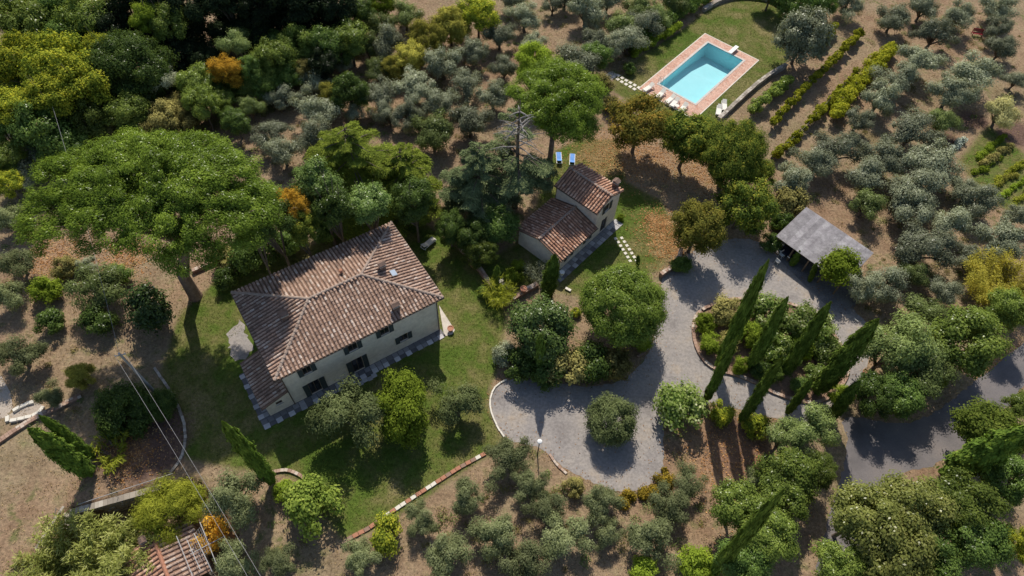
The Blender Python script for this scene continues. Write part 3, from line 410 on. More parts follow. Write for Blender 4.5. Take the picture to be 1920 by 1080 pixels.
('bush', 'dull', 'bush', 'bush', 31.9, 54.32, 4.62, 1.65, 'dull olive-brown bush near carport', 'shrubs'),
('bush', 'broadd', 'bush', 'bush', 18.63, 44.87, 2.63, 0.94, 'dark green bush, first from left near carport', 'shrubs'),
('bush', 'broadd', 'bush', 'bush', 28.94, 48.6, 2.98, 1.06, 'dark green bush, second from left near carport', 'shrubs'),
('bush', 'broadd', 'bush', 'bush', 31.02, 51.8, 3.05, 1.09, 'dark green bush, third from left near carport', 'shrubs'),
('bush', 'lime', 'climbing_bush', 'bush', 34.95, 44.52, 4.75, 2.9, 'bright green climber near carport', 'shrubs'),
('bush', 'lime', 'bush', 'bush', 42.41, 32.55, 3.21, 1.15, 'bright green bush near carport', 'shrubs'),
('bush', 'yellow', 'bush', 'bush', -1.5, 39.82, 2.41, 0.86, 'yellow-green bush at foot of guest house', 'shrubs'),
('bush', 'lime', 'bush', 'bush', 0.05, 41.9, 2.32, 0.83, 'bright green bush, first from left at foot of guest house', 'shrubs'),
('bush', 'lime', 'bush', 'bush', 0.56, 43.67, 1.7, 0.61, 'bright green bush, second from left at foot of guest house', 'shrubs'),
('bush', 'lime', 'bush', 'bush', 12.13, 51.65, 0.98, 0.35, 'bright green bush, third from left at foot of guest house', 'shrubs'),
('bush', 'broadd', 'bush', 'bush', -3.09, 39.92, 1.53, 0.55, 'dark green bush, first from left at foot of guest house', 'shrubs'),
('bush', 'broadd', 'bush', 'bush', 14.49, 78.56, 2.15, 0.77, 'dark green bush, second from left at foot of guest house', 'shrubs'),
('bush', 'dull', 'bush', 'bush', 10.21, 73.88, 3.69, 1.32, 'dull olive-brown bush, first from left at foot of guest house', 'shrubs'),
('bush', 'dull', 'bush', 'bush', 11.7, 70.39, 3.14, 1.12, 'dull olive-brown bush, second from left at foot of guest house', 'shrubs'),
('bush', 'broadd', 'bush', 'bush', -29.03, 42.24, 4.48, 1.6, 'dark green bush, first from left in shade between house and pine', 'shrubs'),
('bush', 'broadd', 'bush', 'bush', -26.66, 43.27, 4.64, 1.8, 'dark green bush, second from left in shade between house and pine', 'shrubs'),
('bush', 'broadd', 'bush', 'bush', -24.21, 44.63, 4.3, 1.8, 'dark green bush, third from left in shade between house and pine', 'shrubs'),
('bush', 'broadd', 'bush', 'bush', -21.54, 46.33, 4.09, 1.8, 'dark green bush, fourth from left in shade between house and pine', 'shrubs'),
('bush', 'broadd', 'bush', 'bush', -18.62, 48.09, 4.14, 1.8, 'dark green bush, fifth from left in shade between house and pine', 'shrubs'),
('bush', 'dull', 'bush', 'bush', -30.78, 42.12, 3.46, 1.4, 'dull olive-brown bush in shade between house and pine', 'shrubs'),
('bush', 'lime', 'bush', 'bush', 12.18, 12.69, 3.07, 1.1, 'bright green bush, first from left at bottom edge near thicket', 'shrubs'),
('bush', 'lime', 'bush', 'bush', 16.79, 13.2, 4.16, 1.49, 'bright green bush, second from left at bottom edge near thicket', 'shrubs'),
('bush', 'dull', 'bush', 'bush', 6.48, 19.48, 2.13, 0.76, 'dull olive-brown bush at bottom edge near thicket', 'shrubs'),
]
CYPRESS = [
(21.21, 32.73, 2.23, 17.21, -0.75, 0.6, 'tallest cypress of the planted island, its tip over the gravel'),
(24.48, 32.94, 1.71, 12.15, -0.53, 0.48, 'slender dark cypress second from left in the planted island'),
(27.93, 32.56, 2.0, 12.29, -0.42, 0.46, 'dark cypress in the middle of the planted island right half'),
(30.78, 30.67, 2.34, 13.2, -0.18, 0.26, 'brownish green cypress at the right end of the planted island'),
(19.53, 28.98, 1.65, 11.86, -0.44, 0.32, 'cypress beside the variegated bush, left side of the lane below the island'),
(22.71, 27.06, 1.43, 12.12, -0.31, 0.3, 'cypress between two yellow bushes below the shaded lane'),
(27.4, 28.18, 1.19, 6.96, -0.2, 0.24, 'smallest cypress below the shaded lane, half hidden by grey trees'),
(31.49, 27.87, 1.48, 7.23, -0.27, 0.4, 'rightmost cypress below the island, close to the asphalt road'),
(-20.29, 18.55, 2.25, 13.63, -0.06, -0.07, 'broad cypress on the lawn left of the main house shadow'),
(-36.45, 18.43, 2.31, 10.0, 0.01, 0.05, 'thicker front cypress of the pair at the left edge'),
(-36.75, 19.88, 1.54, 9.14, 0.01, 0.05, 'thinner rear cypress of the pair at the left edge'),
(3.83, 40.22, 1.98, 7.44, 0.17, -0.02, 'dark pointed cypress at the front corner of the guest house'),
(3.3, 30.97, 1.73, 7.44, -0.45, 0.04, 'short dark cypress under the glossy tree by the turning circle'),
(40.99, 22.64, 3.37, 12.1, 0.01, -0.07, 'wide bright green cypress beside the road at the right edge'),
(18.05, 12.9, 1.56, 17.3, 0.21, 1.69, 'long cypress in the thicket at the bottom right'),
(-1.7, 41.51, 0.91, 3.43, 0.01, -0.01, 'tiny dark columnar cypress on the terrace bed by the guest house'),
(32.83, 44.23, 1.05, 3.14, -0.32, 0.3, 'small columnar cypress in front of the carport, right one'),
(31.28, 46.39, 1.07, 2.6, -0.03, 0.05, 'small columnar cypress in front of the carport, left one'),
(13.81, 45.07, 0.71, 1.85, -0.22, 0.08, 'tiny pointed cypress at the end of the guest house stepping stones'),
]


# ---------------------------------------------------------------- materials
def node(nt, typ, **kw):
    n = nt.nodes.new(typ)
    for k, v in kw.items():
        if k.startswith('i_'):
            n.inputs[k[2:].replace('_', ' ')].default_value = v
        elif k[0] == 'n' and k[1:].isdigit():
            n.inputs[int(k[1:])].default_value = v
        else:
            setattr(n, k, v)
    return n

def new_mat(name):
    m = bpy.data.materials.new(name)
    m.use_nodes = True
    m.node_tree.nodes.clear()
    nt = m.node_tree
    out = nt.nodes.new('ShaderNodeOutputMaterial')
    return m, nt, out

def c4(c): return (c[0], c[1], c[2], 1.0)

def ramp(nt, stops, interp='LINEAR'):
    r = nt.nodes.new('ShaderNodeValToRGB')
    r.color_ramp.interpolation = interp
    e = r.color_ramp.elements
    while len(e) > 1: e.remove(e[-1])
    for i, (p, c) in enumerate(stops):
        if i == 0:
            e[0].position = p; e[0].color = c4(c)
        else:
            x = e.new(p); x.color = c4(c)
    return r

def mixc(nt, fac, a, b, blend='MIX'):
    n = nt.nodes.new('ShaderNodeMix')
    n.data_type = 'RGBA'; n.blend_type = blend
    for i, v in ((0, fac), (6, a), (7, b)):
        if hasattr(v, 'links'): nt.links.new(v, n.inputs[i])
        elif i == 0: n.inputs[0].default_value = v
        else: n.inputs[i].default_value = c4(v)
    return n.outputs[2]

def maprange(nt, v, a, b, c=0.0, d=1.0):
    n = nt.nodes.new('ShaderNodeMapRange')
    n.interpolation_type = 'SMOOTHSTEP'
    nt.links.new(v, n.inputs[0])
    for i, x in zip((1, 2, 3, 4), (a, b, c, d)): n.inputs[i].default_value = x
    return n.outputs[0]

def math_n(nt, op, a, b=None):
    n = nt.nodes.new('ShaderNodeMath'); n.operation = op
    for i, v in ((0, a), (1, b)):
        if v is None: continue
        if hasattr(v, 'links'): nt.links.new(v, n.inputs[i])
        else: n.inputs[i].default_value = v
    return n.outputs[0]

def noise(nt, scale, detail=4, rough=.6, co=None):
    n = node(nt, 'ShaderNodeTexNoise')
    n.inputs['Scale'].default_value = scale
    n.inputs['Detail'].default_value = detail
    n.inputs['Roughness'].default_value = rough
    if co is not None: nt.links.new(co, n.inputs['Vector'])
    return n

def surf_mat(name, cols, scale=1.0, rough=.9, bump=.0, bscale=8.0, island=None, spec=.3, fine=None, metal=0.0, isl_mix=.78, objvar=0.0):
    """procedural surface: noise-mixed colours, optional per-piece colour, fine grain and bump"""
    m, nt, out = new_mat(name)
    co = node(nt, 'ShaderNodeTexCoord').outputs['Object']
    if len(cols) == 1: cols = [cols[0], tuple(c * .82 for c in cols[0])]
    n1 = noise(nt, scale, 5, .65, co)
    st = [(0.32 + 0.36 * i / (len(cols) - 1), c) for i, c in enumerate(cols)]
    c = ramp(nt, st).outputs[0]
    nt.links.new(n1.outputs[0], c.node.inputs[0])
    if island:
        g = node(nt, 'ShaderNodeNewGeometry')
        ir = ramp(nt, [(p, q) for p, q in island])
        nt.links.new(g.outputs['Random Per Island'], ir.inputs[0])
        c = mixc(nt, isl_mix, c, ir.outputs[0])
    if fine:
        n2 = noise(nt, fine[0], 3, .7, co)
        v = maprange(nt, n2.outputs[0], .25, .75, 1 - fine[1], 1 + fine[1])
        c = mixc(nt, 1.0, c, v, 'MULTIPLY')
    if objvar:
        oi = node(nt, 'ShaderNodeObjectInfo')
        c = mixc(nt, 1.0, c, maprange(nt, oi.outputs['Random'], 0, 1, 1 - objvar, 1 + objvar), 'MULTIPLY')
    p = node(nt, 'ShaderNodeBsdfPrincipled')
    nt.links.new(c, p.inputs['Base Color'])
    p.inputs['Roughness'].default_value = rough
    p.inputs['Specular IOR Level'].default_value = spec
    p.inputs['Metallic'].default_value = metal
    if bump:
        n3 = noise(nt, bscale, 4, .7, co)
        b = node(nt, 'ShaderNodeBump')
        b.inputs['Strength'].default_value = bump
        b.inputs['Distance'].default_value = .05
        nt.links.new(n3.outputs[0], b.inputs['Height'])
        nt.links.new(b.outputs[0], p.inputs['Normal'])
    nt.links.new(p.outputs[0], out.inputs[0])
    return m

def leaf_mat(name, stops, trans=.38, gloss=0.0, var=.34, clump=.9):
    m, nt, out = new_mat(name)
    g = node(nt, 'ShaderNodeNewGeometry')
    oi = node(nt, 'ShaderNodeObjectInfo')
    tc = node(nt, 'ShaderNodeTexCoord')
    n1 = noise(nt, clump, 3, .6, tc.outputs['Object'])
    # leaf position in the colour range: mostly its own, partly its bough's
    a = math_n(nt, 'MULTIPLY', g.outputs['Random Per Island'], .55)
    b = math_n(nt, 'MULTIPLY', maprange(nt, n1.outputs[0], .3, .7), .45)
    r = ramp(nt, stops)
    nt.links.new(math_n(nt, 'ADD', a, b), r.inputs[0])
    v = maprange(nt, oi.outputs['Random'], 0, 1, 1 - var, 1 + var)
    c = mixc(nt, 1.0, r.outputs[0], v, 'MULTIPLY')
    d = node(nt, 'ShaderNodeBsdfDiffuse')
    t = node(nt, 'ShaderNodeBsdfTranslucent')
    nt.links.new(c, d.inputs[0])
    tcx = mixc(nt, 1.0, c, (1.25, 1.2, .55), 'MULTIPLY')
    nt.links.new(tcx, t.inputs[0])
    mx = node(nt, 'ShaderNodeMixShader'); mx.inputs[0].default_value = trans
    nt.links.new(d.outputs[0], mx.inputs[1]); nt.links.new(t.outputs[0], mx.inputs[2])
    last = mx
    if gloss:
        gl = node(nt, 'ShaderNodeBsdfGlossy')
        gl.inputs['Color'].default_value = (1, 1, 1, 1)
        gl.inputs['Roughness'].default_value = .27
        m2 = node(nt, 'ShaderNodeMixShader'); m2.inputs[0].default_value = gloss
        nt.links.new(mx.outputs[0], m2.inputs[1]); nt.links.new(gl.outputs[0], m2.inputs[2])
        last = m2
    nt.links.new(last.outputs[0], out.inputs[0])
    return m

def shade(c, k): return tuple(x * k for x in c)
def leaf3(name, c, warm=None, **kw):
    warm = warm or tuple(min(1, x * y) for x, y in zip(c, (1.5, 1.4, 1.2)))
    return leaf_mat(name, [(0.05, shade(c, .55)), (.5, c), (.95, warm)], **kw)

LEAF = {
 'olive': leaf3('leaf_olive', (0.220, 0.240, 0.145), (0.390, 0.412, 0.280), gloss=.007, trans=.2),
 'oliveg': leaf3('leaf_olive_green', (0.166, 0.214, 0.066), (0.279, 0.331, 0.113), gloss=.007, trans=.25),
 'olivem': leaf3('leaf_olive_mid', (0.175, 0.200, 0.088), (0.320, 0.345, 0.175), trans=.25),
 'oliveD': leaf3('leaf_olive_dark', (0.120, 0.148, 0.056), (0.235, 0.265, 0.115), trans=.25, var=.1),
 'olivep': leaf3('leaf_olive_pale', (0.390, 0.370, 0.159), (0.546, 0.507, 0.225), trans=.2),
 'broad': leaf3('leaf_broad', (0.151, 0.207, 0.041), (0.280, 0.336, 0.068), gloss=.007),
 'broadb': leaf3('leaf_bright', (0.159, 0.229, 0.038), (0.288, 0.353, 0.069), gloss=.007),
 'bigbroad': leaf3('leaf_light_olive', (0.182, 0.203, 0.051), (0.292, 0.289, 0.091), gloss=.007),
 'broadd': leaf3('leaf_dark', (0.106, 0.169, 0.039), (0.213, 0.300, 0.064), gloss=.007),
 'dark': leaf3('leaf_shade_black', (0.020, 0.032, 0.014), (0.043, 0.061, 0.023), gloss=.004, trans=.15),  # shade of the wooded hollow put into a near-black leaf colour
 'yellow': leaf_mat('leaf_yellow', [(.05, (0.056, 0.088, 0.015)), (.4, (0.188, 0.237, 0.031)), (.7, (0.413, 0.425, 0.044)), (.95, (0.625, 0.575, 0.062))], trans=.35),
 'yolive': leaf3('leaf_yellow_olive', (0.333, 0.321, 0.065), (0.579, 0.515, 0.102), trans=.3),
 'lime': leaf3('leaf_lime', (0.224, 0.305, 0.035), (0.388, 0.484, 0.062), trans=.38),
 'limeg': leaf3('leaf_fresh', (0.177, 0.241, 0.044), (0.315, 0.365, 0.073), trans=.35),
 'autumn': leaf_mat('leaf_autumn', [(.05, (0.051, 0.062, 0.016)), (.4, (0.169, 0.159, 0.034)), (.7, (0.279, 0.221, 0.044)), (.95, (0.485, 0.279, 0.059))], var=.1),
 'autumn2': leaf_mat('leaf_autumn_green', [(.05, (0.067, 0.075, 0.020)), (.5, (0.194, 0.194, 0.041)), (.95, (0.359, 0.299, 0.060))], var=.1),
 'autumng': leaf_mat('leaf_turning', [(.05, (0.039, 0.070, 0.018)), (.45, (0.131, 0.184, 0.035)), (.75, (0.280, 0.306, 0.049)), (.95, (0.542, 0.455, 0.070))], var=.1),
 'orange': leaf_mat('leaf_orange', [(.05, (0.234, 0.156, 0.027)), (.5, (0.585, 0.351, 0.047)), (.95, (0.897, 0.526, 0.066))], trans=.35),
 'gloss': leaf3('leaf_glossy', (0.115, 0.181, 0.040), (0.241, 0.309, 0.093), gloss=.015, trans=.2),
 'glossd': leaf3('leaf_glossy_dark', (0.066, 0.112, 0.030), (0.147, 0.214, 0.059), gloss=.015, trans=.12),
 'dull': leaf3('leaf_dull', (0.244, 0.219, 0.073), (0.390, 0.341, 0.113), trans=.2),
 'var': leaf_mat('leaf_variegated', [(.05, (0.078, 0.137, 0.027)), (.45, (0.195, 0.273, 0.053)), (.78, (0.390, 0.449, 0.159)), (.95, (0.900, 0.900, 0.530))], gloss=.007),
 'pine': leaf3('leaf_pine', (0.144, 0.219, 0.026), (0.300, 0.400, 0.051), trans=.25, var=.05, clump=.5, gloss=.008),
 'cypress': leaf3('leaf_cypress', (0.115, 0.175, 0.030), (0.25, 0.33, 0.06), trans=.15, var=.2),
 'cypressl': leaf3('leaf_cypress_light', (0.147, 0.234, 0.040), (0.273, 0.370, 0.059), trans=.2, var=.05),
 'cedar': leaf3('leaf_cedar', (0.195, 0.247, 0.041), (0.360, 0.420, 0.066), trans=.25, var=.05),
 'cedarb': leaf3('leaf_cedar_blue', (0.180, 0.225, 0.102), (0.330, 0.375, 0.173), trans=.15, var=.05),
 'bamboo': leaf3('leaf_bamboo', (0.32, 0.35, 0.09), (0.60, 0.60, 0.24), trans=.35, var=.05),
 'broom': leaf3('leaf_broom', (0.292, 0.323, 0.040), (0.507, 0.507, 0.066), trans=.3, var=.05),
 'gold': leaf3('leaf_gold', (0.429, 0.386, 0.064), (0.715, 0.615, 0.116), trans=.35, var=.05),
 'vine': leaf3('leaf_vine', (0.330, 0.360, 0.036), (0.660, 0.615, 0.061), trans=.35),
 'ochre': leaf3('leaf_ochre', (0.332, 0.244, 0.034), (0.566, 0.390, 0.053), trans=.2),
 'silver': leaf3('leaf_silver', (0.358, 0.400, 0.322), (0.715, 0.744, 0.644), trans=.1),
 'fallen': leaf_mat('leaf_fallen', [(.1, (0.229, 0.114, 0.046)), (.5, (0.486, 0.243, 0.097)), (.9, (0.686, 0.429, 0.206))], trans=.05),
 'straw': leaf_mat('straw', [(.1, (0.257, 0.172, 0.084)), (.5, (0.472, 0.336, 0.167)), (.9, (0.658, 0.501, 0.270))], trans=.1),
 'sward': leaf_mat('sward', [(.1, (0.055, 0.083, 0.015)), (.5, (0.099, 0.128, 0.023)), (.9, (0.188, 0.183, 0.043))], trans=.25),
}
BARK = surf_mat('bark', [(.10, .075, .055), (.17, .135, .10)], 3, .95, .6, 14)
BARKP = surf_mat('bark_pine', [(.16, .10, .07), (.26, .18, .13)], 2.5, .95, .6, 10)
BARKG = surf_mat('bark_grey', [(.22, .20, .18), (.36, .33, .30)], 3, .95, .5, 10)

TILE_ISL = [(0, (.17, .11, .085)), (.25, (.29, .185, .135)), (.5, (.40, .255, .185)), (.75, (.47, .32, .24)), (.9, (.55, .42, .34)), (1, (.66, .57, .49))]
M_TILE = surf_mat('roof_tile_weathered', [(.15, .115, .092), (.30, .205, .155), (.42, .29, .22), (.34, .25, .19)], .45, .9, .3, 20, island=TILE_ISL, fine=(9, .35), isl_mix=.6)
TILE_ISL2 = [(0, (.26, .13, .085)), (.3, (.42, .215, .135)), (.7, (.54, .30, .195)), (1, (.68, .46, .34))]
M_TILE2 = surf_mat('roof_tile_orange', [(.32, .18, .12), (.48, .28, .19)], 1.2, .9, .3, 20, island=TILE_ISL2, fine=(9, .3))
M_PAN = surf_mat('roof_pan', [(.16, .095, .065), (.27, .165, .115)], 3, .95, .3, 12)
M_RIDGE = surf_mat('ridge_tile', [(.28, .20, .155), (.42, .33, .27)], 2.5, .9, .3, 14)
M_WALL = surf_mat('cream_render', [(.70, .59, .48), (.81, .70, .58), (.86, .75, .63)], .45, .92, .12, 30, fine=(2.2, .1))
M_SHUT = surf_mat('shutter_green', [(.035, .045, .045), (.05, .062, .06)], 2, .6, spec=.4)
M_FRAME = surf_mat('frame_wood', [(.16, .11, .075)], 3, .7)
M_IRON = surf_mat('dark_iron', [(.04, .035, .033), (.07, .06, .055)], 4, .55)
M_GUTTER = surf_mat('gutter_metal', [(.11, .075, .055), (.16, .11, .08)], 3, .5)
M_WIRE = surf_mat('cable', [(.26, .25, .25), (.32, .31, .31)], 3, .7)
M_GALV = surf_mat('galvanised_bar', [(.36, .35, .345), (.45, .44, .43)], 3, .45, spec=.5)
M_CONC = surf_mat('pale_concrete', [(.46, .41, .35), (.56, .51, .44)], .8, .9, .15, 12, fine=(5, .1))
M_WHITE = surf_mat('white_paint', [(.74, .72, .68), (.82, .80, .76)], 3, .6)
M_FABW = surf_mat('cream_canvas', [(.70, .66, .57), (.80, .76, .67)], 4, .85)
M_BLUE = surf_mat('blue_canvas', [(.10, .24, .55), (.16, .33, .68)], 4, .8)
M_RED = surf_mat('red_paint', [(.22, .012, .02), (.32, .02, .03)], 4, .6)
M_CLAY = surf_mat('terracotta', [(.34, .15, .09), (.45, .22, .14)], 4, .85)
M_SLAB = surf_mat('paving_slab', [(.36, .33, .31), (.48, .45, .42)], .7, .9, .2, 9, island=[(0, (.25, .235, .23)), (.5, (.40, .375, .35)), (1, (.56, .53, .50))])
M_SLABD = surf_mat('dark_paving_slab', [(.11, .105, .11), (.17, .16, .16)], .7, .9, .2, 9)
M_STONE = surf_mat('field_stone', [(.24, .205, .165), (.40, .35, .29)], 1.2, .95, .5, 8, island=[(0, (.20, .17, .14)), (.5, (.36, .31, .25)), (1, (.52, .47, .40))])
BR = [(0, (.24, .14, .10)), (.4, (.36, .23, .165)), (.75, (.46, .33, .25)), (1, (.62, .54, .45))]
M_BRICK = surf_mat('brick', [(.32, .22, .165), (.44, .33, .26)], 2, .95, .4, 12, island=BR)
M_BRICKC = surf_mat('brick_core', [(.24, .15, .11), (.33, .22, .165)], 2, .95, .4, 10)
M_PALE = surf_mat('pale_stone', [(.62, .57, .48), (.74, .69, .60)], 2, .9, .2, 12)
M_GRAVEL = surf_mat('gravel', [(.22, .197, .184), (.275, .249, .232), (.312, .278, .25), (.345, .285, .228)], .3, .95, .5, 26, fine=(3.5, .2))
M_GRAVEL2 = surf_mat('gravel_warm', [(.36, .30, .245), (.45, .38, .31)], .3, .95, .5, 26, fine=(7, .16))
M_ASPH = surf_mat('asphalt', [(.115, .105, .105), (.165, .148, .145), (.21, .18, .165)], .25, .9, .3, 30, fine=(9, .12))
M_COBB = surf_mat('cobble', [(.15, .14, .14), (.24, .225, .22)], .8, .9, .5, 12, fine=(6, .25))
M_TINR = surf_mat('weathered_sheet_roof', [(.21, .195, .20), (.29, .27, .277), (.39, .37, .37)], 1.3, .8, .15, 16, fine=(5, .18), objvar=.16)
M_TIMBER = surf_mat('timber', [(.15, .105, .07), (.24, .175, .12)], 3, .85)
M_GLASS = surf_mat('dark_glass', [(.012, .014, .017), (.02, .022, .026)], 1, .08, spec=.6)
M_CAR = surf_mat('dark_car_paint', [(.016, .02, .035), (.02, .025, .042)], 1, .22, spec=.6)
M_RUB = surf_mat('rubber', [(.02, .02, .02)], 4, .8)
M_SOIL = surf_mat('bed_soil', [(.17, .105, .07), (.30, .19, .13)], .8, .95, .5, 9, fine=(5, .25))
M_POOL = surf_mat('pool_lining', [(.44, .66, .69), (.50, .70, .73)], .4, .7)
M_POOLW = surf_mat('pool_wall_lining', [(.36, .70, .75), (.42, .74, .79)], .4, .7)
M_COPE = surf_mat('pool_coping', [(.50, .46, .42), (.60, .56, .51)], 1.5, .85, .1, 14)

def deck_mat():
    m, nt, out = new_mat('pool_terracotta')
    co = node(nt, 'ShaderNodeTexCoord').outputs['Object']
    b = node(nt, 'ShaderNodeTexBrick')
    nt.links.new(co, b.inputs['Vector'])
    b.inputs['Color1'].default_value = (.46, .21, .14, 1); b.inputs['Color2'].default_value = (.60, .40, .30, 1)
    b.inputs['Mortar'].default_value = (.42, .33, .27, 1)
    b.inputs['Scale'].default_value = 1.0
    b.inputs['Brick Width'].default_value = .62; b.inputs['Row Height'].default_value = .3
    b.inputs['Mortar Size'].default_value = .02; b.inputs['Bias'].default_value = -.1
    n = noise(nt, .7, 5, .7, co)
    c = mixc(nt, maprange(nt, n.outputs[0], .35, .7), b.outputs[0], (.58, .36, .27))
    n2 = noise(nt, 5, 3, .7, co)
    c = mixc(nt, 1.0, c, maprange(nt, n2.outputs[0], .25, .75, .72, 1.25), 'MULTIPLY')
    p = node(nt, 'ShaderNodeBsdfPrincipled')
    nt.links.new(c, p.inputs['Base Color']); p.inputs['Roughness'].default_value = .9
    nt.links.new(p.outputs[0], out.inputs[0])
    return m
M_DECK = deck_mat()

def water_mat():
    m, nt, out = new_mat('pool_water')
    co = node(nt, 'ShaderNodeTexCoord').outputs['Object']
    n = noise(nt, 1.6, 3, .5, co)
    b = node(nt, 'ShaderNodeBump'); b.inputs['Strength'].default_value = .3; b.inputs['Distance'].default_value = .05
    nt.links.new(n.outputs[0], b.inputs['Height'])
    tr = node(nt, 'ShaderNodeBsdfTransparent'); tr.inputs[0].default_value = (.80, .955, .975, 1)
    gl = node(nt, 'ShaderNodeBsdfGlossy'); gl.inputs['Roughness'].default_value = .04
    fr = node(nt, 'ShaderNodeFresnel'); fr.inputs[0].default_value = 1.33
    nt.links.new(b.outputs[0], gl.inputs['Normal']); nt.links.new(b.outputs[0], fr.inputs['Normal'])
    mx = node(nt, 'ShaderNodeMixShader')
    nt.links.new(fr.outputs[0], mx.inputs[0]); nt.links.new(tr.outputs[0], mx.inputs[1]); nt.links.new(gl.outputs[0], mx.inputs[2])
    nt.links.new(mx.outputs[0], out.inputs[0])
    return m
M_WATER = water_mat()

def ground_mat():
    m, nt, out = new_mat('dry_ground')
    co = node(nt, 'ShaderNodeTexCoord').outputs['Object']
    def att(n):
        a = node(nt, 'ShaderNodeAttribute'); a.attribute_name = n
        return a.outputs['Fac']
    big = noise(nt, .07, 6, .62, co); mid = noise(nt, .45, 5, .65, co); fin = noise(nt, 3.2, 4, .7, co); fin2 = noise(nt, 11, 3, .7, co)
    dry = ramp(nt, [(.30, (.15, .09, .056)), (.42, (.225, .148, .092)), (.55, (.305, .213, .135)), (.66, (.33, .25, .152)), (.78, (.19, .18, .075))])
    nt.links.new(mid.outputs[0], dry.inputs[0])
    d2 = ramp(nt, [(.32, (.215, .124, .075)), (.46, (.29, .20, .126)), (.58, (.24, .195, .12)), (.70, (.135, .14, .05))])
    nt.links.new(big.outputs[0], d2.inputs[0])
    c = mixc(nt, .5, dry.outputs[0], d2.outputs[0])
    w1 = noise(nt, .9, 4, .6, co); w2 = noise(nt, .12, 3, .5, co)
    c = mixc(nt, math_n(nt, 'MULTIPLY', maprange(nt, w1.outputs[0], .5, .68), maprange(nt, w2.outputs[0], .4, .6, .15, .8)), c, (.10, .115, .035))
    # lawn: green where watered, tan where worn
    lg = ramp(nt, [(.30, (.056, .098, .013)), (.44, (.085, .124, .021)), (.51, (.125, .13, .038)), (.62, (.22, .18, .082))])
    lm = math_n(nt, 'ADD', math_n(nt, 'MULTIPLY', big.outputs[0], .55), math_n(nt, 'MULTIPLY', mid.outputs[0], .45))
    nt.links.new(lm, lg.inputs[0])
    la = math_n(nt, 'ADD', att('lawn'), math_n(nt, 'MULTIPLY', math_n(nt, 'SUBTRACT', fin.outputs[0], .5), .7))
    c = mixc(nt, maprange(nt, la, .3, .75), c, lg.outputs[0])
    ti = math_n(nt, 'ADD', att('tilled_and_shade'), math_n(nt, 'MULTIPLY', math_n(nt, 'SUBTRACT', mid.outputs[0], .5), .8))
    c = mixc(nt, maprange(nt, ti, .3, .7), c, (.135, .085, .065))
    li = math_n(nt, 'ADD', att('litter'), math_n(nt, 'MULTIPLY', math_n(nt, 'SUBTRACT', mid.outputs[0], .5), .9))
    c = mixc(nt, maprange(nt, li, .35, .85, 0, .42), c, (.34, .19, .105))
    c = mixc(nt, 1.0, c, maprange(nt, fin.outputs[0], .28, .72, .70, 1.28), 'MULTIPLY')
    c = mixc(nt, 1.0, c, maprange(nt, fin2.outputs[0], .25, .75, .78, 1.2), 'MULTIPLY')
    p = node(nt, 'ShaderNodeBsdfPrincipled')
    nt.links.new(c, p.inputs['Base Color']); p.inputs['Roughness'].default_value = .97
    p.inputs['Specular IOR Level'].default_value = .1
    b = node(nt, 'ShaderNodeBump'); b.inputs['Strength'].default_value = .8; b.inputs['Distance'].default_value = .12
    nt.links.new(fin.outputs[0], b.inputs['Height']); nt.links.new(b.outputs[0], p.inputs['Normal'])
    nt.links.new(p.outputs[0], out.inputs[0])
    return m
M_GROUND = ground_mat()

# ---------------------------------------------------------------- object helpers
def tag(o, label=None, cat=None, group=None, kind=None):
    if label: o['label'] = label
    if cat: o['category'] = cat
    if group: o['group'] = group
    if kind: o['kind'] = kind
    return o

def link(name, me, parent=None, mat=None):
    o = bpy.data.objects.new(name, me)
    col.objects.link(o)
    if parent: o.parent = parent
    if mat is not None and me is not None:
        if not me.materials: me.materials.append(mat)
    return o

def empty(name, loc=(0, 0, 0), rz=0.0, label=None, cat=None, group=None):
    o = bpy.data.objects.new(name, None)
    o.empty_display_size = .3
    col.objects.link(o)
    o.location = loc
    o.rotation_euler = (0, 0, rz)
    return tag(o, label, cat, group)

def np_mesh(name, V, F, smooth=False):
    """V (n,3), F (m,k) arrays, k = 3 or 4"""
    V = np.ascontiguousarray(V, dtype=np.float32); F = np.ascontiguousarray(F, dtype=np.int32)
    me = bpy.data.meshes.new(name)
    k = F.shape[1]
    me.vertices.add(len(V)); me.vertices.foreach_set('co', V.ravel())
    me.loops.add(F.size); me.loops.foreach_set('vertex_index', F.ravel())
    me.polygons.add(len(F)); me.polygons.foreach_set('loop_start', np.arange(0, F.size, k, dtype=np.int32))
    if smooth: me.polygons.foreach_set('use_smooth', np.ones(len(F), dtype=bool))
    me.update(calc_edges=True)
    return me

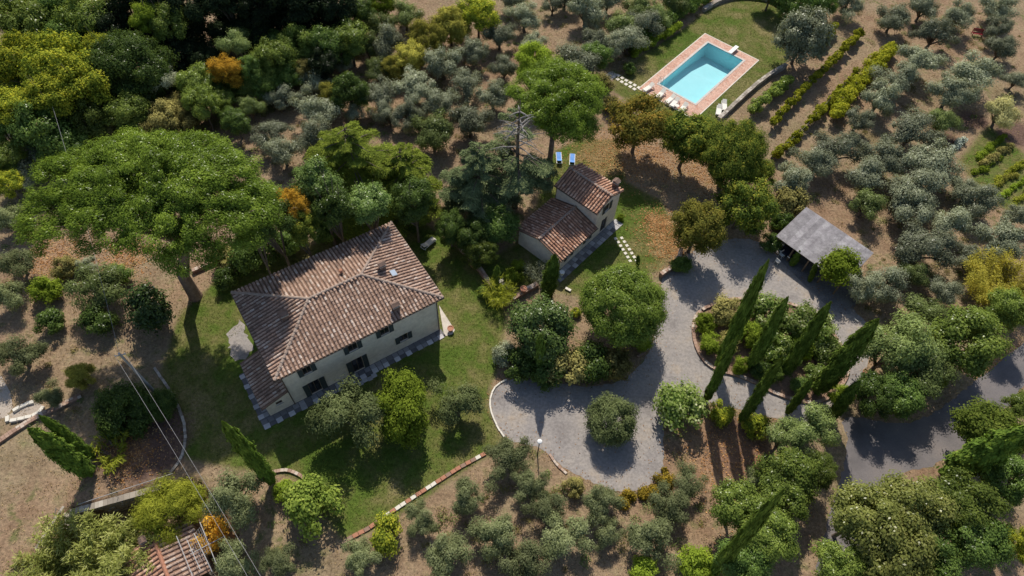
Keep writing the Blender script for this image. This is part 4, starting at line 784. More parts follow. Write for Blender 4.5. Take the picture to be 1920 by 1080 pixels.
class MB:
    def __init__(s): s.v = []; s.f = []
    def add(s, vs, fs):
        b = len(s.v); s.v += [tuple(p) for p in vs]; s.f += [tuple(i + b for i in f) for f in fs]; return s
    def box(s, x0, x1, y0, y1, z0, z1):
        return s.add([(x0, y0, z0), (x1, y0, z0), (x1, y1, z0), (x0, y1, z0), (x0, y0, z1), (x1, y0, z1), (x1, y1, z1), (x0, y1, z1)],
                     [(3, 2, 1, 0), (4, 5, 6, 7), (0, 1, 5, 4), (1, 2, 6, 5), (2, 3, 7, 6), (3, 0, 4, 7)])
    def bar(s, a, b, w, h, upv=(0, 0, 1)):
        a = Vector(a); b = Vector(b); d = (b - a).normalized(); u = Vector(upv)
        sx = d.cross(u)
        if sx.length < 1e-5: sx = d.cross(Vector((1, 0, 0)))
        sx.normalize(); sy = sx.cross(d)
        vs = [p + sx * w / 2 * i + sy * h / 2 * j for p in (a, b) for i, j in ((-1, -1), (1, -1), (1, 1), (-1, 1))]
        return s.add(vs, [(0, 1, 2, 3), (7, 6, 5, 4), (0, 4, 5, 1), (1, 5, 6, 2), (2, 6, 7, 3), (3, 7, 4, 0)])
    def tube(s, pts, rad, n=6, cap=True):
        pts = [Vector(p) for p in pts]
        if not hasattr(rad, '__len__'): rad = [rad] * len(pts)
        rings = []
        for i, p in enumerate(pts):
            d = (pts[min(i + 1, len(pts) - 1)] - pts[max(i - 1, 0)]).normalized()
            a = d.cross(Vector((0, 0, 1)) if abs(d.z) < .9 else Vector((1, 0, 0))).normalized(); b = a.cross(d)
            rings += [p + (a * math.cos(2 * math.pi * k / n) + b * math.sin(2 * math.pi * k / n)) * rad[i] for k in range(n)]
        fs = []
        for i in range(len(pts) - 1):
            for k in range(n):
                k2 = (k + 1) % n
                fs.append((i * n + k, (i + 1) * n + k, (i + 1) * n + k2, i * n + k2))
        if cap:
            fs.append(tuple(range(n))); fs.append(tuple(reversed(range((len(pts) - 1) * n, len(pts) * n))))
        return s.add(rings, fs)
    def lathe(s, prof, n=14, c=(0, 0, 0)):
        vs = [(c[0] + r * math.cos(2 * math.pi * k / n), c[1] + r * math.sin(2 * math.pi * k / n), c[2] + z) for r, z in prof for k in range(n)]
        fs = [(i * n + k, i * n + (k + 1) % n, (i + 1) * n + (k + 1) % n, (i + 1) * n + k) for i in range(len(prof) - 1) for k in range(n)]
        fs.append(tuple(reversed(range(n)))); fs.append(tuple(range((len(prof) - 1) * n, len(prof) * n)))
        return s.add(vs, fs)
    def poly(s, pts, z): return s.add([(p[0], p[1], z) for p in pts], [tuple(range(len(pts)))])
    def slab(s, pts, z0, z1):
        n = len(pts)
        area = sum(pts[i][0] * pts[(i + 1) % n][1] - pts[(i + 1) % n][0] * pts[i][1] for i in range(n))
        if area < 0: pts = list(reversed(pts))
        vs = [(p[0], p[1], z) for z in (z0, z1) for p in pts]
        return s.add(vs, [tuple(reversed(range(n))), tuple(range(n, 2 * n))] + [(i, (i + 1) % n, n + (i + 1) % n, n + i) for i in range(n)])
    def mesh(s, name, smooth=False):
        me = bpy.data.meshes.new(name); me.from_pydata(s.v, [], s.f)
        if smooth:
            for p in me.polygons: p.use_smooth = True
        me.update(); return me
    def build(s, name, mat, parent=None, smooth=False):
        return link(name, s.mesh(name, smooth), parent, mat)

def smooth_poly(pts, it=2, closed=True):
    for _ in range(it):
        o = []
        n = len(pts)
        rng_ = range(n if closed else n - 1)
        if not closed: o.append(pts[0])
        for i in rng_:
            a, b = pts[i], pts[(i + 1) % n]
            o.append((a[0] * .75 + b[0] * .25, a[1] * .75 + b[1] * .25)); o.append((a[0] * .25 + b[0] * .75, a[1] * .25 + b[1] * .75))
        if not closed: o.append(pts[-1])
        pts = o
    return pts

def resample(pts, step):
    P = [Vector((p[0], p[1], 0)) for p in pts]
    out = [P[0]]; acc = 0.0
    for a, b in zip(P, P[1:]):
        L = (b - a).length; t = step - acc
        while t <= L:
            out.append(a.lerp(b, t / L)); t += step
        acc = (acc + L) % step
    return out

def inside(px, py, poly):
    px = np.asarray(px, float); py = np.asarray(py, float)
    r = np.zeros(px.shape, bool)
    n = len(poly)
    for i in range(n):
        x0, y0 = poly[i]; x1, y1 = poly[(i + 1) % n]
        if y0 == y1: continue
        c = ((y0 > py) != (y1 > py)) & (px < (x1 - x0) * (py - y0) / (y1 - y0) + x0)
        r ^= c
    return r

def sdist(px, py, poly):
    """signed distance, positive inside"""
    d = np.full(px.shape, 1e9)
    n = len(poly)
    for i in range(n):
        x0, y0 = poly[i]; x1, y1 = poly[(i + 1) % n]
        dx, dy = x1 - x0, y1 - y0
        t = np.clip(((px - x0) * dx + (py - y0) * dy) / (dx * dx + dy * dy + 1e-12), 0, 1)
        d = np.minimum(d, np.hypot(px - x0 - t * dx, py - y0 - t * dy))
    return np.where(inside(px, py, poly), d, -d)

PIT_Z = -2.4
def ground_z(x, y):
    return PIT_Z if sdist(np.array([x]), np.array([y]), PIT)[0] > .1 else 0.0

# ================================================================= SETTING
PX, PY, PA, PW_U, PW_V = POOLRECT[0], POOLRECT[1], R(POOLRECT[2]), POOLRECT[3], POOLRECT[4]
pu = (math.cos(PA), math.sin(PA)); pv = (-math.sin(PA), math.cos(PA))
def pool_xy(u, v): return (PX + pu[0] * u + pv[0] * v, PY + pu[1] * u + pv[1] * v)

def build_ground():
    xs = np.concatenate([[-600, -300, -150, -100], np.arange(-80, 85.01, .5), [105, 160, 300, 600]])
    ys = np.concatenate([[-400, -200, -80, -30], np.arange(-4, 122.01, .5), [140, 190, 320, 700]])
    X, Y = np.meshgrid(xs, ys)
    x, y = X.ravel(), Y.ravel()
    zp = sdist(x, y, PIT)
    z = np.where(zp > 0, PIT_Z, 0.0)
    V = np.stack([x, y, z], 1)
    nx, ny = len(xs), len(ys)
    i = (np.arange(ny - 1)[:, None] * nx + np.arange(nx - 1)[None, :]).ravel()
    F = np.stack([i, i + 1, i + nx + 1, i + nx], 1)
    cx = x[F].mean(1); cy = y[F].mean(1)
    u = (cx - PX) * pu[0] + (cy - PY) * pu[1]; v = (cx - PX) * pv[0] + (cy - PY) * pv[1]
    keep = ~((np.abs(u) < PW_U / 2 + .55) & (np.abs(v) < PW_V / 2 + .55))
    lawns = [LAWN_HOUSE, LAWN_GUEST, LAWN_POOL]
    law = np.zeros(len(x))
    for k, L in enumerate(lawns):
        law = np.maximum(law, np.clip(sdist(x, y, L) / 1.6 + .5, 0, 1) * (.9 if k == 1 else 1.0))
    law = np.maximum(law, .8 * np.clip(sdist(x, y, VEG) / 2 + .4, 0, 1))
    def blobs(Ls):
        a = np.zeros(len(x))
        for bx, by, r in Ls: a = np.maximum(a, np.clip(1.25 - np.hypot(x - bx, y - by) / r, 0, 1))
        return a
    lit = blobs(LITTER); til_shade = blobs(TILLED_AND_SHADE)
    own = np.zeros(len(F), int)
    for k, L in enumerate(lawns): own[inside(cx, cy, L) & (own == 0)] = k + 1
    for k, (nm, lab) in enumerate((('ground', None), ('lawn', 'mown lawn around the main house'), ('lawn', 'lawn around the guest house'), ('lawn', 'green lawn around the swimming pool'))):
        f = F[keep & (own == k)]
        used, inv = np.unique(f, return_inverse=True)
        me = np_mesh(nm, V[used], inv.reshape(f.shape))
        for an, arr in (('lawn', law), ('litter', lit), ('tilled_and_shade', til_shade)):
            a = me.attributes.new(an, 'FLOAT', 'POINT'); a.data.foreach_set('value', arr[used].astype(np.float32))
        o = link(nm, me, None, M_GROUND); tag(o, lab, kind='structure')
build_ground()

def sheet(name, pts, z, mat, it=2, label=None, rough=0.0):
    P = smooth_poly(pts, it)
    if rough:
        rg = random.Random(len(P))
        P = [(p.x + rg.uniform(-rough, rough), p.y + rg.uniform(-rough, rough)) for p in resample(P + [P[0]], .45)]
    return tag(MB().poly(P, z).build(name, mat), label, kind='structure')
def ccw(p):
    a = sum(p[i][0] * p[(i + 1) % len(p)][1] - p[(i + 1) % len(p)][0] * p[i][1] for i in range(len(p)))
    return p if a > 0 else list(reversed(p))
sheet('gravel_drive', ccw(DRIVE), .012, M_GRAVEL, label='pale gravel drive with turning circle', rough=.13)
sheet('asphalt_road', ccw(ROAD), .008, M_ASPH, label='asphalt lane bending through the trees', rough=.15)
sheet('cobbled_apron', ccw(APRON), .02, M_COBB, 1, label='dark cobbled forecourt of the carport')
sheet('corner_pavement', ccw(CORNERSLAB), .03, M_CONC, 0, label='pale concrete slab at the main house corner')
sheet('side_terrace', ccw(SIDE), .02, M_GRAVEL, 0, label='pale paved terrace left of the main house', rough=.22)  # darker gravel colour stands in for dappled tree shade
sheet('pool_path_pad', ccw(PATCHES['pool_pad']), .03, M_CONC, 0, label='pale slab at the end of the pool stepping stones')
sheet('gravel_path', ccw([(TROUGH[0][0] - 12, TROUGH[0][1] - 2), (TROUGH[0][0] - .4, TROUGH[0][1]), (TROUGH[2][0] - .6, TROUGH[2][1] + .6), (TROUGH[2][0] - 4, TROUGH[2][1] + 4), (TROUGH[0][0] - 12, TROUGH[0][1] + 8)]), .008, M_GRAVEL2, 1, label='pale gravel patch at the left edge')

# ================================================================= BUILDINGS
def wall_panel(mb, O, U, W, Ht, opens, reveal=.16, top=None):
    """vertical wall face from O along U (unit), openings (x0,x1,z0,z1); the outside is at U x Z. top: list of (x,z) above Ht"""
    O = Vector(O); U = Vector(U).normalized(); Zv = Vector((0, 0, 1)); N = U.cross(Zv)
    xs = sorted({0.0, W} | {o[0] for o in opens} | {o[1] for o in opens})
    zs = sorted({0.0, Ht} | {o[2] for o in opens} | {o[3] for o in opens})
    P = lambda x, z, d=0.0: O + U * x + Zv * z - N * d
    for a, b in zip(xs, xs[1:]):
        for c, d in zip(zs, zs[1:]):
            mx, mz = (a + b) / 2, (c + d) / 2
            if any(o[0] < mx < o[1] and o[2] < mz < o[3] for o in opens): continue
            mb.add([P(a, c), P(b, c), P(b, d), P(a, d)], [(0, 1, 2, 3)])
    for x0, x1, z0, z1 in opens:
        q = [(x0, z0), (x1, z0), (x1, z1), (x0, z1)]
        for i in range(4):
            a, b = q[i], q[(i + 1) % 4]
            mb.add([P(*a), P(*a, reveal), P(*b, reveal), P(*b)], [(0, 1, 2, 3)])
    if top: mb.add([P(0, Ht)] + [P(W, Ht)] + [P(x, z) for x, z in top], [tuple(range(2 + len(top)))])
    return N

def window(house, O, U, x0, x1, z0, z1, shut=.45, door=False, name=None):
    O = Vector(O); U = Vector(U).normalized(); Zv = Vector((0, 0, 1)); N = U.cross(Zv)
    rot = math.atan2(U.y, U.x)
    w = empty(name or ('french_door' if door else 'window'), O, rot); w.parent = house
    # local frame: x along wall, -y outward
    fr = MB()
    t = .06
    for a, b, c, d in ((x0, x0 + t, z0, z1), (x1 - t, x1, z0, z1), (x0 + t, x1 - t, z1 - t, z1), (x0 + t, x1 - t, z0, z0 + t), ((x0 + x1) / 2 - .03, (x0 + x1) / 2 + .03, z0 + t, z1 - t)):
        fr.box(a, b, .10, .15, c, d)
    fr.build('frame', M_FRAME, w)
    for a, b in ((x0 + t, (x0 + x1) / 2 - .03), ((x0 + x1) / 2 + .03, x1 - t)):
        MB().box(a, b, .12, .135, z0 + t, z1 - t).build('pane', M_GLASS, w)
    if not door: MB().box(x0 - .08, x1 + .08, -.06, .1, z0 - .06, z0 - .003).build('sill', M_CONC, w)
    if shut:
        for a, b in ((x0 - shut, x0 - .01), (x1 + .01, x1 + shut)):
            m = MB().box(a, a + .05, -.07, -.03, z0, z1).box(b - .05, b, -.07, -.03, z0, z1).box(a + .05, b - .05, -.07, -.03, z0, z0 + .06).box(a + .05, b - .05, -.07, -.03, z1 - .06, z1)
            z = z0 + .08
            while z < z1 - .1:
                m.add([(a + .05, -.065, z), (b - .05, -.065, z), (b - .05, -.035, z + .075), (a + .05, -.035, z + .075)], [(0, 1, 2, 3)]); z += .075
            m.build('shutter', M_SHUT, w)
    return w

def tiles(house, name, O, U, V, poly, mat, pitch=.36, row=.40, seed=1):
    """barrel tiles on a sloping plane; poly in plane coordinates (u along the eave, v up the slope)"""
    rng = random.Random(seed)
    O = Vector(O); U = Vector(U).normalized(); V = Vector(V).normalized(); N = U.cross(V).normalized()
    us = [p[0] for p in poly]; vs = [p[1] for p in poly]
    MB().add([O + U * a + V * b for a, b in poly] + [O + U * a + V * b - N * .14 for a, b in poly],
             [tuple(range(len(poly))), tuple(reversed(range(len(poly), 2 * len(poly))))] + [(i, i + len(poly), (i + 1) % len(poly) + len(poly), (i + 1) % len(poly)) for i in range(len(poly))]).build(name + '_deck', M_PAN, house)
    mb = MB()
    K = 5
    nu = int((max(us) - min(us)) / pitch); off = (max(us) - min(us) - nu * pitch) / 2 + pitch / 2
    for i in range(nu):
        u = min(us) + off + i * pitch
        v = min(vs) - .03
        shift = rng.uniform(-.05, .05)
        wob = rng.uniform(-.015, .015)
        while v < max(vs):
            if inside(np.array([u]), np.array([min(max(v + .2, min(vs) + .05), max(vs) - .02)]), poly)[0] and inside(np.array([u]), np.array([max(v + .05, min(vs) + .02)]), poly)[0]:
                L = row * 1.14
                r0 = .128 * pitch / .36 * rng.uniform(.93, 1.06); r1 = r0 * .83
                du = rng.uniform(-.012, .012) + wob; lift = rng.uniform(0, .014)
                skew = rng.uniform(-.02, .02)
                vsn = []
                for vv, r, l, s in ((v, r0, .045 + lift, 0), (v + L, r1, .012, skew)):
                    for k in range(K):
                        an = math.pi * k / (K - 1)
                        vsn.append(O + U * (u + du + s + r * math.cos(an)) + V * vv + N * (l + r * .85 * math.sin(an)))
                fs = [(k + 1, k, K + k, K + k + 1) for k in range(K - 1)] + [tuple(range(K))]
                mb.add(vsn, fs)
            v += row
            if v < min(vs) + row: v += shift
    o = mb.build(name, mat, house)
    o['kind'] = 'stuff'
    return o

def ridge(house, a, b, mat=None, r=.15, name='ridge_cap'):
    a = Vector(a); b = Vector(b); d = (b - a); L = d.length; d.normalize()
    s = d.cross(Vector((0, 0, 1))).normalized(); n = s.cross(d)
    mb = MB(); N_ = max(2, int(L / .42)); st = L / N_; K = 5
    rng = random.Random(int(L * 100))
    for i in range(N_):
        vs = []
        for t, rr, l in ((i * st - .03, r * 1.05, .03), ((i + 1) * st, r * .9, .0)):
            j = rng.uniform(-.01, .01)
            for k in range(K):
                an = math.pi * k / (K - 1)
                vs.append(a + d * t + s * (rr * math.cos(an) + j) + n * (rr * math.sin(an) + l - .02))
        mb.add(vs, [(k, k + 1, K + k + 1, K + k) for k in range(K - 1)] + [tuple(reversed(range(K)))])
    return mb.build(name, mat or M_RIDGE, house)

M_CHIM = surf_mat('shade_brown_brick', [(.13, .085, .065), (.24, .16, .125)], 3, .95, .4, 12)  # brick darkened: the chimneys' shaded sides are put into the colour
def chimney(house, x, y, z0, h, w=.55, d=.45):
    c = MB().box(x - w / 2, x + w / 2, y - d / 2, y + d / 2, z0 - .5, z0 + h).build('chimney', M_CHIM, house)
    MB().box(x - w / 2 - .06, x + w / 2 + .06, y - d / 2 - .06, y + d / 2 + .06, z0 + h + .003, z0 + h + .07).build('chimney_slab', M_CONC, c)
    for i in (-1, 1):
        for j in (-1, 1): MB().box(x + i * w * .38 - .06, x + i * w * .38 + .06, y + j * d * .36 - .06, y + j * d * .36 + .06, z0 + h + .073, z0 + h + .25).build('chimney_pier', M_CHIM, c)
    z = z0 + h + .253
    MB().add([(x - w / 2 - .1, y - d / 2 - .1, z), (x + w / 2 + .1, y - d / 2 - .1, z), (x + w / 2 + .1, y + d / 2 + .1, z), (x - w / 2 - .1, y + d / 2 + .1, z), (x - w / 2 - .1, y, z + .2), (x + w / 2 + .1, y, z + .2)],
             [(3, 2, 1, 0), (0, 1, 5, 4), (2, 3, 4, 5), (1, 2, 5), (3, 0, 4)]).build('chimney_cap', M_CHIM, c)
    return c

def main_house():
    ha = R(35.256)
    h = empty('main_house', (-20.151, 26.183, 0), ha, 'large two-storey cream villa with hipped tiled roof', 'house')
    LX, LY, OV, ZE, ZR = 15.897, 9.948, .452, 6.2, 7.62
    wt = ZE - .02
    w = MB()
    ops = [(1.95, 2.75, 3.98, 5.15), (6.45, 7.35, 3.98, 5.15), (9.75, 10.65, 4.08, 5.25), (11.45, 12.35, 1.35, 2.5), (6.3, 7.4, .05, 2.45), (1.85, 2.95, .05, 2.3)]
    wall_panel(w, (0, 0, 0), (1, 0, 0), LX, wt, ops)
    wall_panel(w, (LX, 0, 0), (0, 1, 0), LY, wt, [(2, 3, 4, 5.15), (6.5, 7.5, 4, 5.15), (4.2, 5.4, .05, 2.4)])
    wall_panel(w, (LX, LY, 0), (-1, 0, 0), LX, wt, [(3, 4, 4, 5.15), (8, 9, 4, 5.15), (12, 13, 4, 5.15)])
    wall_panel(w, (0, LY, 0), (0, -1, 0), LY, wt, [(2, 3, 4, 5.15)])
    w.build('wall', M_WALL, h)
    for x0, x1, z0, z1 in ops: window(h, (0, 0, 0), (1, 0, 0), x0, x1, z0, z1, .45 if z0 > .5 else .52, z0 < .5)
    for x0, x1, z0, z1 in [(2, 3, 4, 5.15), (6.5, 7.5, 4, 5.15), (4.2, 5.4, .05, 2.4)]: window(h, (LX, 0, 0), (0, 1, 0), x0, x1, z0, z1, .45, z0 < .5)
    for x0, x1 in ((3, 4), (8, 9), (12, 13)): window(h, (LX, LY, 0), (-1, 0, 0), x0, x1, 4, 5.15)
    window(h, (0, LY, 0), (0, -1, 0), 2, 3, 4, 5.15)
    # hipped roof
    x0, x1, y0, y1 = -OV, LX + OV, -OV, LY + OV
    W, D = x1 - x0, y1 - y0
    ra, rb = (LX / 2 - 2.65, LY / 2, ZR), (LX / 2 + 2.65, LY / 2, ZR)
    sf = math.hypot(D / 2, ZR - ZE); sh = math.hypot(ra[0] - x0, ZR - ZE)
    tr = [(0, 0), (W, 0), (rb[0] - x0, sf), (ra[0] - x0, sf)]
    tiles(h, 'roof_tiles_front', (x0, y0, ZE), (1, 0, 0), (0, D / 2, ZR - ZE), tr, M_TILE, seed=1)
    tiles(h, 'roof_tiles_back', (x1, y1, ZE), (-1, 0, 0), (0, -D / 2, ZR - ZE), tr, M_TILE, seed=2)
    tiles(h, 'roof_tiles_right', (x1, y0, ZE), (0, 1, 0), (-(x1 - rb[0]), 0, ZR - ZE), [(0, 0), (D, 0), (D / 2, sh)], M_TILE, seed=3)
    tiles(h, 'roof_tiles_left', (x0, y1, ZE), (0, -1, 0), (ra[0] - x0, 0, ZR - ZE), [(0, 0), (D, 0), (D / 2, sh)], M_TILE, seed=4)
    up = Vector((0, 0, .06))
    for a, b in ((ra, rb), ((x0, y0, ZE), ra), ((x0, y1, ZE), ra), ((x1, y0, ZE), rb), ((x1, y1, ZE), rb)):
        ridge(h, Vector(a) + up, Vector(b) + up)
    MB().box(x0 + .05, x1 - .05, y0 + .05, y1 - .05, ZE - .17, ZE - .145).build('soffit', M_FRAME, h)
    g = MB()
    for a, b in (((x0 - .05, y0 - .07), (x1 + .05, y0 - .07)), ((x1 + .07, y0 - .05), (x1 + .07, y1 + .05)), ((x0 - .07, y0 - .05), (x0 - .07, y1 + .05)), ((x0 - .05, y1 + .07), (x1 + .05, y1 + .07))):
        g.tube([(a[0], a[1], ZE - .06), (b[0], b[1], ZE - .06)], .07, 8)
    g.build('gutter', M_GUTTER, h)
    for x in (.06, LX - .12):
        MB().tube([(x, y0 - .05, ZE - .12), (x, -.09, ZE - .5), (x, -.09, .05)], .05, 8).build('downpipe', M_GUTTER, h)
    chimney(h, 11.9, .55, 6.5, .55, .62, .5)
    chimney(h, 12.75, 4.9, 7.0, .75, .55, .5)
    chimney(h, 2.75, 4.5, 6.95, .75, .6, .5)
    v = MB().lathe([(.13, 0), (.13, .5), (.2, .5), (.16, .62), (.03, .66)], 12, (9.15, 6.35, 7.2)).build('roof_vent', M_CLAY, h)
    sl = empty('skylight', (13.4, 3.95, 6.97), 0); sl.parent = h
    sl.rotation_euler = (0, math.atan2(ZR - ZE, x1 - rb[0]), 0)
    MB().box(-.32, .32, -.42, .42, .06, .17).build('skylight_frame', M_GUTTER, sl)
    MB().box(-.26, .26, -.36, .36, .172, .178).build('skylight_pane', surf_mat('sky_glass', [(.35, .42, .5)], 1, .12, spec=.6), sl)
    # lean-to on the left side
    AW, AD, z0, z1 = 2.35, 5.4, 2.15, 2.95
    a = MB()
    wall_panel(a, (-AW, 0, 0), (1, 0, 0), AW, 2.05, [(.95, 1.55, 1.3, 1.85)], .14, top=[(AW, 2.85), (0, 2.06)])
    wall_panel(a, (-AW, AD, 0), (0, -1, 0), AD, 2.05, [])
    wall_panel(a, (0, AD, 0), (-1, 0, 0), AW, 2.05, [], top=[(AW, 2.06), (0, 2.85)])
    a.build('lean_to_wall', M_WALL, h)
    window(h, (-AW, 0, 0), (1, 0, 0), .95, 1.55, 1.3, 1.85, 0, name='small_window')
    e = .3
    tiles(h, 'lean_to_tiles', (-AW - e, AD + .15, z0 - .1), (0, -1, 0), (AW + e, 0, z1 - z0 + .1), [(0, 0), (AD + .3, 0), (AD + .3, math.hypot(AW + e, z1 - z0 + .1) - .02), (0, math.hypot(AW + e, z1 - z0 + .1) - .02)], M_TILE, seed=5)
    MB().tube([(-AW - e - .05, -.2, z0 - .16), (-AW - e - .05, AD + .2, z0 - .16)], .06, 8).build('lean_to_gutter', M_GUTTER, h)
    # chequered pavement round the walls
    pav = empty('pavement', (-20.151, 26.183, 0), ha); tag(pav, 'chequered stone pavement along the main house walls', kind='structure')
    rng = random.Random(3)
    MB().slab([(-AW - 1.0, -1.0), (LX + .1, -1.0), (LX + .1, 0), (0, 0), (-AW, 0), (-AW, AD + .3), (-AW - 1.0, AD + .3)], .004, .03).build('pavement_bed', M_SLABD, pav)
    me = [MB().box(-.27, .27, -.25, .25, 0, .03).mesh('slab') for _ in range(6)]
    for i, m in enumerate(me):
        m.materials.append(surf_mat('slab_%d' % i, [shade((.30, .285, .29), .55 + .3 * i), shade((.38, .36, .355), .55 + .3 * i)], 2, .9, .2, 10))
    def put(x, y, k, s=1.0):
        o = link('slab', me[k], pav); o.location = (x, y, .032 + rng.uniform(0, .012)); o.rotation_euler = (0, 0, rng.uniform(-.05, .05)); o.scale = (s, s, 1)
    n = int((LX + AW + 1.0) / .62)
    for i in range(n):
        x = -AW - .7 + i * .62
        put(x, -.32, rng.choice((0, 0, 1, 2)))
        if i % 2 == 0: put(x + rng.uniform(-.06, .06), -.82, rng.choice((2, 3, 4)), 1.05)
        elif rng.random() < .35: put(x, -.82, rng.choice((1, 2)), .9)
    for i in range(int(AD / .62) + 1):
        y = .35 + i * .62
        put(-AW - .32, y, rng.choice((0, 1, 2)), .95)
        if i % 2 == 0: put(-AW - .8, y, rng.choice((2, 3)), .95)
    for i in range(4): put(6.3 + i * .5, -1.35 + .1 * (i % 2), 2 + i % 2, .9)   # door step flags
    return h
main_house()

def guest_house():
    a = .883
    h = empty('guest_house', (4.891, 43.547, 0), a, 'small cream guest house with tiled tower and lower wing', 'house')
    LW, W, ZE, ZR, LT, TE, TR = 6.243, 5.775, 2.55, 3.42, 4.037, 5.0, 5.9
    w = MB()
    ops = [(1.35, 2.15, .95, 1.75), (4.7, 5.4, .95, 1.75)]
    wall_panel(w, (0, 0, 0), (1, 0, 0), LW, ZE, ops)
    wall_panel(w, (0, W, 0), (0, -1, 0), W, ZE, [], top=[(W / 2, ZR - .02)])
    wall_panel(w, (LW, W, 0), (-1, 0, 0), LW, ZE, [(2, 3, 1, 2)])
    w.build('wing_wall', M_WALL, h)
    t = MB()
    tops = [(1.35, 2.2, 3.5, 4.75), (1.25, 2.35, .05, 2.3)]
    wall_panel(t, (LW, 0, 0), (1, 0, 0), LT, TE, tops, top=[(LT / 2, TR - .04)])
    wall_panel(t, (LW + LT, 0, 0), (0, 1, 0), W, TE, [(2.2, 3.1, 3.4, 4.6)])
    wall_panel(t, (LW + LT, W, 0), (-1, 0, 0), LT, TE, [], top=[(LT / 2, TR - .04)])
    wall_panel(t, (LW + .004, W, 0), (0, -1, 0), W, TE, [])
    t.build('tower_wall', M_WALL, h)
    for o in ops: window(h, (0, 0, 0), (1, 0, 0), *o, .36)
    window(h, (LW, 0, 0), (1, 0, 0), *tops[0], .4)
    window(h, (LW, 0, 0), (1, 0, 0), *tops[1], .0, True)
    window(h, (LW + LT, 0, 0), (0, 1, 0), 2.2, 3.1, 3.4, 4.6, .4)
    window(h, (LW, W, 0), (-1, 0, 0), 2, 3, 1, 2, .4)
    ov, og = .35, .18
    run = W / 2 + ov; rise = ZR - ZE + .12; sl = math.hypot(run, rise); L = LW + og
    tiles(h, 'wing_tiles_right', (-og, -ov, ZE - .08), (1, 0, 0), (0, run, rise), [(0, 0), (L, 0), (L, sl), (0, sl)], M_TILE2, seed=7)
    tiles(h, 'wing_tiles_left', (LW, W + ov, ZE - .08), (-1, 0, 0), (0, -run, rise), [(0, 0), (L, 0), (L, sl), (0, sl)], M_TILE2, seed=8)
    ridge(h, (-og, W / 2, ZR + .09), (LW, W / 2, ZR + .09))
    run = LT / 2 + ov; rise = TR - TE + .12; sl = math.hypot(run, rise); L = W + 2 * og
    tiles(h, 'tower_tiles_front', (LW - ov, W + og, TE - .1), (0, -1, 0), (run, 0, rise), [(0, 0), (L, 0), (L, sl), (0, sl)], M_TILE2, seed=9)
    tiles(h, 'tower_tiles_back', (LW + LT + ov, -og, TE - .1), (0, 1, 0), (-run, 0, rise), [(0, 0), (L, 0), (L, sl), (0, sl)], M_TILE2, seed=10)
    ridge(h, (LW + LT / 2, -og, TR + .07), (LW + LT / 2, W + og, TR + .07))
    chimney(h, LW + LT - .1, .75, 5.1, .8, .5, .6)
    MB().lathe([(.08, 0), (.08, .45), (.13, .46), (.02, .55)], 10, (1.2, .55, 2.7)).build('flue', M_CLAY, h)
    MB().tube([(-.2, -ov - .06, ZE - .16), (LW, -ov - .06, ZE - .16)], .06, 8).build('gutter', M_GUTTER, h)
    MB().tube([(LW - ov - .06, -.2, TE - .16), (LW - ov - .06, W + .2, TE - .16)], .06, 8).build('gutter', M_GUTTER, h)
    MB().tube([(.08, -ov - .05, ZE - .2), (.08, -.08, ZE - .45), (.08, -.08, .05)], .045, 8).build('downpipe', M_GUTTER, h)
    MB().tube([(LW + .02, W + .08, TE - .2), (LW + .02, W + .08, .05)], .045, 8).build('downpipe', M_GUTTER, h)
    pav = empty('pavement', (4.891, 43.547, 0), a); tag(pav, 'grey flagstone strip along the guest house', kind='structure')
    MB().slab([(-.9, -1.15), (LW + LT + .3, -1.15), (LW + LT + .3, 0), (0, 0), (-.9, 0)], .004, .04).build('pavement_bed', M_SLABD, pav)
    rng = random.Random(9)
    me = []
    for i in range(3):
        m = MB().box(-.29, .29, -.27, .27, 0, .03).mesh('slab'); m.materials.append(surf_mat('guest_slab_%d' % i, [shade((.30, .29, .29), .75 + .25 * i), shade((.38, .365, .36), .75 + .25 * i)], 2, .9, .2, 10)); me.append(m)
    for i in range(18):
        for j in range(2):
            if j == 1 and i % 2 and rng.random() < .6: continue
            o = link('slab', rng.choice(me), pav); o.location = (-.5 + i * .63, -.32 - j * .58, .042 + rng.uniform(0, .01)); o.rotation_euler = (0, 0, rng.uniform(-.05, .05))
    return h
guest_house()

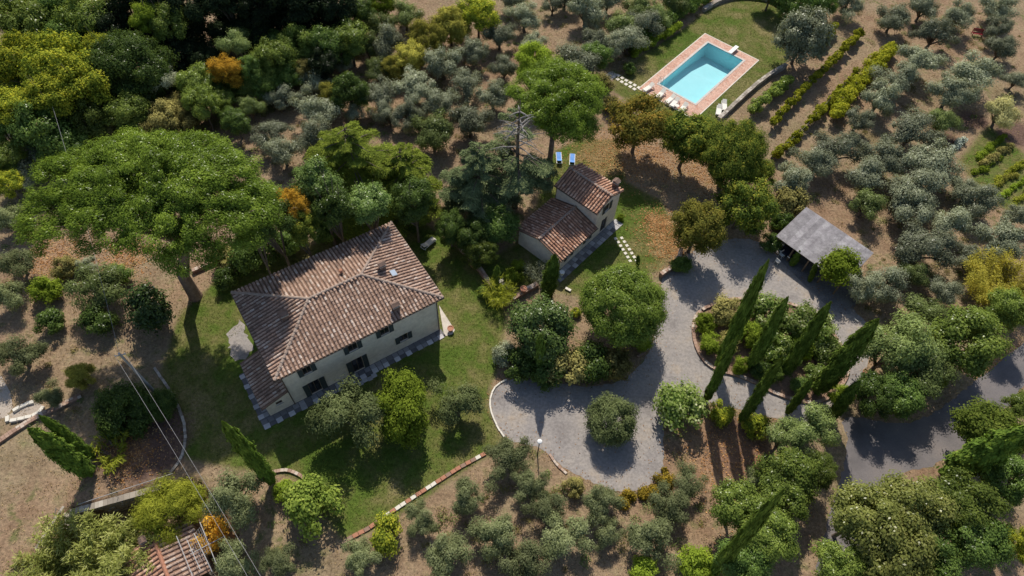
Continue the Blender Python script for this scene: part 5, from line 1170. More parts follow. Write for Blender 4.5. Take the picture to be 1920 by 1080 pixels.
def carport():
    A, B, Cc, D = [Vector(p) for p in CARPORT]   # left front, left back, right back, right front
    D = A + (Cc - B)
    ux = (D - A).normalized(); L = (D - A).length; dp = (B - A); 
    rz = math.atan2(ux.y, ux.x)
    h = empty('carport', (A.x, A.y, 0), rz, 'open carport with grey weathered sheet roof', 'carport')
    inv = Matrix.Rotation(-rz, 3, 'Z')
    b = inv @ Vector((dp.x, dp.y, 0)); sk = b.x; dep = b.y
    n = 13
    st = L / n
    rng = random.Random(5)
    for i in range(n):      # roof sheets, each lapped over the next
        x0 = i * st; x1 = x0 + st * 1.03
        m = MB(); ribs = 5
        for k in range(ribs):
            a0 = x0 + (x1 - x0) * k / ribs; a1 = x0 + (x1 - x0) * (k + .55) / ribs; a2 = x0 + (x1 - x0) * (k + 1) / ribs
            for u0, u1, z in ((a0, a1, .02), (a1, a2, 0)):
                zz = z + .006 * (i % 2)
                m.add([(u0, -.1, 2.45 + zz), (u1, -.1, 2.45 + zz), (u1 + sk, dep, 3.0 + zz), (u0 + sk, dep, 3.0 + zz)], [(0, 1, 2, 3)])
        m.build('roof_sheet', M_TINR, h)
    MB().add([(0, 0, 2.40), (L, 0, 2.40), (L + sk, dep, 2.95), (sk, dep, 2.95), (0, 0, 2.30), (L, 0, 2.30), (L + sk, dep, 2.85), (sk, dep, 2.85)],
             [(0, 1, 2, 3), (7, 6, 5, 4), (0, 4, 5, 1), (1, 5, 6, 2), (2, 6, 7, 3), (3, 7, 4, 0)]).build('roof_boarding', M_TIMBER, h)
    for i in range(5):
        x = .3 + (L - .6) * i / 4
        MB().box(x - .08, x + .08, .15, .31, 0, 2.32).build('post', M_TIMBER, h)
        MB().box(x + sk - .08, x + sk + .08, dep - .35, dep - .19, 0, 2.85).build('post', M_TIMBER, h)
    MB().box(.1, L - .1, .12, .34, 2.18, 2.31).build('beam', M_TIMBER, h)
    MB().box(.1 + sk, L - .1 + sk, dep - .38, dep - .16, 2.7, 2.85).build('beam', M_TIMBER, h)
    MB().box(sk + .1, L + sk - .1, dep - .14, dep - .05, 0, 2.6).build('back_wall', M_STONE, h)
    return A, rz, L, dep
cpA, cpR, cpL, cpD = carport()

# ---------------------------------------------------------------- pool
def pool():
    p = empty('swimming_pool', (PX, PY, 0), PA, 'rectangular turquoise pool with terracotta deck', 'swimming pool')
    hu, hv = PW_U / 2, PW_V / 2
    b = MB()
    fl = [(-hu, -hv, -1.2), (hu, -hv, -1.2), (hu, 1.0, -1.5), (-hu, 1.0, -1.5), (hu, hv, -2.3), (-hu, hv, -2.3)]
    b.add(fl, [(0, 1, 2, 3), (3, 2, 4, 5)])
    b.build('basin_floor', M_POOL, p)
    b = MB()
    b.add([(-hu, -hv, .03), (hu, -hv, .03), (hu, -hv, -1.2), (-hu, -hv, -1.2)], [(0, 1, 2, 3)])
    b.add([(-hu, hv, .03), (hu, hv, .03), (hu, hv, -2.3), (-hu, hv, -2.3)], [(3, 2, 1, 0)])
    for s in (-1, 1):
        b.add([(s * hu, -hv, .03), (s * hu, 1, .03), (s * hu, hv, .03), (s * hu, hv, -2.3), (s * hu, 1, -1.5), (s * hu, -hv, -1.2)], [(0, 1, 2, 3, 4, 5)])
    b.build('basin_wall', M_POOLW, p)
    MB().box(hu - .9, hu - .02, -hv + .02, -hv + .32, -1.2, -.35).box(hu - .9, hu - .02, -hv + .325, -hv + .62, -1.2, -.65).build('pool_step', M_POOL, p)
    MB().add([(-hu + .002, -hv + .002, -.05), (hu - .002, -hv + .002, -.05), (hu - .002, hv - .002, -.05), (-hu + .002, hv - .002, -.05)], [(0, 1, 2, 3)]).build('water', M_WATER, p)
    def ring(u0, u1, v0, v1, a0, a1, b0, b1, z0, z1):
        m = MB()
        m.box(u0, u1, v0, b0, z0, z1).box(u0, u1, b1, v1, z0, z1).box(u0, a0, b0, b1, z0, z1).box(a1, u1, b0, b1, z0, z1)
        return m
    c = .28
    cp = MB(); rng = random.Random(2)
    def run(x0, x1, y0, y1, along):
        n = int(((x1 - x0) if along == 'x' else (y1 - y0)) / .6)
        for i in range(n):
            if along == 'x': q = (x0 + (x1 - x0) * i / n + .008, x0 + (x1 - x0) * (i + 1) / n - .008, y0, y1)
            else: q = (x0, x1, y0 + (y1 - y0) * i / n + .008, y0 + (y1 - y0) * (i + 1) / n - .008)
            cp.box(*q, -.02, .075 + rng.uniform(0, .008))
    run(-hu - c, hu + c, -hv - c, -hv, 'x'); run(-hu - c, hu + c, hv, hv + c, 'x'); run(-hu - c, -hu, -hv, hv, 'y'); run(hu, hu + c, -hv, hv, 'y')
    cp.build('coping', M_COPE, p)['kind'] = 'stuff'
    ring(-4.4, 4.5, -9.1, 7.9, -hu - c - .003, hu + c + .003, -hv - c - .003, hv + c + .003, -.05, .05).build('deck', M_DECK, p)
    ring(-4.52, 4.62, -9.22, 8.02, -4.403, 4.503, -9.103, 7.903, -.05, .06).build('deck_border', M_PALE, p)
    # ladder
    lad = MB()
    for s in (-.22, .22):
        lad.tube([(-hu - .35, -hv + .45 + s, .07), (-hu - .35, -hv + .45 + s, .75), (-hu - .05, -hv + .45 + s, .85), (-hu + .12, -hv + .45 + s, .6), (-hu + .12, -hv + .45 + s, -.9)], .025, 6)
    lad.build('ladder', M_GALV, p)
    # diving board
    d = empty('diving_board', (*pool_xy(.85, hv + .75), .075), PA, 'white diving board at the far end of the pool', 'diving board')
    MB().box(-.28, .28, -1.25, .9, .42, .48).build('board', M_WHITE, d)
    MB().box(-.22, .22, .2, .75, 0, .417).build('stand', M_WHITE, d)
    MB().tube([(-.2, -.3, .36), (.2, -.3, .36)], .05, 8).build('roller', M_GALV, d)
    return p
pool()

def lounger(loc, rz, lab, fab=M_FABW, frm=M_WHITE, back=R(28), flat=False):
    l = empty('sun_lounger', (loc[0], loc[1], loc[2] if len(loc) > 2 else 0), rz, lab, 'sun lounger', 'sun loungers')
    f = MB()
    for s in (-.32, .32): f.bar((s, -.95, .3), (s, .95, .3), .05, .05)
    f.bar((-.29, -.95, .3), (.29, -.95, .3), .05, .05).bar((-.29, .95, .3), (.29, .95, .3), .05, .05)
    f.build('frame', frm, l)
    for sx in (-.32, .32):
        for sy in (-.8, .75): MB().box(sx - .025, sx + .025, sy - .03, sy + .03, 0, .272).build('leg', frm, l)
    MB().box(-.285, .285, -.93, .3, .33, .39).build('seat_pad', fab, l)
    b = 0 if flat else back
    c, s_ = math.cos(b), math.sin(b)
    vs = [(x, .31 + y * c - z * s_, .335 + y * s_ + z * c) for z in (0, .06) for x, y in ((-.285, 0), (.285, 0), (.285, .66), (-.285, .66))]
    MB().add(vs, [(3, 2, 1, 0), (4, 5, 6, 7), (0, 1, 5, 4), (1, 2, 6, 5), (2, 3, 7, 6), (3, 0, 4, 7)]).build('back_pad', fab, l)
    return l
va = PA
LL = ['cream sun lounger at the left corner of the pool deck', 'cream sun lounger second from left on the pool deck', 'cream sun lounger in the middle of the pool deck row', 'cream sun lounger fourth from left, tight beside the middle one', 'cream sun lounger at the right end of the pool deck row',
      'white sun lounger on the pool lawn, nearer the tree', 'white sun lounger on the pool lawn, nearer the stone wall', 'white sun lounger on the shaded lawn beside the main house', 'left blue and white sun lounger behind the guest house', 'right blue and white sun lounger behind the guest house']
for i, p in enumerate(LOUNGERS):
    if i < 5: lounger((p[0], p[1], .05), PA + R((-6, 4, -3, 5, 8)[i]), LL[i])
    elif i < 7: lounger((p[0], p[1], 0), PA + R(95 + 8 * (i - 5) - 70), LL[i])
    elif i == 7: lounger((p[0], p[1], 0), R(-38 + 180), LL[i])
    else: lounger((p[0], p[1], 0), R(4 + 180 * 0 + (i - 8) * -6) + math.pi, LL[i], M_BLUE)
tb = empty('side_table', (*PT['table'][:2], .05), 0, 'small table between the pool deck loungers', 'table')
MB().lathe([(.3, .4), (.3, .43)], 14).build('table_top', M_FABW, tb)
MB().lathe([(.16, 0), (.03, .04), (.03, .397)], 10).build('table_foot', M_GALV, tb)

# ---------------------------------------------------------------- walls, kerbs, edging
def brick_wall(name, pts, w, h, label, cat='wall', mat=M_BRICK, core=M_BRICKC, bl=.34, smooth=1, z=0.0):
    P = smooth_poly(pts, smooth, False) if smooth else pts
    S = resample(P, bl)
    root = empty(name, (S[0].x, S[0].y, z), 0, label, cat)
    o0 = S[0]
    cm, bm = MB(), MB()
    rng = random.Random(int(abs(S[0].x * 100)))
    for a, b in zip(S, S[1:]):
        a = a - o0; b = b - o0
        d = (b - a); L = d.length
        if L < 1e-4: continue
        d.normalize(); n = Vector((-d.y, d.x, 0))
        q = [a - n * w / 2 * .9, b - n * w / 2 * .9, b + n * w / 2 * .9, a + n * w / 2 * .9]
        if h > .16: cm.slab([(v.x, v.y) for v in q], -.15, h - .1)
        g = .012; j = rng.uniform(-.012, .012); k = rng.uniform(-.02, .02)
        nrow = max(1, round(w / .26))
        for r_ in range(nrow):
            t0 = -w / 2 + w * r_ / nrow + .006; t1 = -w / 2 + w * (r_ + 1) / nrow - .006
            q = [a + d * g + n * (t0 + k), b - d * g + n * (t0 + k), b - d * g + n * (t1 + k), a + d * g + n * (t1 + k)]
            bm.slab([(v.x, v.y) for v in q], h - .097 if h > .16 else -.08, h + j + rng.uniform(-.006, .006))
    if h > .16: cm.build('wall_core', core, root)
    bm.build('coping_bricks', mat, root)['kind'] = 'stuff'
    return root
brick_wall('stone_wall', WALLS['pool_lawn'], .55, .7, 'dry stone wall along the right side of the pool lawn', mat=M_STONE, core=M_STONE, bl=.5)
brick_wall('stone_wall', WALLS['pool_top'], .6, .6, 'curved stone wall at the far end of the pool lawn', mat=M_STONE, core=M_STONE, bl=.5, smooth=2)
brick_wall('brick_wall', WALLS['terrace_left'], .5, .55, 'low brick wall running from the shaded lawn to the palm')
brick_wall('brick_wall', WALLS['terrace_right'], .55, .6, 'low brick wall below the guest house cypress')
brick_wall('brick_wall', WALLS['drive_end'], .45, .7, 'curved brick wall ending at the gravel drive', smooth=2)
brick_wall('brick_wall', WALLS['lawn_left'], .4, .5, 'low brick wall beside the big pine trunk')
brick_wall('brick_wall', WALLS['guest_corner'], .3, .2, 'short pale step wall at the guest house corner', mat=M_PALE)
brick_wall('brick_wall', WALLS['left_path'], .5, .3, 'low brick wall at the left edge behind two cypresses')
brick_wall('stone_edging', WALLS['left_bed'], .25, .14, 'curved stone edging of the shaded bed under the wires', 'edging', mat=M_STONE, smooth=2)
brick_wall('brick_edging', BED, .3, .2, 'short curved brick edging beside the lawn cypress', 'edging', smooth=2)
brick_wall('kerb', KERB_TURN_LEFT, .16, .14, 'pale curved kerb on the left of the turning circle', 'kerb', mat=M_PALE, smooth=2, bl=.7)
brick_wall('kerb', KERB_TURN_RIGHT, .22, .14, 'short brick kerb at the lower left of the turning circle', 'kerb', smooth=1)
brick_wall('kerb', KERB_TREE, .28, .2, 'curved brick kerb under the large bright tree', 'kerb', smooth=2)
brick_wall('kerb', KERB_LOT, .14, .14, 'pale kerb stone at the right end of the carport yard', 'kerb', mat=M_PALE, smooth=0, bl=.6)
isl = ccw(ISLAND)
sheet('island_bed', isl, .03, M_SOIL, label='brown earth of the planted island in the drive')
IP = smooth_poly(isl, 2)
brick_wall('kerb', IP + [IP[0]], .34, .24, 'brick kerb around the planted island', 'kerb', smooth=0)

# white and orange pieces along the lower lawn edge, one by one
ed = empty('brick_edging', (EDGING[0][0], EDGING[0][1], 0), 0, 'straight orange and white brick edging along the lower lawn', 'edging')
S = resample(EDGING, .52)
bm_o = MB().box(-.24, .24, -.17, .17, -.05, .16).mesh('brick'); bm_o.materials.append(M_CLAY)
bm_w = MB().box(-.24, .24, -.16, .16, -.05, .15).mesh('brick'); bm_w.materials.append(M_PALE)
bm_d = MB().box(-.24, .24, -.17, .17, -.05, .14).mesh('brick'); bm_d.materials.append(M_BRICKC)
rng = random.Random(11)
for a, b in zip(S, S[1:]):
    d = b - a
    o = link('brick', rng.choice((bm_o, bm_o, bm_w, bm_d, bm_w, bm_o)), ed)
    o.location = ((a + b) / 2) - Vector((EDGING[0][0], EDGING[0][1], 0)); o.rotation_euler = (0, rng.uniform(-.04, .04), math.atan2(d.y, d.x) + rng.uniform(-.05, .05))

# white stones round the trough
tr = empty('trough_edge', (TROUGH[0][0], TROUGH[0][1], 0), 0, 'broken ring of white stones around a dry basin', 'basin')
T0 = Vector((TROUGH[0][0], TROUGH[0][1], 0))
MB().slab([(p[0] - T0.x, p[1] - T0.y) for p in ccw(TROUGH)], -.02, .03).build('basin_floor', M_GRAVEL2, tr)
S = resample(TROUGH + [TROUGH[0]], .62)
for a, b in zip(S, S[1:]):
    if rng.random() < .15: continue
    d = b - a; L = d.length
    o = MB().box(-L / 2 * .94, L / 2 * .94, -.16, .16, 0, .25 + rng.uniform(-.04, .04)).build('stone', M_PALE, tr)
    o.location = (a + b) / 2 - T0; o.rotation_euler = (0, 0, math.atan2(d.y, d.x) + rng.uniform(-.1, .1))

def stepping(pts, label, step, sz):
    S = resample(pts, step)
    r = empty('stepping_stones', (S[0].x, S[0].y, 0), 0, label, 'stepping stones')
    me = MB().box(-sz / 2, sz / 2, -sz / 2, sz / 2, 0, .04).mesh('stone'); me.materials.append(M_PALE)
    for i, p in enumerate(S):
        d = (S[min(i + 1, len(S) - 1)] - S[max(i - 1, 0)]).normalized(); n = Vector((-d.y, d.x, 0))
        for s in (-1, 1):
            o = link('stone', me, r); o.location = p - S[0] + n * s * .34 + d * (.12 * s) + Vector((0, 0, .01)); o.rotation_euler = (0, 0, math.atan2(d.y, d.x) + rng.uniform(-.15, .15))
stepping(STONES_POOL, 'double row of stepping stones leading to the pool deck', .72, .46)
stepping(STONES_GUEST, 'double row of stepping stones beside the guest house lawn shadow', .58, .33)

# ---------------------------------------------------------------- lower yard at the bottom left
def lower_yard():
    a, b, c = [Vector(p) for p in PITWALL]
    w = empty('retaining_wall', a, 0, 'stone retaining wall with dark arched opening above the lower yard', 'wall')
    A = Vector((0, 0, 0)); B = b - a; Cx = c - a
    d = (Cx).normalized(); L = Cx.length; rz = math.atan2(d.y, d.x)
    w.rotation_euler = (0, 0, rz)
    m = MB(); T = .45
    ar0, ar1, sp = .5, 2.1, 1.3
    n = 10
    arch = [(ar0, 0)] + [((ar0 + ar1) / 2 - (ar1 - ar0) / 2 * math.cos(math.pi * k / n), sp + (ar1 - ar0) / 2 * math.sin(math.pi * k / n) * .8) for k in range(n + 1)] + [(ar1, 0)]
    front = [(-.3, 0), *arch, (L, 0), (L, 2.4), (-.3, 2.4)]
    for y, rev in ((-T, False), (0, True)):
        vs = [(x, y, z + PIT_Z) for x, z in front]
        # split into left, lintel and right so that every face stays simple
        def P(x, z): return (x, y, z + PIT_Z)
        quads = [[P(-.3, 0), P(ar0, 0), P(ar0, 2.4), P(-.3, 2.4)], [P(ar1, 0), P(L, 0), P(L, 2.4), P(ar1, 2.4)]]
        for k in range(1, len(arch) - 2):
            quads.append([P(*arch[k]), P(*arch[k + 1]), P(arch[k + 1][0], 2.4), P(arch[k][0], 2.4)])
        for q in quads: m.add(q if not rev else list(reversed(q)), [(0, 1, 2, 3)])
    for (x0, z0), (x1, z1) in zip(arch, arch[1:]): m.add([(x0, -T, z0 + PIT_Z), (x1, -T, z1 + PIT_Z), (x1, 0, z1 + PIT_Z), (x0, 0, z0 + PIT_Z)], [(0, 1, 2, 3)])
    m.add([(-.3, -T, 0), (L, -T, 0), (L, 0, 0), (-.3, 0, 0)], [(0, 1, 2, 3)])
    m.build('wall', M_STONE, w)
    MB().box(ar0 - .1, ar1 + .1, 1.5, 1.55, PIT_Z, -.01).box(ar0 - .12, ar0 - .1, .003, 1.5, PIT_Z, -.01).box(ar1 + .1, ar1 + .12, .003, 1.5, PIT_Z, -.01).build('arch_recess', M_STONE, w)
    rngs = random.Random(21)
    st = MB()
    for i in range(70):      # stones standing proud of the wall face
        x = rngs.uniform(-.2, L - .4); z = rngs.uniform(PIT_Z + .1, -.35)
        if ar0 - .5 < x < ar1 + .1 and z < PIT_Z + 2.0: continue
        sx, sz = rngs.uniform(.2, .45), rngs.uniform(.12, .25)
        st.box(x, x + sx, -T - rngs.uniform(.02, .06), -T + .05, z, z + sz)
    st.build('wall_stones', M_STONE, w)['kind'] = 'stuff'
    cp = MB()
    x = -.3
    while x < L - .1:
        q = min(x + rngs.uniform(.3, .5), L); cp.box(x, q - .015, -T - .05, .05, .003, .09 + rngs.uniform(0, .02)); x = q
    cp.build('coping_bricks', M_STONE, w)['kind'] = 'stuff'
    r = empty('handrail', a, rz, 'thin pale handrail along the top of the retaining wall', 'railing')
    MB().tube([(.8, -.1, .95), (L + 1.2, .3, .95)], .03, 6).build('top_rail', M_GALV, r)
    for x in (.9, L * .5, L): MB().tube([(x, -.1, .09), (x, -.1, .94)], .02, 6).build('post', M_GALV, r)
    s0, s1, s2 = [Vector(p) for p in STAIR]
    dd = (s2 - (s0 + s1) / 2); dd.z = 0; Ls = dd.length + .8; rz2 = math.atan2(dd.y, dd.x)
    s = empty('stone_stairs', ((s0.x + s1.x) / 2, (s0.y + s1.y) / 2, 0), rz2, 'narrow stone stairs down to the lower yard', 'stairs')
    N = 11
    for i in range(N):
        x0 = Ls * i / N; zt = PIT_Z * (i + .3) / N
        MB().box(x0, x0 + Ls / N + .04, -.55, .55, zt - .25, zt).build('step', M_STONE, s)
    MB().add([(-.2, y, z) for y in (.56, .8) for z in (PIT_Z, .12)] + [(Ls + .3, y, z) for y in (.56, .8) for z in (PIT_Z, PIT_Z + .3)],
             [(0, 1, 3, 2), (4, 6, 7, 5), (1, 5, 7, 3), (0, 4, 5, 1), (2, 3, 7, 6)]).build('side_wall', M_STONE, s)
    for y, nm in ((-.62, .0), (-1.05, .3)):
        m = MB().tube([(0, y, .9), (Ls, y, PIT_Z + .9)], .025, 6)
        for k in (0.02, .5, .98): m.tube([(Ls * k, y, PIT_Z * k - .1), (Ls * k, y, PIT_Z * k + .9)], .02, 6)
        m.build('stair_rail', M_GALV, s)
        break
    MB().box(-.4, Ls + .3, -.82, -.60, PIT_Z, .02).build('cheek_wall', M_STONE, s)
    # shed
    p0, p1 = [Vector(p) for p in SHED]
    d = (p1 - p0).normalized(); L = (p1 - p0).length + 1.0; rz = math.atan2(d.y, d.x)
    h = empty('garden_shed', (p0.x, p0.y, PIT_Z), rz, 'low shed with grooved terracotta roof at the bottom edge', 'shed')
    zr, ze, hw = 3.1, 2.45, 2.9
    wm = MB()
    wall_panel(wm, (.15, -hw + .3, 0), (1, 0, 0), L, ze, [])
    wall_panel(wm, (.15, hw - .3, 0), (0, -1, 0), 2 * hw - .6, ze, [], top=[(hw - .3, zr - .05)])
    wall_panel(wm, (L, hw - .3, 0), (-1, 0, 0), L, ze, [])
    wm.build('wall', M_STONE, h)
    sl = math.hypot(hw, zr - ze)
    tiles(h, 'shed_tiles_left', (0, -hw, ze), (1, 0, 0), (0, hw, zr - ze), [(0, 0), (L, 0), (L, sl), (0, sl)], M_TILE2, .40, .5, 31)
    tiles(h, 'shed_tiles_right', (L, hw, ze), (-1, 0, 0), (0, -hw, zr - ze), [(0, 0), (L, 0), (L, sl), (0, sl)], M_TILE, .40, .5, 32)
    ridge(h, (0, 0, zr + .05), (L, 0, zr + .05), M_CLAY, .17)
    chimney(h, .1, -.75, 2.9, .45, .4, .4)
    # pergola of thin bars
    g = PERG
    o0 = Vector(g[0][0]); o0.z = PIT_Z
    pg = empty('bar_pergola', o0, 0, 'pergola frame of thin galvanised bars over the shed', 'pergola')
    for q in g:
        a_, b_ = Vector(q[0]) - o0, Vector(q[1]) - o0
        MB().tube([a_ - (b_ - a_) * .1, b_ + (b_ - a_) * .25], .035, 6).build('bar', M_GALV, pg)
    for q in (g[0], g[3]):
        for p in q:
            p_ = Vector(p) - o0; MB().tube([(p_.x, p_.y, 0), (p_.x, p_.y, p_.z)], .04, 6).build('post', M_GALV, pg)
    me = MB()
    a_, b_, c_ = Vector(g[1][0]) - o0, Vector(g[1][1]) - o0, Vector(g[3][0]) - o0
    for k in range(9):
        t = k / 8
        me.tube([a_ + (c_ - a_) * t - Vector((0, 0, .05)), b_ + (c_ - a_) * t - Vector((0, 0, .05))], .008, 4)
        me.tube([a_ + (b_ - a_) * t - Vector((0, 0, .06)), c_ + (b_ - a_) * t - Vector((0, 0, .06))], .008, 4)
    me.build('wire_mesh', M_GALV, pg)['kind'] = 'stuff'
lower_yard()

# ---------------------------------------------------------------- smaller things
def pot(p, s, label, z=0.0, plant='broadd'):
    r = empty('plant_pot', (p[0], p[1], z), 0, label, 'plant pot')
    MB().lathe([(.18 * s, 0), (.27 * s, .38 * s), (.31 * s, .38 * s), (.31 * s, .45 * s), (.24 * s, .45 * s), (.22 * s, .4 * s)], 14).build('pot', M_CLAY, r)
    return r
POTS = [pot(PT['pot1'], 1.1, 'terracotta pot on the pale slab at the house corner', .03), pot(PT['pot2'], 1.2, 'terracotta pot on the brick wall below the cypress', .6), pot(PT['pot3'], 1.0, 'terracotta pot on the brick wall near the shaded lawn', .55),
        pot(PT['island_pot'], 1.1, 'red clay pot at the right of the planted island', .03), pot(PT['pot4'], 1.0, 'clay pot below the rightmost island cypress')]
ur = empty('garden_urn', (PT['urn'][0], PT['urn'][1], .07), 0, 'small white round urn at the guest house corner', 'urn')
MB().lathe([(.16, 0), (.1, .12), (.26, .4), (.3, .62), (.26, .66)], 14).build('bowl', M_WHITE, ur)
MB().lathe([(.22, .55), (.2, .58)], 12).build('soil', M_SOIL, ur)

la = empty('garden_lamp', PT['lamp'], 0, 'white headed garden lamp post at the turning circle edge', 'lamp post')
MB().tube([(0, 0, 0), (0, 0, 2.95)], [.06, .04], 8).build('post', M_IRON, la)
MB().lathe([(.08, 2.95), (.14, 3.0), (.14, 3.22), (.05, 3.24)], 12).build('lantern', M_WHITE, la)
MB().lathe([(.24, 3.243), (.2, 3.32), (.05, 3.38)], 12).build('lamp_cap', M_WHITE, la)

def utility_pole(p, h, label):
    r = empty('utility_pole', p, R(20), label, 'utility pole')
    MB().tube([(0, 0, -.3), (0, 0, h)], [.15, .10], 10).build('shaft', M_BARKPOLE, r)
    MB().bar((-.45, 0, h - .3), (.45, 0, h - .3), .07, .07).build('crossarm', M_GALV, r)
    for s in (-.4, 0.4): MB().lathe([(.02, 0), (.04, .04), (.03, .08), (.04, .12), (.01, .15)], 8, (s, 0, h - .262)).build('insulator', M_WHITE, r)
    return r
M_BARKPOLE = surf_mat('pole_grey', [(.30, .29, .28), (.42, .40, .38)], 3, .9)
utility_pole(PT['pole'], 8.4, 'grey utility pole beside the dry clearing')
FP = PT['pole2']
utility_pole(FP, 8.0, 'far utility pole between the yellow trees of the wood')
def wire(a, b, sag, label, r=.013):
    a = Vector(a); b = Vector(b)
    pts = [a.lerp(b, t / 24) - Vector((0, 0, sag * 4 * (t / 24) * (1 - t / 24))) for t in range(25)]
    o0 = a.copy()
    w = MB().tube([p - o0 for p in pts], r, 5).build('overhead_wire', M_WIRE, None)
    w.location = o0; tag(w, label, 'wire', 'overhead wires')
pp = Vector(PT['pole'])
for i, s in enumerate((-.4, .4)):
    off = Vector((math.cos(R(20)) * s, math.sin(R(20)) * s, 0))
    wire(pp + off + Vector((0, 0, 8.35)), WIRE_END[i], .7, ('left' if i == 0 else 'right') + ' overhead wire from the grey pole to the bottom edge')
wire(pp + Vector((0, 0, 8.35)), (FP[0], FP[1], 7.95), .9, 'overhead wire from the grey pole towards the wood')

def bench(p, rz):
    b = empty('bench', p, rz, 'dark red slatted bench in the olive grove', 'bench')
    for i in range(3): MB().box(-.75, .75, -.25 + i * .17, -.11 + i * .17, .42, .46).build('seat_slat', M_RED, b)
    for i in range(3): MB().box(-.75, .75, .30 + i * .03, .34 + i * .03, .55 + i * .15, .66 + i * .15).build('back_slat', M_RED, b)
    for s in (-.65, .65):
        MB().box(s - .04, s + .04, -.25, -.18, 0, .417).build('leg', M_RED, b)
        MB().box(s - .04, s + .04, .36, .43, 0, .95).build('leg', M_RED, b)
bench(PT['bench'], R(-10))

def garden_chair(p, rz, label):
    c = empty('garden_chair', (p[0], p[1], .02), rz, label, 'chair', 'white garden chairs')
    MB().box(-.24, .24, -.24, .24, .42, .46).build('seat', M_WHITE, c)
    m = MB().box(-.24, -.2, .2, .24, .463, .95).box(.2, .24, .2, .24, .463, .95).box(-.2, .2, .2, .23, .85, .95)
    for i in range(4): m.box(-.15 + i * .1 - .02, -.15 + i * .1 + .02, .21, .23, .463, .85)
    m.build('backrest', M_WHITE, c)
    for x in (-.21, .21):
        for y in (-.21, .21): MB().box(x - .02, x + .02, y - .02, y + .02, 0, .417).build('leg', M_WHITE, c)
garden_chair(PT['chair1'], R(130), 'white garden chair on the cobbles, nearer the gravel')
garden_chair(PT['chair2'], R(30), 'white garden chair on the cobbles, nearer the carport')

def car(p, rz):
    c = empty('parked_car', (p[0], p[1], .02), rz, 'dark blue car parked under the carport roof', 'car')
    prof = [(-2.0, .45), (-2.05, .75), (-1.2, .92), (-.55, 1.42), (.9, 1.46), (1.6, 1.0), (2.0, .9), (2.05, .5)]
    n = len(prof)
    vs = [(x, s * (.80 if z < 1.2 else .62), z) for s in (-1, 1) for x, z in prof]
    MB().add(vs, [tuple(range(n)), tuple(reversed(range(n, 2 * n)))] + [(i, i + n, (i + 1) % n + n, (i + 1) % n) for i in range(n)]).build('body', M_CAR, c)
    MB().add([(-1.22, -.66, .95), (-1.22, .66, .95), (-.62, .55, 1.42), (-.62, -.55, 1.42)], [(0, 1, 2, 3)]).build('windscreen', M_GLASS, c).location = (-.03, 0, .03)
    for x in (-1.3, 1.3):
        for y in (-.82, .82):
            w = MB().tube([(x, y - .1, .32), (x, y + .1, .32)], .32, 16).build('wheel', M_RUB, c)
            MB().tube([(x, y - .105, .32), (x, y + .105, .32)], .18, 12).build('rim', M_GALV, w)
    for y in (-.6, .6): MB().box(-2.09, -2.03, y - .16, y + .16, .62, .74).build('headlight', M_WHITE, c)
car((cpA.x + math.cos(cpR) * 1.7 - math.sin(cpR) * 2.2, cpA.y + math.sin(cpR) * 1.7 + math.cos(cpR) * 2.2), cpR + R(90))

rl = empty('wall_railing', (PT['rail'][0], PT['rail'][1], 0), R(38), 'short metal railing at the end of the pool lawn wall', 'railing')
MB().tube([(-.9, 0, .95), (.9, 0, .95)], .03, 6).build('top_rail', M_GALV, rl)
for x in (-.85, 0, .85): MB().tube([(x, 0, 0), (x, 0, .93)], .025, 6).build('post', M_GALV, rl)
gs = empty('garden_steps', (PT['steps'][0], PT['steps'][1], 0), R(40), 'three pale stone steps in the terrace bed', 'steps')
for i in range(3): MB().box(-.55, .55, i * .5, i * .5 + .36, 0, .08 + .07 * i).build('step', M_PALE, gs)

# ================================================================= PLANTS
def unit(a):
    return a / (np.linalg.norm(a, axis=1, keepdims=True) + 1e-9)
def rdir(rng, n): return unit(rng.normal(size=(n, 3)))

def leaves(P, N, L, W, rng, axis=None):
    """one rhombic leaf per point; returns verts, quads"""
    n = len(P); N = unit(N)
    t = rdir(rng, n) if axis is None else unit(axis)
    t = unit(t - N * (t * N).sum(1, keepdims=True))
    b = np.cross(N, t)
    l = (np.asarray(L) * rng.uniform(.7, 1.3, n))[:, None] / 2; w = (np.asarray(W) * rng.uniform(.7, 1.3, n))[:, None] / 2
    V = np.stack([P - t * l, P + b * w + N * w * .25, P + t * l, P - b * w + N * w * .25], 1).reshape(-1, 3)
    return V, np.arange(4 * n).reshape(n, 4)

def clumps(rng, n, Rx, Ry, rz, zc, cr, bottom=-.35, inner=.45, power=.5):
    out = []
    k = 0
    while len(out) < n and k < 20 * n:
        k += 1
        d = rdir(rng, 1)[0]
        if d[2] < bottom: continue
        rr = inner + (1 - inner) * rng.random() ** power
        c = cr * rng.uniform(.65, 1.3)
        out.append((np.array([d[0] * (Rx - c * .7) * rr, d[1] * (Ry - c * .7) * rr, zc + d[2] * (rz - c * .5) * rr]), c))
    return out

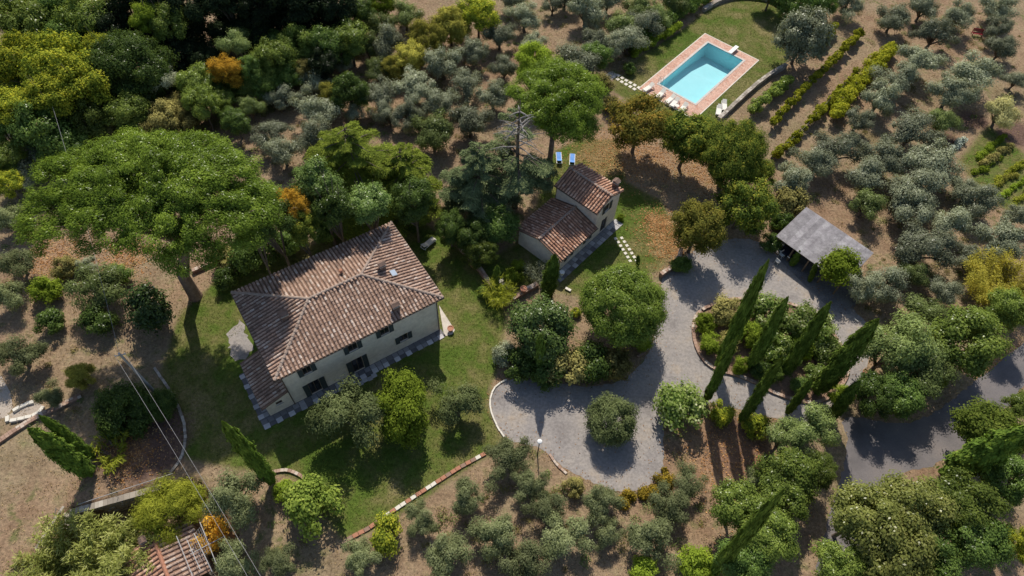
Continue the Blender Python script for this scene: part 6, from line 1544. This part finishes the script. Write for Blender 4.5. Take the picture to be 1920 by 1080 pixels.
def fill(rng, cl, nleaf, L, W, zc, flat=.75, up=.4, axis_up=None, ref=1.0, ctr=(0, 0)):
    Ps, Ns = [], []
    for c, r in cl:
        m = int(nleaf * (r / ref) ** 2)
        d = rdir(rng, m)
        rad = np.clip(rng.normal(size=m) * .24 + .78, .2, 1.5)[:, None]
        sc = np.array([r, r, r * flat]) * rng.uniform(.85, 1.15, 3)
        Ps.append(c + d * sc * rad)
        o = c - np.array([ctr[0], ctr[1], zc * .6]); o = o / (np.linalg.norm(o) + 1e-6)
        Ns.append(d * 1.0 + o * .45 + np.array([0, 0, up]) + rng.normal(size=(m, 3)) * .32)
    P = np.concatenate(Ps); N = np.concatenate(Ns)
    ax = None
    if axis_up is not None: ax = rng.normal(size=P.shape) * .6 + np.array([0, 0, axis_up]) + (P - np.array([ctr[0], ctr[1], zc])) * .25
    return leaves(P, N, L, W, rng, ax)

def limbs(rng, base, cl, n, r0, zfork, ctr=(0, 0)):
    m = MB()
    f = Vector((ctr[0] * .3 + rng.uniform(-.1, .1), ctr[1] * .3 + rng.uniform(-.1, .1), zfork))
    m.tube([(0, 0, -.15), (0, 0, .05), f * .5 + Vector((rng.uniform(-.08, .08), 0, 0)), f], [r0 * 1.5, r0 * 1.15, r0 * .95, r0 * .85], 8)
    idx = rng.permutation(len(cl))[:n]
    for i in idx:
        c = Vector(cl[i][0])
        mid = f.lerp(c, .5) + Vector((rng.uniform(-.2, .2), rng.uniform(-.2, .2), (c.z - f.z) * .12))
        m.tube([f - Vector((0, 0, .1)), mid, f.lerp(c, .95)], [r0 * .6, r0 * .36, r0 * .12], 6)
    return m

PROTO = {}
def proto(shape, trunk, crown, D0, zc0):
    PROTO.setdefault(shape, []).append((trunk, crown, D0, zc0))

for k in range(8):
    rng = np.random.default_rng(100 + k)
    cl = []
    nb = int(rng.integers(4, 7)); a0 = rng.uniform(0, 6.28)
    for b in range(nb):
        a = a0 + 6.283 * b / nb + rng.normal() * .3
        Rb = 2.15 * rng.uniform(.72, 1.12); hb = rng.uniform(.1, 1.0)
        for q in range(int(rng.integers(4, 7))):
            f_ = rng.uniform(.35, 1.0)
            c = .58 * rng.uniform(.7, 1.25)
            cl.append((np.array([math.cos(a) * (Rb - c * .6) * f_ + rng.normal() * .3, math.sin(a) * (Rb - c * .6) * f_ + rng.normal() * .3, 1.75 + hb * 1.0 * f_ + rng.uniform(0, .9) * (1.15 - f_ * .5)]), c))
    for q in range(3): cl.append((np.array([rng.normal() * .5, rng.normal() * .5, 3.0 + rng.uniform(0, .7)]), .6))
    V, F = fill(rng, cl, 400, .18, .07, 2.5, .9, .5, .9, .6)
    proto('olive', limbs(rng, None, cl, 10, .17, .7).mesh('olive_trunk', True), np_mesh('olive_crown', V, F), 4.3, 2.5)
for k in range(5):
    rng = np.random.default_rng(200 + k)
    cl = clumps(rng, 50, 3.4 * rng.uniform(.88, 1.1), 3.4 * rng.uniform(.88, 1.1), 3.1, 3.9, .9, -.75, .35)
    V, F = fill(rng, cl, 360, .24, .15, 3.9, .75, .5, None, .9)
    proto('broad', limbs(rng, None, cl, 9, .19, 1.7).mesh('tree_trunk', True), np_mesh('tree_crown', V, F), 6.8, 3.9)
for k in range(2):
    rng = np.random.default_rng(250 + k)
    cl = clumps(rng, 150, 5.5, 5.5, 4.0, 5.6, 1.1, -.45, .5)
    V, F = fill(rng, cl, 560, .22, .14, 5.6, .72, .5, None, 1.1)
    proto('broadL', limbs(rng, None, cl, 14, .32, 2.4).mesh('tree_trunk', True), np_mesh('tree_crown', V, F), 11.0, 5.6)
for k in range(4):
    rng = np.random.default_rng(300 + k)
    cl = clumps(rng, 26, 1.5, 1.5, 1.15, 1.15, .5, -.75, .35)
    V, F = fill(rng, cl, 200, .17, .105, 1.15, .8, .5, None, .5)
    proto('bush', limbs(rng, None, cl, 7, .06, .3).mesh('bush_stem', True), np_mesh('bush_foliage', V, F), 3.0, 1.15)

def set_mat(o, m):
    if not o.data.materials: o.data.materials.append(None)
    o.material_slots[0].link = 'OBJECT'; o.material_slots[0].material = m

prng = random.Random(77)
GROUPS = {'olives': 'olive trees of the groves', 'wood': 'trees of the wood', 'garden': 'garden trees', 'shrubs': 'garden shrubs'}
cnt = {}
for (shape, mat, name, cat, x, y, D, zc, label, grp) in TREES:
    if shape == 'broad' and D > 8.6: shape = 'broadL'
    i = cnt.get(shape, 0); cnt[shape] = i + 1
    tr_m, cr_m, D0, zc0 = PROTO[shape][(i * 7 + i // 5) % len(PROTO[shape])]
    s = D / D0
    z0 = ground_z(x, y)
    r = empty(name, (x, y, z0), prng.uniform(0, 6.28), label, cat, GROUPS[grp])
    r.scale = (s, s, s)
    zz = (zc - z0) / s
    t = link('stem' if shape == 'bush' else 'trunk', tr_m, r); set_mat(t, BARK if shape != 'bush' else BARKG)
    t.scale = (1, 1, max(.3, zz / zc0))
    c = link('foliage' if shape == 'bush' else 'crown', cr_m, r); set_mat(c, LEAF[mat])
    sz = prng.uniform(.85, 1.18)
    c.location = (0, 0, zz - zc0 * sz); c.scale = (prng.uniform(.88, 1.12), prng.uniform(.88, 1.12), sz)

# olive standing alone in the gravel
rng = np.random.default_rng(41)
OC = SOLO_OLIVE
s = OC[2]
r = empty('olive_tree', (OC[0], OC[1], 0), 0, 'round clipped olive tree standing alone on the gravel turning circle', 'olive tree', GROUPS['olives'])
cl = clumps(rng, 70, s / 2, s / 2, s * .40, OC[3], .62, -.6, .55)
V, F = fill(rng, cl, 300, .20, .075, OC[3], .85, .5, .7, .62)
link('crown', np_mesh('olive_crown', V, F), r, LEAF['oliveD'])
m = MB()
for q in range(3):
    a = q * 2.1
    m.tube([(.1 * math.cos(a), .1 * math.sin(a), -.1), (.3 * math.cos(a), .3 * math.sin(a), .9), (1.0 * math.cos(a), 1.0 * math.sin(a), 2.2)], [.14, .11, .05], 7)
m.build('trunk', BARK, r, True)

# ---- cypresses
CYP = []
for k in range(4):
    rng = np.random.default_rng(400 + k)
    n = 9000
    t = rng.random(n) ** .8
    prof = np.interp(t, [0, .04, .12, .35, .6, .8, .93, 1], [.35, .70, .88, 1.0, .93, .70, .38, .06])
    a = rng.uniform(0, 2 * math.pi, n)
    lump = 1 + .20 * np.sin(3 * a + 9 * t + k) * np.sin(14 * t + 2 * a + k) + .14 * np.sin(5 * a - 23 * t + 2 * k) + .08 * np.sin(41 * t + 3 * a)
    rr = prof * lump * (.74 + .30 * rng.random(n)) * np.where(rng.random(n) < .10, rng.uniform(1.05, 1.42, n), 1)
    P = np.stack([rr * np.cos(a), rr * np.sin(a), .25 + t * 9.75], 1)     # unit radius 1, height 10
    N = np.stack([np.cos(a), np.sin(a), np.full(n, .35)], 1) + rng.normal(size=(n, 3)) * .35
    ax = np.stack([np.cos(a) * .25, np.sin(a) * .25, np.ones(n)], 1) + rng.normal(size=(n, 3)) * .18
    V, F = leaves(P, N, .42, .16, rng, ax)
    core = MB().lathe([(.08, -.1), (.10, .3), (.42, .7), (.62, 1.8), (.66, 4), (.55, 6), (.34, 8), (.1, 9.6)], 12)
    CYP.append((np_mesh('cypress_crown', V, F), core.mesh('cypress_core', True)))
for i, (x, y, D, H, lx, ly, label) in enumerate(CYPRESS):
    cm, km = CYP[i % len(CYP)]
    r = empty('cypress', (x, y, ground_z(x, y)), 0, label, 'cypress', 'cypresses')
    d = Vector((lx, ly, H)).normalized()
    r.rotation_euler = (d.to_track_quat('Z', 'Y')).to_euler()
    r.scale = (D / 2 * .63 * (.8, 1.0, .95, 1.1)[i % 4], D / 2 * .63 * (.8, 1.0, .95, 1.1)[i % 4], H / 10)
    c = link('crown', cm, r); set_mat(c, LEAF['cypressl'] if i in (8, 9, 10, 13) else LEAF['cypress'])
    k = link('trunk', km, r); set_mat(k, BARK)

# ---- umbrella pines
def umbrella_pine(base, ctr, rx, ry, rz, n, label, seed, lobes, tr=.55, leafL=.21, per=430, shift=(0, 0)):
    rng = np.random.default_rng(seed)
    b = Vector(base)
    r = empty('umbrella_pine', base, 0, label, 'pine tree', 'umbrella pines')
    cx, cy, cz = ctr[0] - b.x, ctr[1] - b.y, ctr[2]
    cl = []
    lob = [(cx + lx * rx, cy + ly * ry, cz + lz, lr) for lx, ly, lz, lr in lobes]
    tot = sum(l[3] ** 2 for l in lob)
    for lx, ly, lz, lr in lob:
        for _ in range(int(n * lr ** 2 / tot)):
            a = rng.uniform(0, 2 * math.pi); q = rng.random() ** .5
            ex, ey = lr * q * math.cos(a), lr * q * math.sin(a) * ry / rx * 1.25
            hgt = rz * math.sqrt(max(0, 1 - q * q)) * lr / max(l[3] for l in lob)
            dz = hgt * rng.uniform(.55, 1.0) if rng.random() < .82 else -rng.uniform(0, .5)
            cl.append((np.array([lx + ex, ly + ey, lz + dz]), rng.uniform(.5, .9)))
    V, F = fill(rng, cl, per, leafL, .075, cz, .62, .7, .5, .8, (cx, cy))
    link('crown', np_mesh('pine_crown', V, F), r, LEAF['pine'])
    m = MB()
    fork = Vector((cx * .35 + shift[0], cy * .35 + shift[1], cz * .62))
    m.tube([(0, 0, -.3), (0, 0, .2), (cx * .05, cy * .05, cz * .25), (cx * .2 + shift[0] * .6, cy * .2 + shift[1] * .6, cz * .45), fork], [tr * 1.3, tr, tr * .85, tr * .75, tr * .68], 10)
    for lx, ly, lz, lr in lob:
        e = Vector((lx, ly, lz + rz * .25))
        mid = fork.lerp(e, .5) + Vector((0, 0, (e.z - fork.z) * .08))
        m.tube([fork - Vector((0, 0, .25)), mid, e], [tr * .5, tr * .32, tr * .12], 7)
        for _ in range(4):
            a = rng.uniform(0, 6.28); q = e + Vector((math.cos(a) * lr * .7, math.sin(a) * lr * .5, rz * .25))
            m.tube([mid.lerp(e, .5), mid.lerp(q, .6), q], [tr * .18, tr * .12, .03], 5)
    m.build('trunk', BARKP, r, True)
umbrella_pine(PT['pine1'], (-31.9, 37.9, 14.6), 10.0, 6.7, 3.2, 900, 'huge umbrella pine with broad flat crown at the left', 5,
    [(-.05, .25, .9, 6.0), (-.55, .15, .2, 5.2), (.48, .2, .4, 5.2), (-.72, -.35, -.6, 3.6), (.1, -.35, .1, 4.2), (.72, -.1, -.2, 3.8), (-.3, -.3, 0, 4.4), (.22, .62, .5, 4.2), (-.35, .6, .3, 4.2), (.86, .1, -.3, 3.0), (.42, -.6, -1.6, 2.4)], .68, shift=(1.4, .4))
umbrella_pine(PT['pine2'], (3.75, 58.9, 10.6), 5.2, 5.2, 2.8, 330, 'umbrella pine with domed crown behind the guest house', 6,
    [(0, .1, .5, 4.2), (-.45, .1, 0, 3.0), (.45, .15, .1, 3.0), (.2, -.4, -.7, 2.8), (-.1, .5, .2, 2.8), (.5, -.45, -1.6, 1.8)], .42)

# ---- cedars
def cedar(base, H, Rm, label, seed, mat, dead=0.0, per=70, droop=.12, first=.16):
    rng = np.random.default_rng(seed)
    r = empty('cedar', base, 0, label, 'cedar', 'cedars')
    tm = MB().tube([(0, 0, -.2), (.05, 0, H * .35), (-.05, .05, H * .7), (0, 0, H)], [.38, .28, .15, .03], 9)
    Ps, Ns, Ax = [], [], []
    z = H * first
    dm = MB()
    while z < H * .97:
        t = z / H
        for _ in range(rng.integers(4, 7)):
            a = rng.uniform(0, 6.28)
            L = Rm * np.interp(t, [0, .2, .5, .8, 1], [.75, 1, .85, .5, .12]) * rng.uniform(.7, 1.15)
            e = Vector((math.cos(a) * L, math.sin(a) * L, z + L * (.10 - droop * L / Rm * 1.6)))
            o = Vector((0, 0, z)); mid = o.lerp(e, .5) + Vector((0, 0, L * .08))
            bare = t > 1 - dead and rng.random() < .85
            (dm if bare else tm).tube([o, mid, e], [.09, .06, .015], 5)
            if bare:
                for _k in range(10):
                    q = o.lerp(e, rng.uniform(.3, 1)); s_ = rng.uniform(.3, .9)
                    dm.tube([q, q + Vector((rng.uniform(-s_, s_), rng.uniform(-s_, s_), -rng.uniform(.05, .4)))], [.02, .008], 3)
                continue
            n = int(per * L)
            s = rng.uniform(.25, 1.0, n)
            side = rng.normal(size=n) * (.12 * L) * (1.15 - .5 * s)
            d2 = np.array([-math.sin(a), math.cos(a), 0])
            c0 = np.array(o)[None] * (1 - s)[:, None] + np.array(e)[None] * s[:, None]
            c0[:, 2] += L * .08 * 4 * s * (1 - s) * .5 - np.abs(side) * .18
            Ps.append(c0 + d2[None] * side[:, None] + rng.normal(size=(n, 3)) * [.05, .05, .05])
            Ns.append(np.array([0, 0, 1.0]) + rng.normal(size=(n, 3)) * .45 + np.array([math.cos(a), math.sin(a), 0]) * .3)
            Ax.append(np.array([math.cos(a), math.sin(a), -.2])[None] * .8 + d2[None] * np.sign(side)[:, None] + rng.normal(size=(n, 3)) * .3)
        z += H * .06
    P = np.concatenate(Ps)
    V, F = leaves(P, np.concatenate(Ns), .30, .07, rng, np.concatenate(Ax))
    link('crown', np_mesh('cedar_crown', V, F), r, LEAF[mat])
    tm.build('trunk', BARK, r, True)
    if dm.v: dm.build('bare_branches', BARKG, r)
cedar(PT['cedar1'], 13.0, 6.8, 'large green cedar with layered boughs behind the main house', 61, 'cedar', 0, 420)
cedar((PT['cedar1'][0] + 5.2, PT['cedar1'][1] + .6, 0), 9.5, 5.0, 'second green cedar leaning over the main house corner', 64, 'cedar', 0, 400)
cedar(PT['cedar2'], 10.5, 4.8, 'blue-green cedar left of the dead-topped cedar', 62, 'cedarb', 0, 400)
cedar(PT['dead'], 15.8, 4.6, 'tall cedar with grey bare top beside the umbrella pine', 63, 'cedarb', .42, 300, first=.25)

# ---- bamboo, broom, golden shrub, fern
def spiky(name, base, label, cat, n, Rr, H, L, W, mat, seed, arch=.5, z=0.0, culms=40, sx=1.0):
    rng = np.random.default_rng(seed)
    r = empty(name, (base[0], base[1], z), 0, label, cat)
    tm = MB(); Ps, Ns, Ax = [], [], []
    for _ in range(culms):
        a = rng.uniform(0, 6.28); q = rng.random() ** .5
        b = Vector((math.cos(a) * Rr * .45 * q * sx, math.sin(a) * Rr * .45 * q, 0)); h = H * rng.uniform(.65, 1.05)
        e = b + Vector((math.cos(a) * Rr * (.2 + .5 * q) * sx, math.sin(a) * Rr * (.2 + .5 * q), h))
        mid = b.lerp(e, .5) + Vector((0, 0, h * .2 * arch))
        tm.tube([b, mid, e], [.025, .02, .008], 4)
        m = n // culms
        s = rng.uniform(.3, 1.02, m)[:, None]
        b_, m_, e_ = np.array(b), np.array(mid), np.array(e)
        p = b_ * (1 - s) ** 2 + 2 * m_ * s * (1 - s) + e_ * s ** 2
        o = rng.normal(size=(m, 3)) * .22 * np.array([1, 1, .8])
        Ps.append(p + o * (.6 + H * .12)); Ax.append(o * 2 + (e_ - b_) / h * .5 + np.array([0, 0, -.25]) + rng.normal(size=(m, 3)) * .15)
        Ns.append(np.array([math.cos(a) * .4, math.sin(a) * .4, .8]) + rng.normal(size=(m, 3)) * .5)
    V, F = leaves(np.concatenate(Ps), np.concatenate(Ns), L, W, rng, np.concatenate(Ax))
    link('foliage', np_mesh(name + '_foliage', V, F), r, LEAF[mat]); tm.build('stem', BARKG if mat != 'bamboo' else M_CANE, r)
    return r
M_CANE = surf_mat('cane', [(.30, .27, .10), (.42, .38, .16)], 3, .6)
B0 = BAMBOO
spiky('bamboo_clump', B0[0], 'pale feathery bamboo clump at the bottom left edge', 'bamboo', 26000, 4.6, 4.2, .42, .085, 'bamboo', 71, z=ground_z(*B0[0][:2]), culms=110)
spiky('bamboo_clump', B0[1], 'lower pale bamboo clump left of the shed', 'bamboo', 14000, 3.2, 3.4, .42, .085, 'bamboo', 72, z=ground_z(*B0[1][:2]), culms=45)
rng = np.random.default_rng(73)
gz = ground_z(BROOM[0], BROOM[1]); r = empty('broom_bush', (BROOM[0], BROOM[1], gz), 0, 'dense yellow-green broom bush over the shed roof', 'bush')
cl = clumps(rng, 80, BROOM[2] / 2, BROOM[2] / 2, 2.6, .4 - gz, .8, -.5, .5)
V, F = fill(rng, cl, 330, .34, .045, .4 - gz, .8, .2, .6, .8)
link('foliage', np_mesh('broom_foliage', V, F), r, LEAF['broom'])
limbs(rng, None, cl, 14, .09, .5).build('stem', BARKG, r)
spiky('golden_shrub', PT['yshrub'], 'feathery golden yellow shrub in the right olive grove', 'shrub', 22000, 3.6, 4.4, .34, .06, 'gold', 74, culms=80)
spiky('fern_plant', PT['fern'], 'pale fern-like shrub beside the pair of cypresses', 'plant', 900, 2.0, 1.6, .45, .10, 'broom', 75, culms=16)
spiky('palm_plant', PALM, 'small yellow-green palm at the end of the terrace wall', 'palm', 1500, 1.6, 2.2, .7, .05, 'broom', 76, culms=34, arch=1.2)
spiky('orange_creeper', CREEP, 'orange creeper beside the bar pergola', 'creeper', 2200, 1.4, 3.3, .2, .14, 'orange', 77, culms=22, z=ground_z(*CREEP[:2]))
spiky('feathery_shrub', FEATH, 'pale feathery shrub by the guest house cypress', 'shrub', 1600, 1.5, 1.7, .3, .05, 'olive', 78, culms=24)

# ---- strips of foliage: hedge, ground cover, vine rows
def strip(name, pts, w, h, label, cat, mat, seed, dens=170, L=.2, W=.13, cr=.42, posts=False, z0=.0, ragged=.3, group=None):
    rng = np.random.default_rng(seed)
    S = resample(smooth_poly(pts, 1, False), .38)
    o0 = S[0].copy()
    r = empty(name, o0, 0, label, cat, group)
    cl = []
    for i, p in enumerate(S):
        if rng.random() < ragged * .35: continue
        p = p - o0
        for _ in range(2 if h > .6 else 1):
            cl.append((np.array([p.x + rng.normal() * w * .3, p.y + rng.normal() * w * .3, z0 + h * rng.uniform(.35, 1.0) * (1 - ragged * rng.random())]), cr * rng.uniform(.6, 1.25)))
    Ps, Ns = [], []
    for c, q in cl:
        m = int(dens * (q / cr) ** 2); d = rdir(rng, m)
        Ps.append(c + d * np.array([q, q, q * .8]) * rng.random(m)[:, None] ** .4); Ns.append(d + np.array([0, 0, .5]) + rng.normal(size=(m, 3)) * .4)
    P = np.concatenate(Ps); P[:, 2] = np.maximum(P[:, 2], .02)
    V, F = leaves(P, np.concatenate(Ns), L, W, rng)
    link('foliage', np_mesh(name + '_foliage', V, F), r, LEAF[mat])
    if posts:
        Q = resample(pts, 4.2)
        for p in Q: MB().box(p.x - o0.x - .05, p.x - o0.x + .05, p.y - o0.y - .05, p.y - o0.y + .05, 0, h + z0 + .15).build('post', M_TIMBER, r)
        st = MB()
        for p in resample(pts, 1.1):
            q = p - o0; st.tube([(q.x, q.y, -.05), (q.x + rng.normal() * .08, q.y + rng.normal() * .08, z0 + h * .6)], [.05, .03], 5)
        st.build('stems', BARK, r)['kind'] = 'stuff'
        w_ = MB()
        for zz in (.8, 1.4): w_.tube([(p.x - o0.x, p.y - o0.y, zz) for p in [Vector((*q, 0)) for q in pts]], .01, 4)
        w_.build('wire', M_GALV, r)
    return r
strip('hedge', HEDGE, 1.0, 1.2, 'bright green hedge along the left of the pool lawn', 'hedge', 'lime', 81, 200, cr=.55, ragged=.1)
strip('hedge', HEDGE2, 1.4, 1.9, 'dull dark hedge behind the bright pool hedge', 'hedge', 'broadd', 82, 260, cr=.75, ragged=0.0)
strip('ground_cover', OCHRE, 1.1, .55, 'ochre ground cover along the lower rim of the turning circle', 'ground cover', 'ochre', 83, 260, cr=.6, ragged=.1)
VN = ['short vine row beside the large grey tree', 'longest vine row with yellow leaves, left of the wide one', 'broad bright yellow vine row in the middle of the vineyard', 'sparse low vine row near the carport olives', 'green vine row close below the pool lawn wall']
for i, v in enumerate(VINES):
    strip('vine_row', v, (.45, .55, 1.5, .6, .9)[i], 1.5, VN[i], 'vine row', 'vine' if i != 4 else 'broad', 90 + i, (170, 190, 200, 150, 200)[i], .22, .18, (.45, .45, .72, .45, .6)[i], True, .3, (.25, .2, .05, .6, .1)[i], 'vineyard rows')
# vegetable plot
vx, vy = (VEG[0][0] + VEG[1][0]) / 2, (VEG[0][1] + VEG[1][1]) / 2
VL = ['silver artichoke row at the edge of the vegetable plot', 'green vegetable row second from the artichokes', 'tall dry vegetable row in the middle of the plot', 'fresh green vegetable row near the right edge', 'yellow-green vegetable row at the right edge', 'sprawling yellow-green vegetable row below the long one', 'leafy vegetable row at the lower right of the plot', 'lowest short vegetable row at the right edge']
for i, (mat, q) in enumerate(zip(('silver', 'lime', 'dull', 'lime', 'broom', 'yolive', 'lime', 'broom'), VEGROWS)):
    strip('vegetable_row', q, .5, (.6, .4, .7, .45, .5, .5, .5, .45)[i], VL[i], 'vegetable row', mat, 110 + i, 150, .22, .12, .45, False, 0, .45, 'vegetable rows')

# ---- loose ground litter and grass, too fine to count
def scatter(name, n, region, L, W, mat, seed, label, standing=False, exclude=True):
    rng = np.random.default_rng(seed)
    P = region(rng, n)
    x, y = P[:, 0], P[:, 1]
    ok = np.ones(len(P), bool)
    if exclude:
        for poly in (DRIVE, ROAD, APRON, PIT, CORNERSLAB): ok &= ~inside(x, y, poly)
        u = (x - PX) * pu[0] + (y - PY) * pu[1]; v = (x - PX) * pv[0] + (y - PY) * pv[1]
        ok &= ~((np.abs(u) < 4.7) & (v > -9.4) & (v < 8.2))
        for (ox, oy, a, x0, x1, y0, y1) in ((-20.151, 26.183, R(35.256), -3.4, 16.1, -1.2, 10.1), (4.891, 43.547, .883, -1, 10.6, -1.2, 5.9)):
            lx = (x - ox) * math.cos(a) + (y - oy) * math.sin(a); ly = -(x - ox) * math.sin(a) + (y - oy) * math.cos(a)
            ok &= ~((lx > x0) & (lx < x1) & (ly > y0) & (ly < y1))
    P = P[ok]; m = len(P)
    if standing:
        ax = np.array([0, 0, 1.0]) + rng.normal(size=(m, 3)) * .55; ax[:, 2] = np.abs(ax[:, 2]); N = rng.normal(size=(m, 3)) + np.array([0, -.3, .8]); P[:, 2] = L * .25
        V, F = leaves(P, N, L, W, rng, ax)
    else:
        P[:, 2] = .03 + rng.random(m) * .03
        V, F = leaves(P, np.array([0, 0, 1.0]) + rng.normal(size=(m, 3)) * .3, L, W, rng)
    tag(link(name, np_mesh(name, V, F), None, LEAF[mat]), label, kind='stuff')

def reg_dry(rng, n):
    c = np.stack([rng.uniform(-70, 72, n // 7), rng.uniform(5, 108, n // 7)], 1)
    k = np.repeat(c, 7, 0) + rng.normal(size=(len(c) * 7, 2)) * .35
    out = np.ones(len(k), bool)
    for L in (LAWN_HOUSE, LAWN_POOL, LAWN_GUEST): out &= ~inside(k[:, 0], k[:, 1], L)
    k = k[out]
    return np.concatenate([k, np.zeros((len(k), 1))], 1)
def reg_lit(rng, n):
    o = []
    for bx, by, r in LITTER: o.append(np.stack([bx + rng.normal(size=n // len(LITTER)) * r * .5, by + rng.normal(size=n // len(LITTER)) * r * .5, np.zeros(n // len(LITTER))], 1))
    return np.concatenate(o)
def reg_lawn(rng, n):
    k = np.stack([rng.uniform(-45, 45, n), rng.uniform(15, 100, n)], 1)
    q = np.zeros(n, bool)
    for L in (LAWN_HOUSE, LAWN_POOL, LAWN_GUEST): q |= inside(k[:, 0], k[:, 1], L)
    k = k[q]
    return np.concatenate([k, np.zeros((len(k), 1))], 1)
def undergrowth(name, mat, seed, label, per, L, W):
    rng = np.random.default_rng(seed)
    Ps, Ns = [], []
    for tr in TREES:
        if tr[9] not in ('olives', 'wood'): continue
        for _ in range(per):
            a = rng.uniform(0, 6.28); q = tr[6] * rng.uniform(.35, .95)
            x, y = tr[4] + math.cos(a) * q, tr[5] + math.sin(a) * q
            if any(inside(np.array([x]), np.array([y]), P)[0] for P in (DRIVE, ROAD, PIT, LAWN_POOL, LAWN_HOUSE, LAWN_GUEST, APRON)): continue
            s = rng.uniform(.25, .7); m = int(150 * s)
            d = rdir(rng, m); d[:, 2] = np.abs(d[:, 2])
            Ps.append(np.array([x, y, 0]) + d * np.array([s * rng.uniform(.8, 1.6), s * rng.uniform(.8, 1.6), s * .7]) * rng.random(m)[:, None] ** .4); Ns.append(d + np.array([0, 0, .5]) + rng.normal(size=(m, 3)) * .5)
    V, F = leaves(np.concatenate(Ps), np.concatenate(Ns), L, W, rng)
    tag(link(name, np_mesh(name, V, F), None, LEAF[mat]), label, kind='stuff')
undergrowth('low_scrub', 'dull', 131, 'dull brown scrub growing between the olive trees', 3, .16, .07)
undergrowth('green_weeds', 'oliveg', 132, 'low green weeds growing between the olive trees', 2, .16, .08)
scatter('dry_grass', 150000, reg_dry, .22, .055, 'straw', 121, 'dry straw-coloured grass and weeds of the groves', True)
scatter('fallen_leaves', 9000, reg_lit, .17, .13, 'fallen', 122, 'orange fallen leaves on the ground')
def reg_drive(rng, n):
    k = np.stack([rng.uniform(-3, 40, n), rng.uniform(18, 52, n)], 1)
    d = sdist(k[:, 0], k[:, 1], DRIVE)
    k = k[(d > -.4) & (rng.random(n) < np.exp(-np.maximum(d, 0) / 1.1) + .03)]
    return np.concatenate([k, np.zeros((len(k), 1))], 1)
scatter('drive_leaves', 9000, reg_drive, .13, .09, 'fallen', 124, 'scattered dry leaves along the drive edges', exclude=False)
scatter('lawn_grass', 200000, reg_lawn, .16, .05, 'sward', 123, 'short mown grass of the lawns', True)
